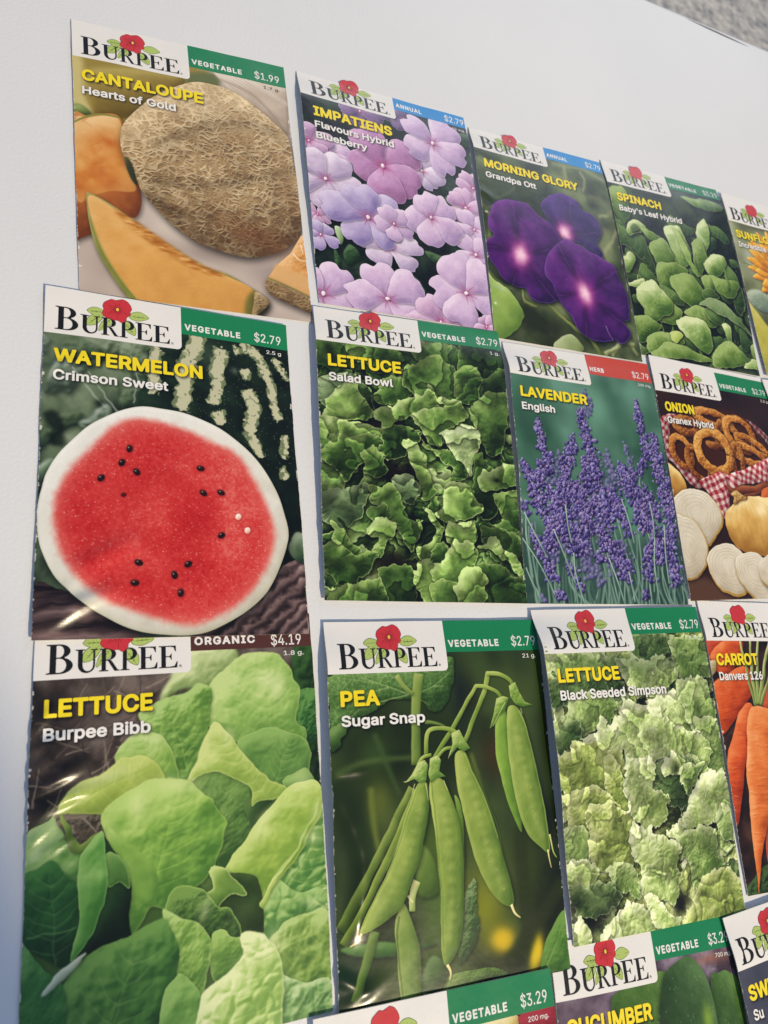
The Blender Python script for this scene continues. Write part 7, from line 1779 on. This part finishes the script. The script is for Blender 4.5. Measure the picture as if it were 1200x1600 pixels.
    mesh_obj('emblem_leaves', on_packet(P, T(v), 0)+np.c_[np.zeros((len(v), 2)), LIFT*(2.5+ly*.3)], f, [INK['leaf'], INK['leaf_line']], lab, False, mat_idx=m)
    v, f = BRAND
    if P['folds']:
        v, f = refine(v, f)
    mesh_obj('brand_lettering', on_packet(P, T(v), LIFT*3.7), f, INK['black'], lab, False)
    v, f, m, ly = EMBLEM_FLOWER
    mesh_obj('emblem_flower', on_packet(P, T(v), 0)+np.c_[np.zeros((len(v), 2)), LIFT*(4.5+ly*.35)], f,
             [INK['petal'], INK['petal_dark'], INK['petal_eye']], lab, False, mat_idx=m)
    # category band
    if strip:
        panel('top_margin', 527+du, 999.5, 0.5, strip, INK['paper'], LIFT*1.5, root, ny=3)
    bd = panel('category_band', 527+du, 999.5, max(0.5, strip), 130+dv, INK[band], LIFT*1.5, root)
    v, f = word(cat, 541, cat_u1, 79, 30, 'heavy', 90)
    mesh_obj('category_lettering', on_packet(P, T(v), LIFT*3), f, INK['white'], bd, False)
    if price:
        v, f = word(price, price_u1-123, price_u1, price_v, 42, 'plain')
        mesh_obj('price_lettering', on_packet(P, T(v), LIFT*3), f, INK['white'], bd, False)
    # words on the picture
    if ti:
        v, f = refine(*ti) if P['folds'] else ti
        mesh_obj('title_lettering', on_packet(P, T(v), LIFT*3), f, INK['yellow'], root, False)
    if sb:
        V, F = [], []
        for v, f in sb:
            b = sum(len(x) for x in V)
            V.append(v); F += [tuple(i+b for i in q) for q in f]
        V = np.vstack(V)
        if P['folds']:
            V, F = refine(V, F)
        mesh_obj('variety_lettering', on_packet(P, T(V), LIFT*3), F, INK['white'], root, False)
    if weight:
        v, f = word(weight, 968-len(weight)*14, 966, 145, 17, 'plain')
        mesh_obj('weight_lettering', on_packet(P, T(v), LIFT*3), f, INK['black' if key == 'cantaloupe' else 'white'], root, False)
    return root

# ------------------------------------------------------------------ setting
m_table, nt, b = new_mat('white_moulded_plastic')
tc = nt.nodes.new('ShaderNodeTexCoord')
n1 = nt.nodes.new('ShaderNodeTexNoise'); n1.inputs['Scale'].default_value = 900.0; n1.inputs['Detail'].default_value = 2.0
n2 = nt.nodes.new('ShaderNodeTexNoise'); n2.inputs['Scale'].default_value = 9.0; n2.inputs['Detail'].default_value = 4.0
for n in (n1, n2):
    nt.links.new(tc.outputs['Object'], n.inputs['Vector'])
bp = nt.nodes.new('ShaderNodeBump'); bp.inputs['Strength'].default_value = 0.22; bp.inputs['Distance'].default_value = 0.0004
nt.links.new(n1.outputs['Fac'], bp.inputs['Height'])
nt.links.new(bp.outputs['Normal'], b.inputs['Normal'])
rp = nt.nodes.new('ShaderNodeValToRGB')
rp.color_ramp.elements[0].position = .3; rp.color_ramp.elements[0].color = s2l((.865, .87, .88)) + (1,)
rp.color_ramp.elements[1].position = .7; rp.color_ramp.elements[1].color = s2l((.885, .887, .895)) + (1,)
nt.links.new(n2.outputs['Fac'], rp.inputs['Fac'])
nt.links.new(rp.outputs['Color'], b.inputs['Base Color'])
b.inputs['Roughness'].default_value = 0.42

def table_top():
    # a slab with rounded rim, its far edge just beyond the packets
    x0, x1, y0, y1 = -0.55, 1.15, -0.50, 0.2650
    prof = [(0.0, 0.0)] + [(0.006*math.sin(t), -0.006*(1-math.cos(t))) for t in np.linspace(0.2, math.pi/2, 7)] + [(0.006, -0.04), (0.0, -0.045)]
    def ring(o, z):
        r = 0.05
        pts = []
        for cx, cy, a in ((x1-r, y1-r, 0), (x0+r, y1-r, 90), (x0+r, y0+r, 180), (x1-r, y0+r, 270)):
            for t in np.linspace(0, 90, 9):
                q = math.radians(a+t)
                pts.append((cx+(r-.006+o)*math.cos(q), cy+(r-.006+o)*math.sin(q), z))
        return pts
    V, F = [], []
    m = 36
    for o, z in prof:
        V += ring(o, z)
    for k in range(len(prof)-1):
        for i in range(m):
            j = (i+1) % m
            F.append((k*m+i, (k+1)*m+i, (k+1)*m+j, k*m+j))
    F.append(tuple(range(m))); F.append(tuple(reversed(range((len(prof)-1)*m, len(prof)*m))))
    return V, F
V, F = table_top()
table = mesh_obj('table', V, F, m_table, smooth=False)
table.location = (0, 0, TZ)
table['label'] = 'white moulded plastic table top with a fine pebbled surface and rounded far rim'
table['category'] = 'table'
m_gap, nt, b = new_mat('painted_gap_shadow')  # flat dark sliver painting the shadow of a gap along the rim
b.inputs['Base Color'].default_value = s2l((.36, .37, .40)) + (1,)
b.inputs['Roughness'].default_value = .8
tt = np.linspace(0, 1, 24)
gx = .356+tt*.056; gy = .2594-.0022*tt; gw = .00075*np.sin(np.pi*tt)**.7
mesh_obj('rim_gap_shadow', np.vstack([np.c_[gx, gy+gw, np.full(24, 4e-5)], np.c_[gx, gy-gw, np.full(24, 4e-5)]]),
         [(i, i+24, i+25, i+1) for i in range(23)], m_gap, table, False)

m_floor, nt, b = new_mat('mottled_concrete')
tc = nt.nodes.new('ShaderNodeTexCoord')
n1 = nt.nodes.new('ShaderNodeTexNoise'); n1.inputs['Scale'].default_value = 20.0; n1.inputs['Detail'].default_value = 5.0; n1.inputs['Roughness'].default_value = .65
n2 = nt.nodes.new('ShaderNodeTexNoise'); n2.inputs['Scale'].default_value = 55.0; n2.inputs['Detail'].default_value = 2.0
for n in (n1, n2):
    nt.links.new(tc.outputs['Object'], n.inputs['Vector'])
rp = nt.nodes.new('ShaderNodeValToRGB')
e = rp.color_ramp.elements
e[0].position = .36; e[0].color = s2l((.50, .50, .51)) + (1,)
e[1].position = .64; e[1].color = s2l((.90, .86, .80)) + (1,)
q = e.new(.5); q.color = s2l((.75, .72, .68)) + (1,)
mx = nt.nodes.new('ShaderNodeMath'); mx.operation = 'MULTIPLY_ADD'; mx.inputs[1].default_value = .35
nt.links.new(n2.outputs['Fac'], mx.inputs[0])
sc_ = nt.nodes.new('ShaderNodeMath'); sc_.operation = 'MULTIPLY'; sc_.inputs[1].default_value = .65
nt.links.new(n1.outputs['Fac'], sc_.inputs[0]); nt.links.new(sc_.outputs[0], mx.inputs[2])
nt.links.new(mx.outputs[0], rp.inputs['Fac'])
nt.links.new(rp.outputs['Color'], b.inputs['Base Color'])
b.inputs['Roughness'].default_value = .7
floor = mesh_obj('floor', [(-6, -6, 0), (6, -6, 0), (6, 6, 0), (-6, 6, 0)], [(0, 1, 2, 3)], m_floor, smooth=False)
floor['kind'] = 'structure'

# ------------------------------------------------------------------ packets
packet('cantaloupe', 'seed packet showing a netted cantaloupe and orange melon wedges', 'green', 'VEGETABLE', '$1.99', '1.7 g.',
       'CANTALOUPE', [('Hearts of Gold', 450)], title_u1=582)
packet('impatiens', 'seed packet covered in pale lilac impatiens flowers, blue band on top', 'blue', 'ANNUAL', '$2.79', '15 mg.',
       'IMPATIENS', [('Flavours Hybrid', 490), ('Blueberry', 325)], du=23, dv=-45, title_u1=488, cat_u1=700)
packet('glory', 'seed packet with three deep purple morning glory blooms', 'blue', 'ANNUAL', '$2.79', '',
       'MORNING GLORY', [('Grandpa Ott', 400)], du=22, dv=-35, title_u1=735, cat_u1=700)
packet('spinach', 'seed packet picturing heaped green spinach leaves', 'green', 'VEGETABLE', '$3.29', '',
       'SPINACH', [("Baby's Leaf Hybrid", 558)], du=15, dv=-30, title_u1=405)
packet('sunflower', 'seed packet with an orange sunflower, cut off by the right edge of the photo', 'blue', 'ANNUAL', '', '',
       'SUNFLOWER', [('Incredible', 300)], du=0, dv=25, title_u1=530)
packet('watermelon', 'seed packet showing a cut red watermelon half with black seeds', 'green', 'VEGETABLE', '$2.79', '2.5 g',
       'WATERMELON', [('Crimson Sweet', 468)], title_u1=610)
packet('salad', 'seed packet filled with dark green wavy lettuce, price 2.79, under the impatiens packet', 'green', 'VEGETABLE', '$2.79', '1 g.',
       'LETTUCE', [('Salad Bowl', 360)], du=16, dv=-19, title_u1=408)
packet('lavender', 'seed packet with purple lavender spikes and an orange red band', 'red', 'HERB', '$2.79', '300 mg.',
       'LAVENDER', [('English', 250)], du=17, dv=2, title_u1=478, cat_u1=640)
packet('onion', 'seed packet with white onion slices and fried rings in a checked cloth', 'green', 'VEGETABLE', '$2.79', '1.2 g',
       'ONION', [('Granex Hybrid', 400)], du=14, dv=33, title_u1=262, strip=32)
packet('bibb', 'seed packet with broad smooth light green lettuce leaves and a brown band', 'brown', 'ORGANIC', '$4.19', '1.8 g.',
       'LETTUCE', [('Burpee Bibb', 383)], title_u1=391, cat_u1=771, price_u1=958, price_v=80)
packet('pea', 'seed packet with plump green pea pods hanging from stalks', 'green', 'VEGETABLE', '$2.79', '21 g.',
       'PEA', [('Sugar Snap', 400)], du=10, dv=4, title_u1=205, cat_u1=788, price_u1=975)
packet('bss', 'seed packet with a pale yellow-green curly lettuce head, beside the pea packet', 'green', 'VEGETABLE', '$2.79', '1.9 g.',
       'LETTUCE', [('Black Seeded Simpson', 675)], du=20, dv=-5, title_u1=402, cat_u1=788)
packet('carrot', 'seed packet showing long orange carrots with green tops', 'green', 'VEGETABLE', '$2.79', '',
       'CARROT', [('Danvers 126', 348)], du=6, dv=6, title_u1=335)
packet('beet', 'seed packet at the bottom edge with a dark red root beside a cream one', 'green', 'VEGETABLE', '$3.29', '200 mg.',
       '', [])
packet('cucumber', 'seed packet showing dark green cucumbers on purple ground', 'green', 'VEGETABLE', '$3.29', '700 mg.',
       'CUCUMBER', [], title_u1=470)
packet('sweet', 'seed packet with a slate blue picture at the bottom right corner', 'green', 'VEGETABLE', '', '',
       'SWEET', [('Su', 95)], du=-6, dv=8, title_u1=300)
packet('corner', 'seed packet of which only a white label corner shows right of the onion packet', 'green', 'VEGETABLE', '', '',
       '', [])
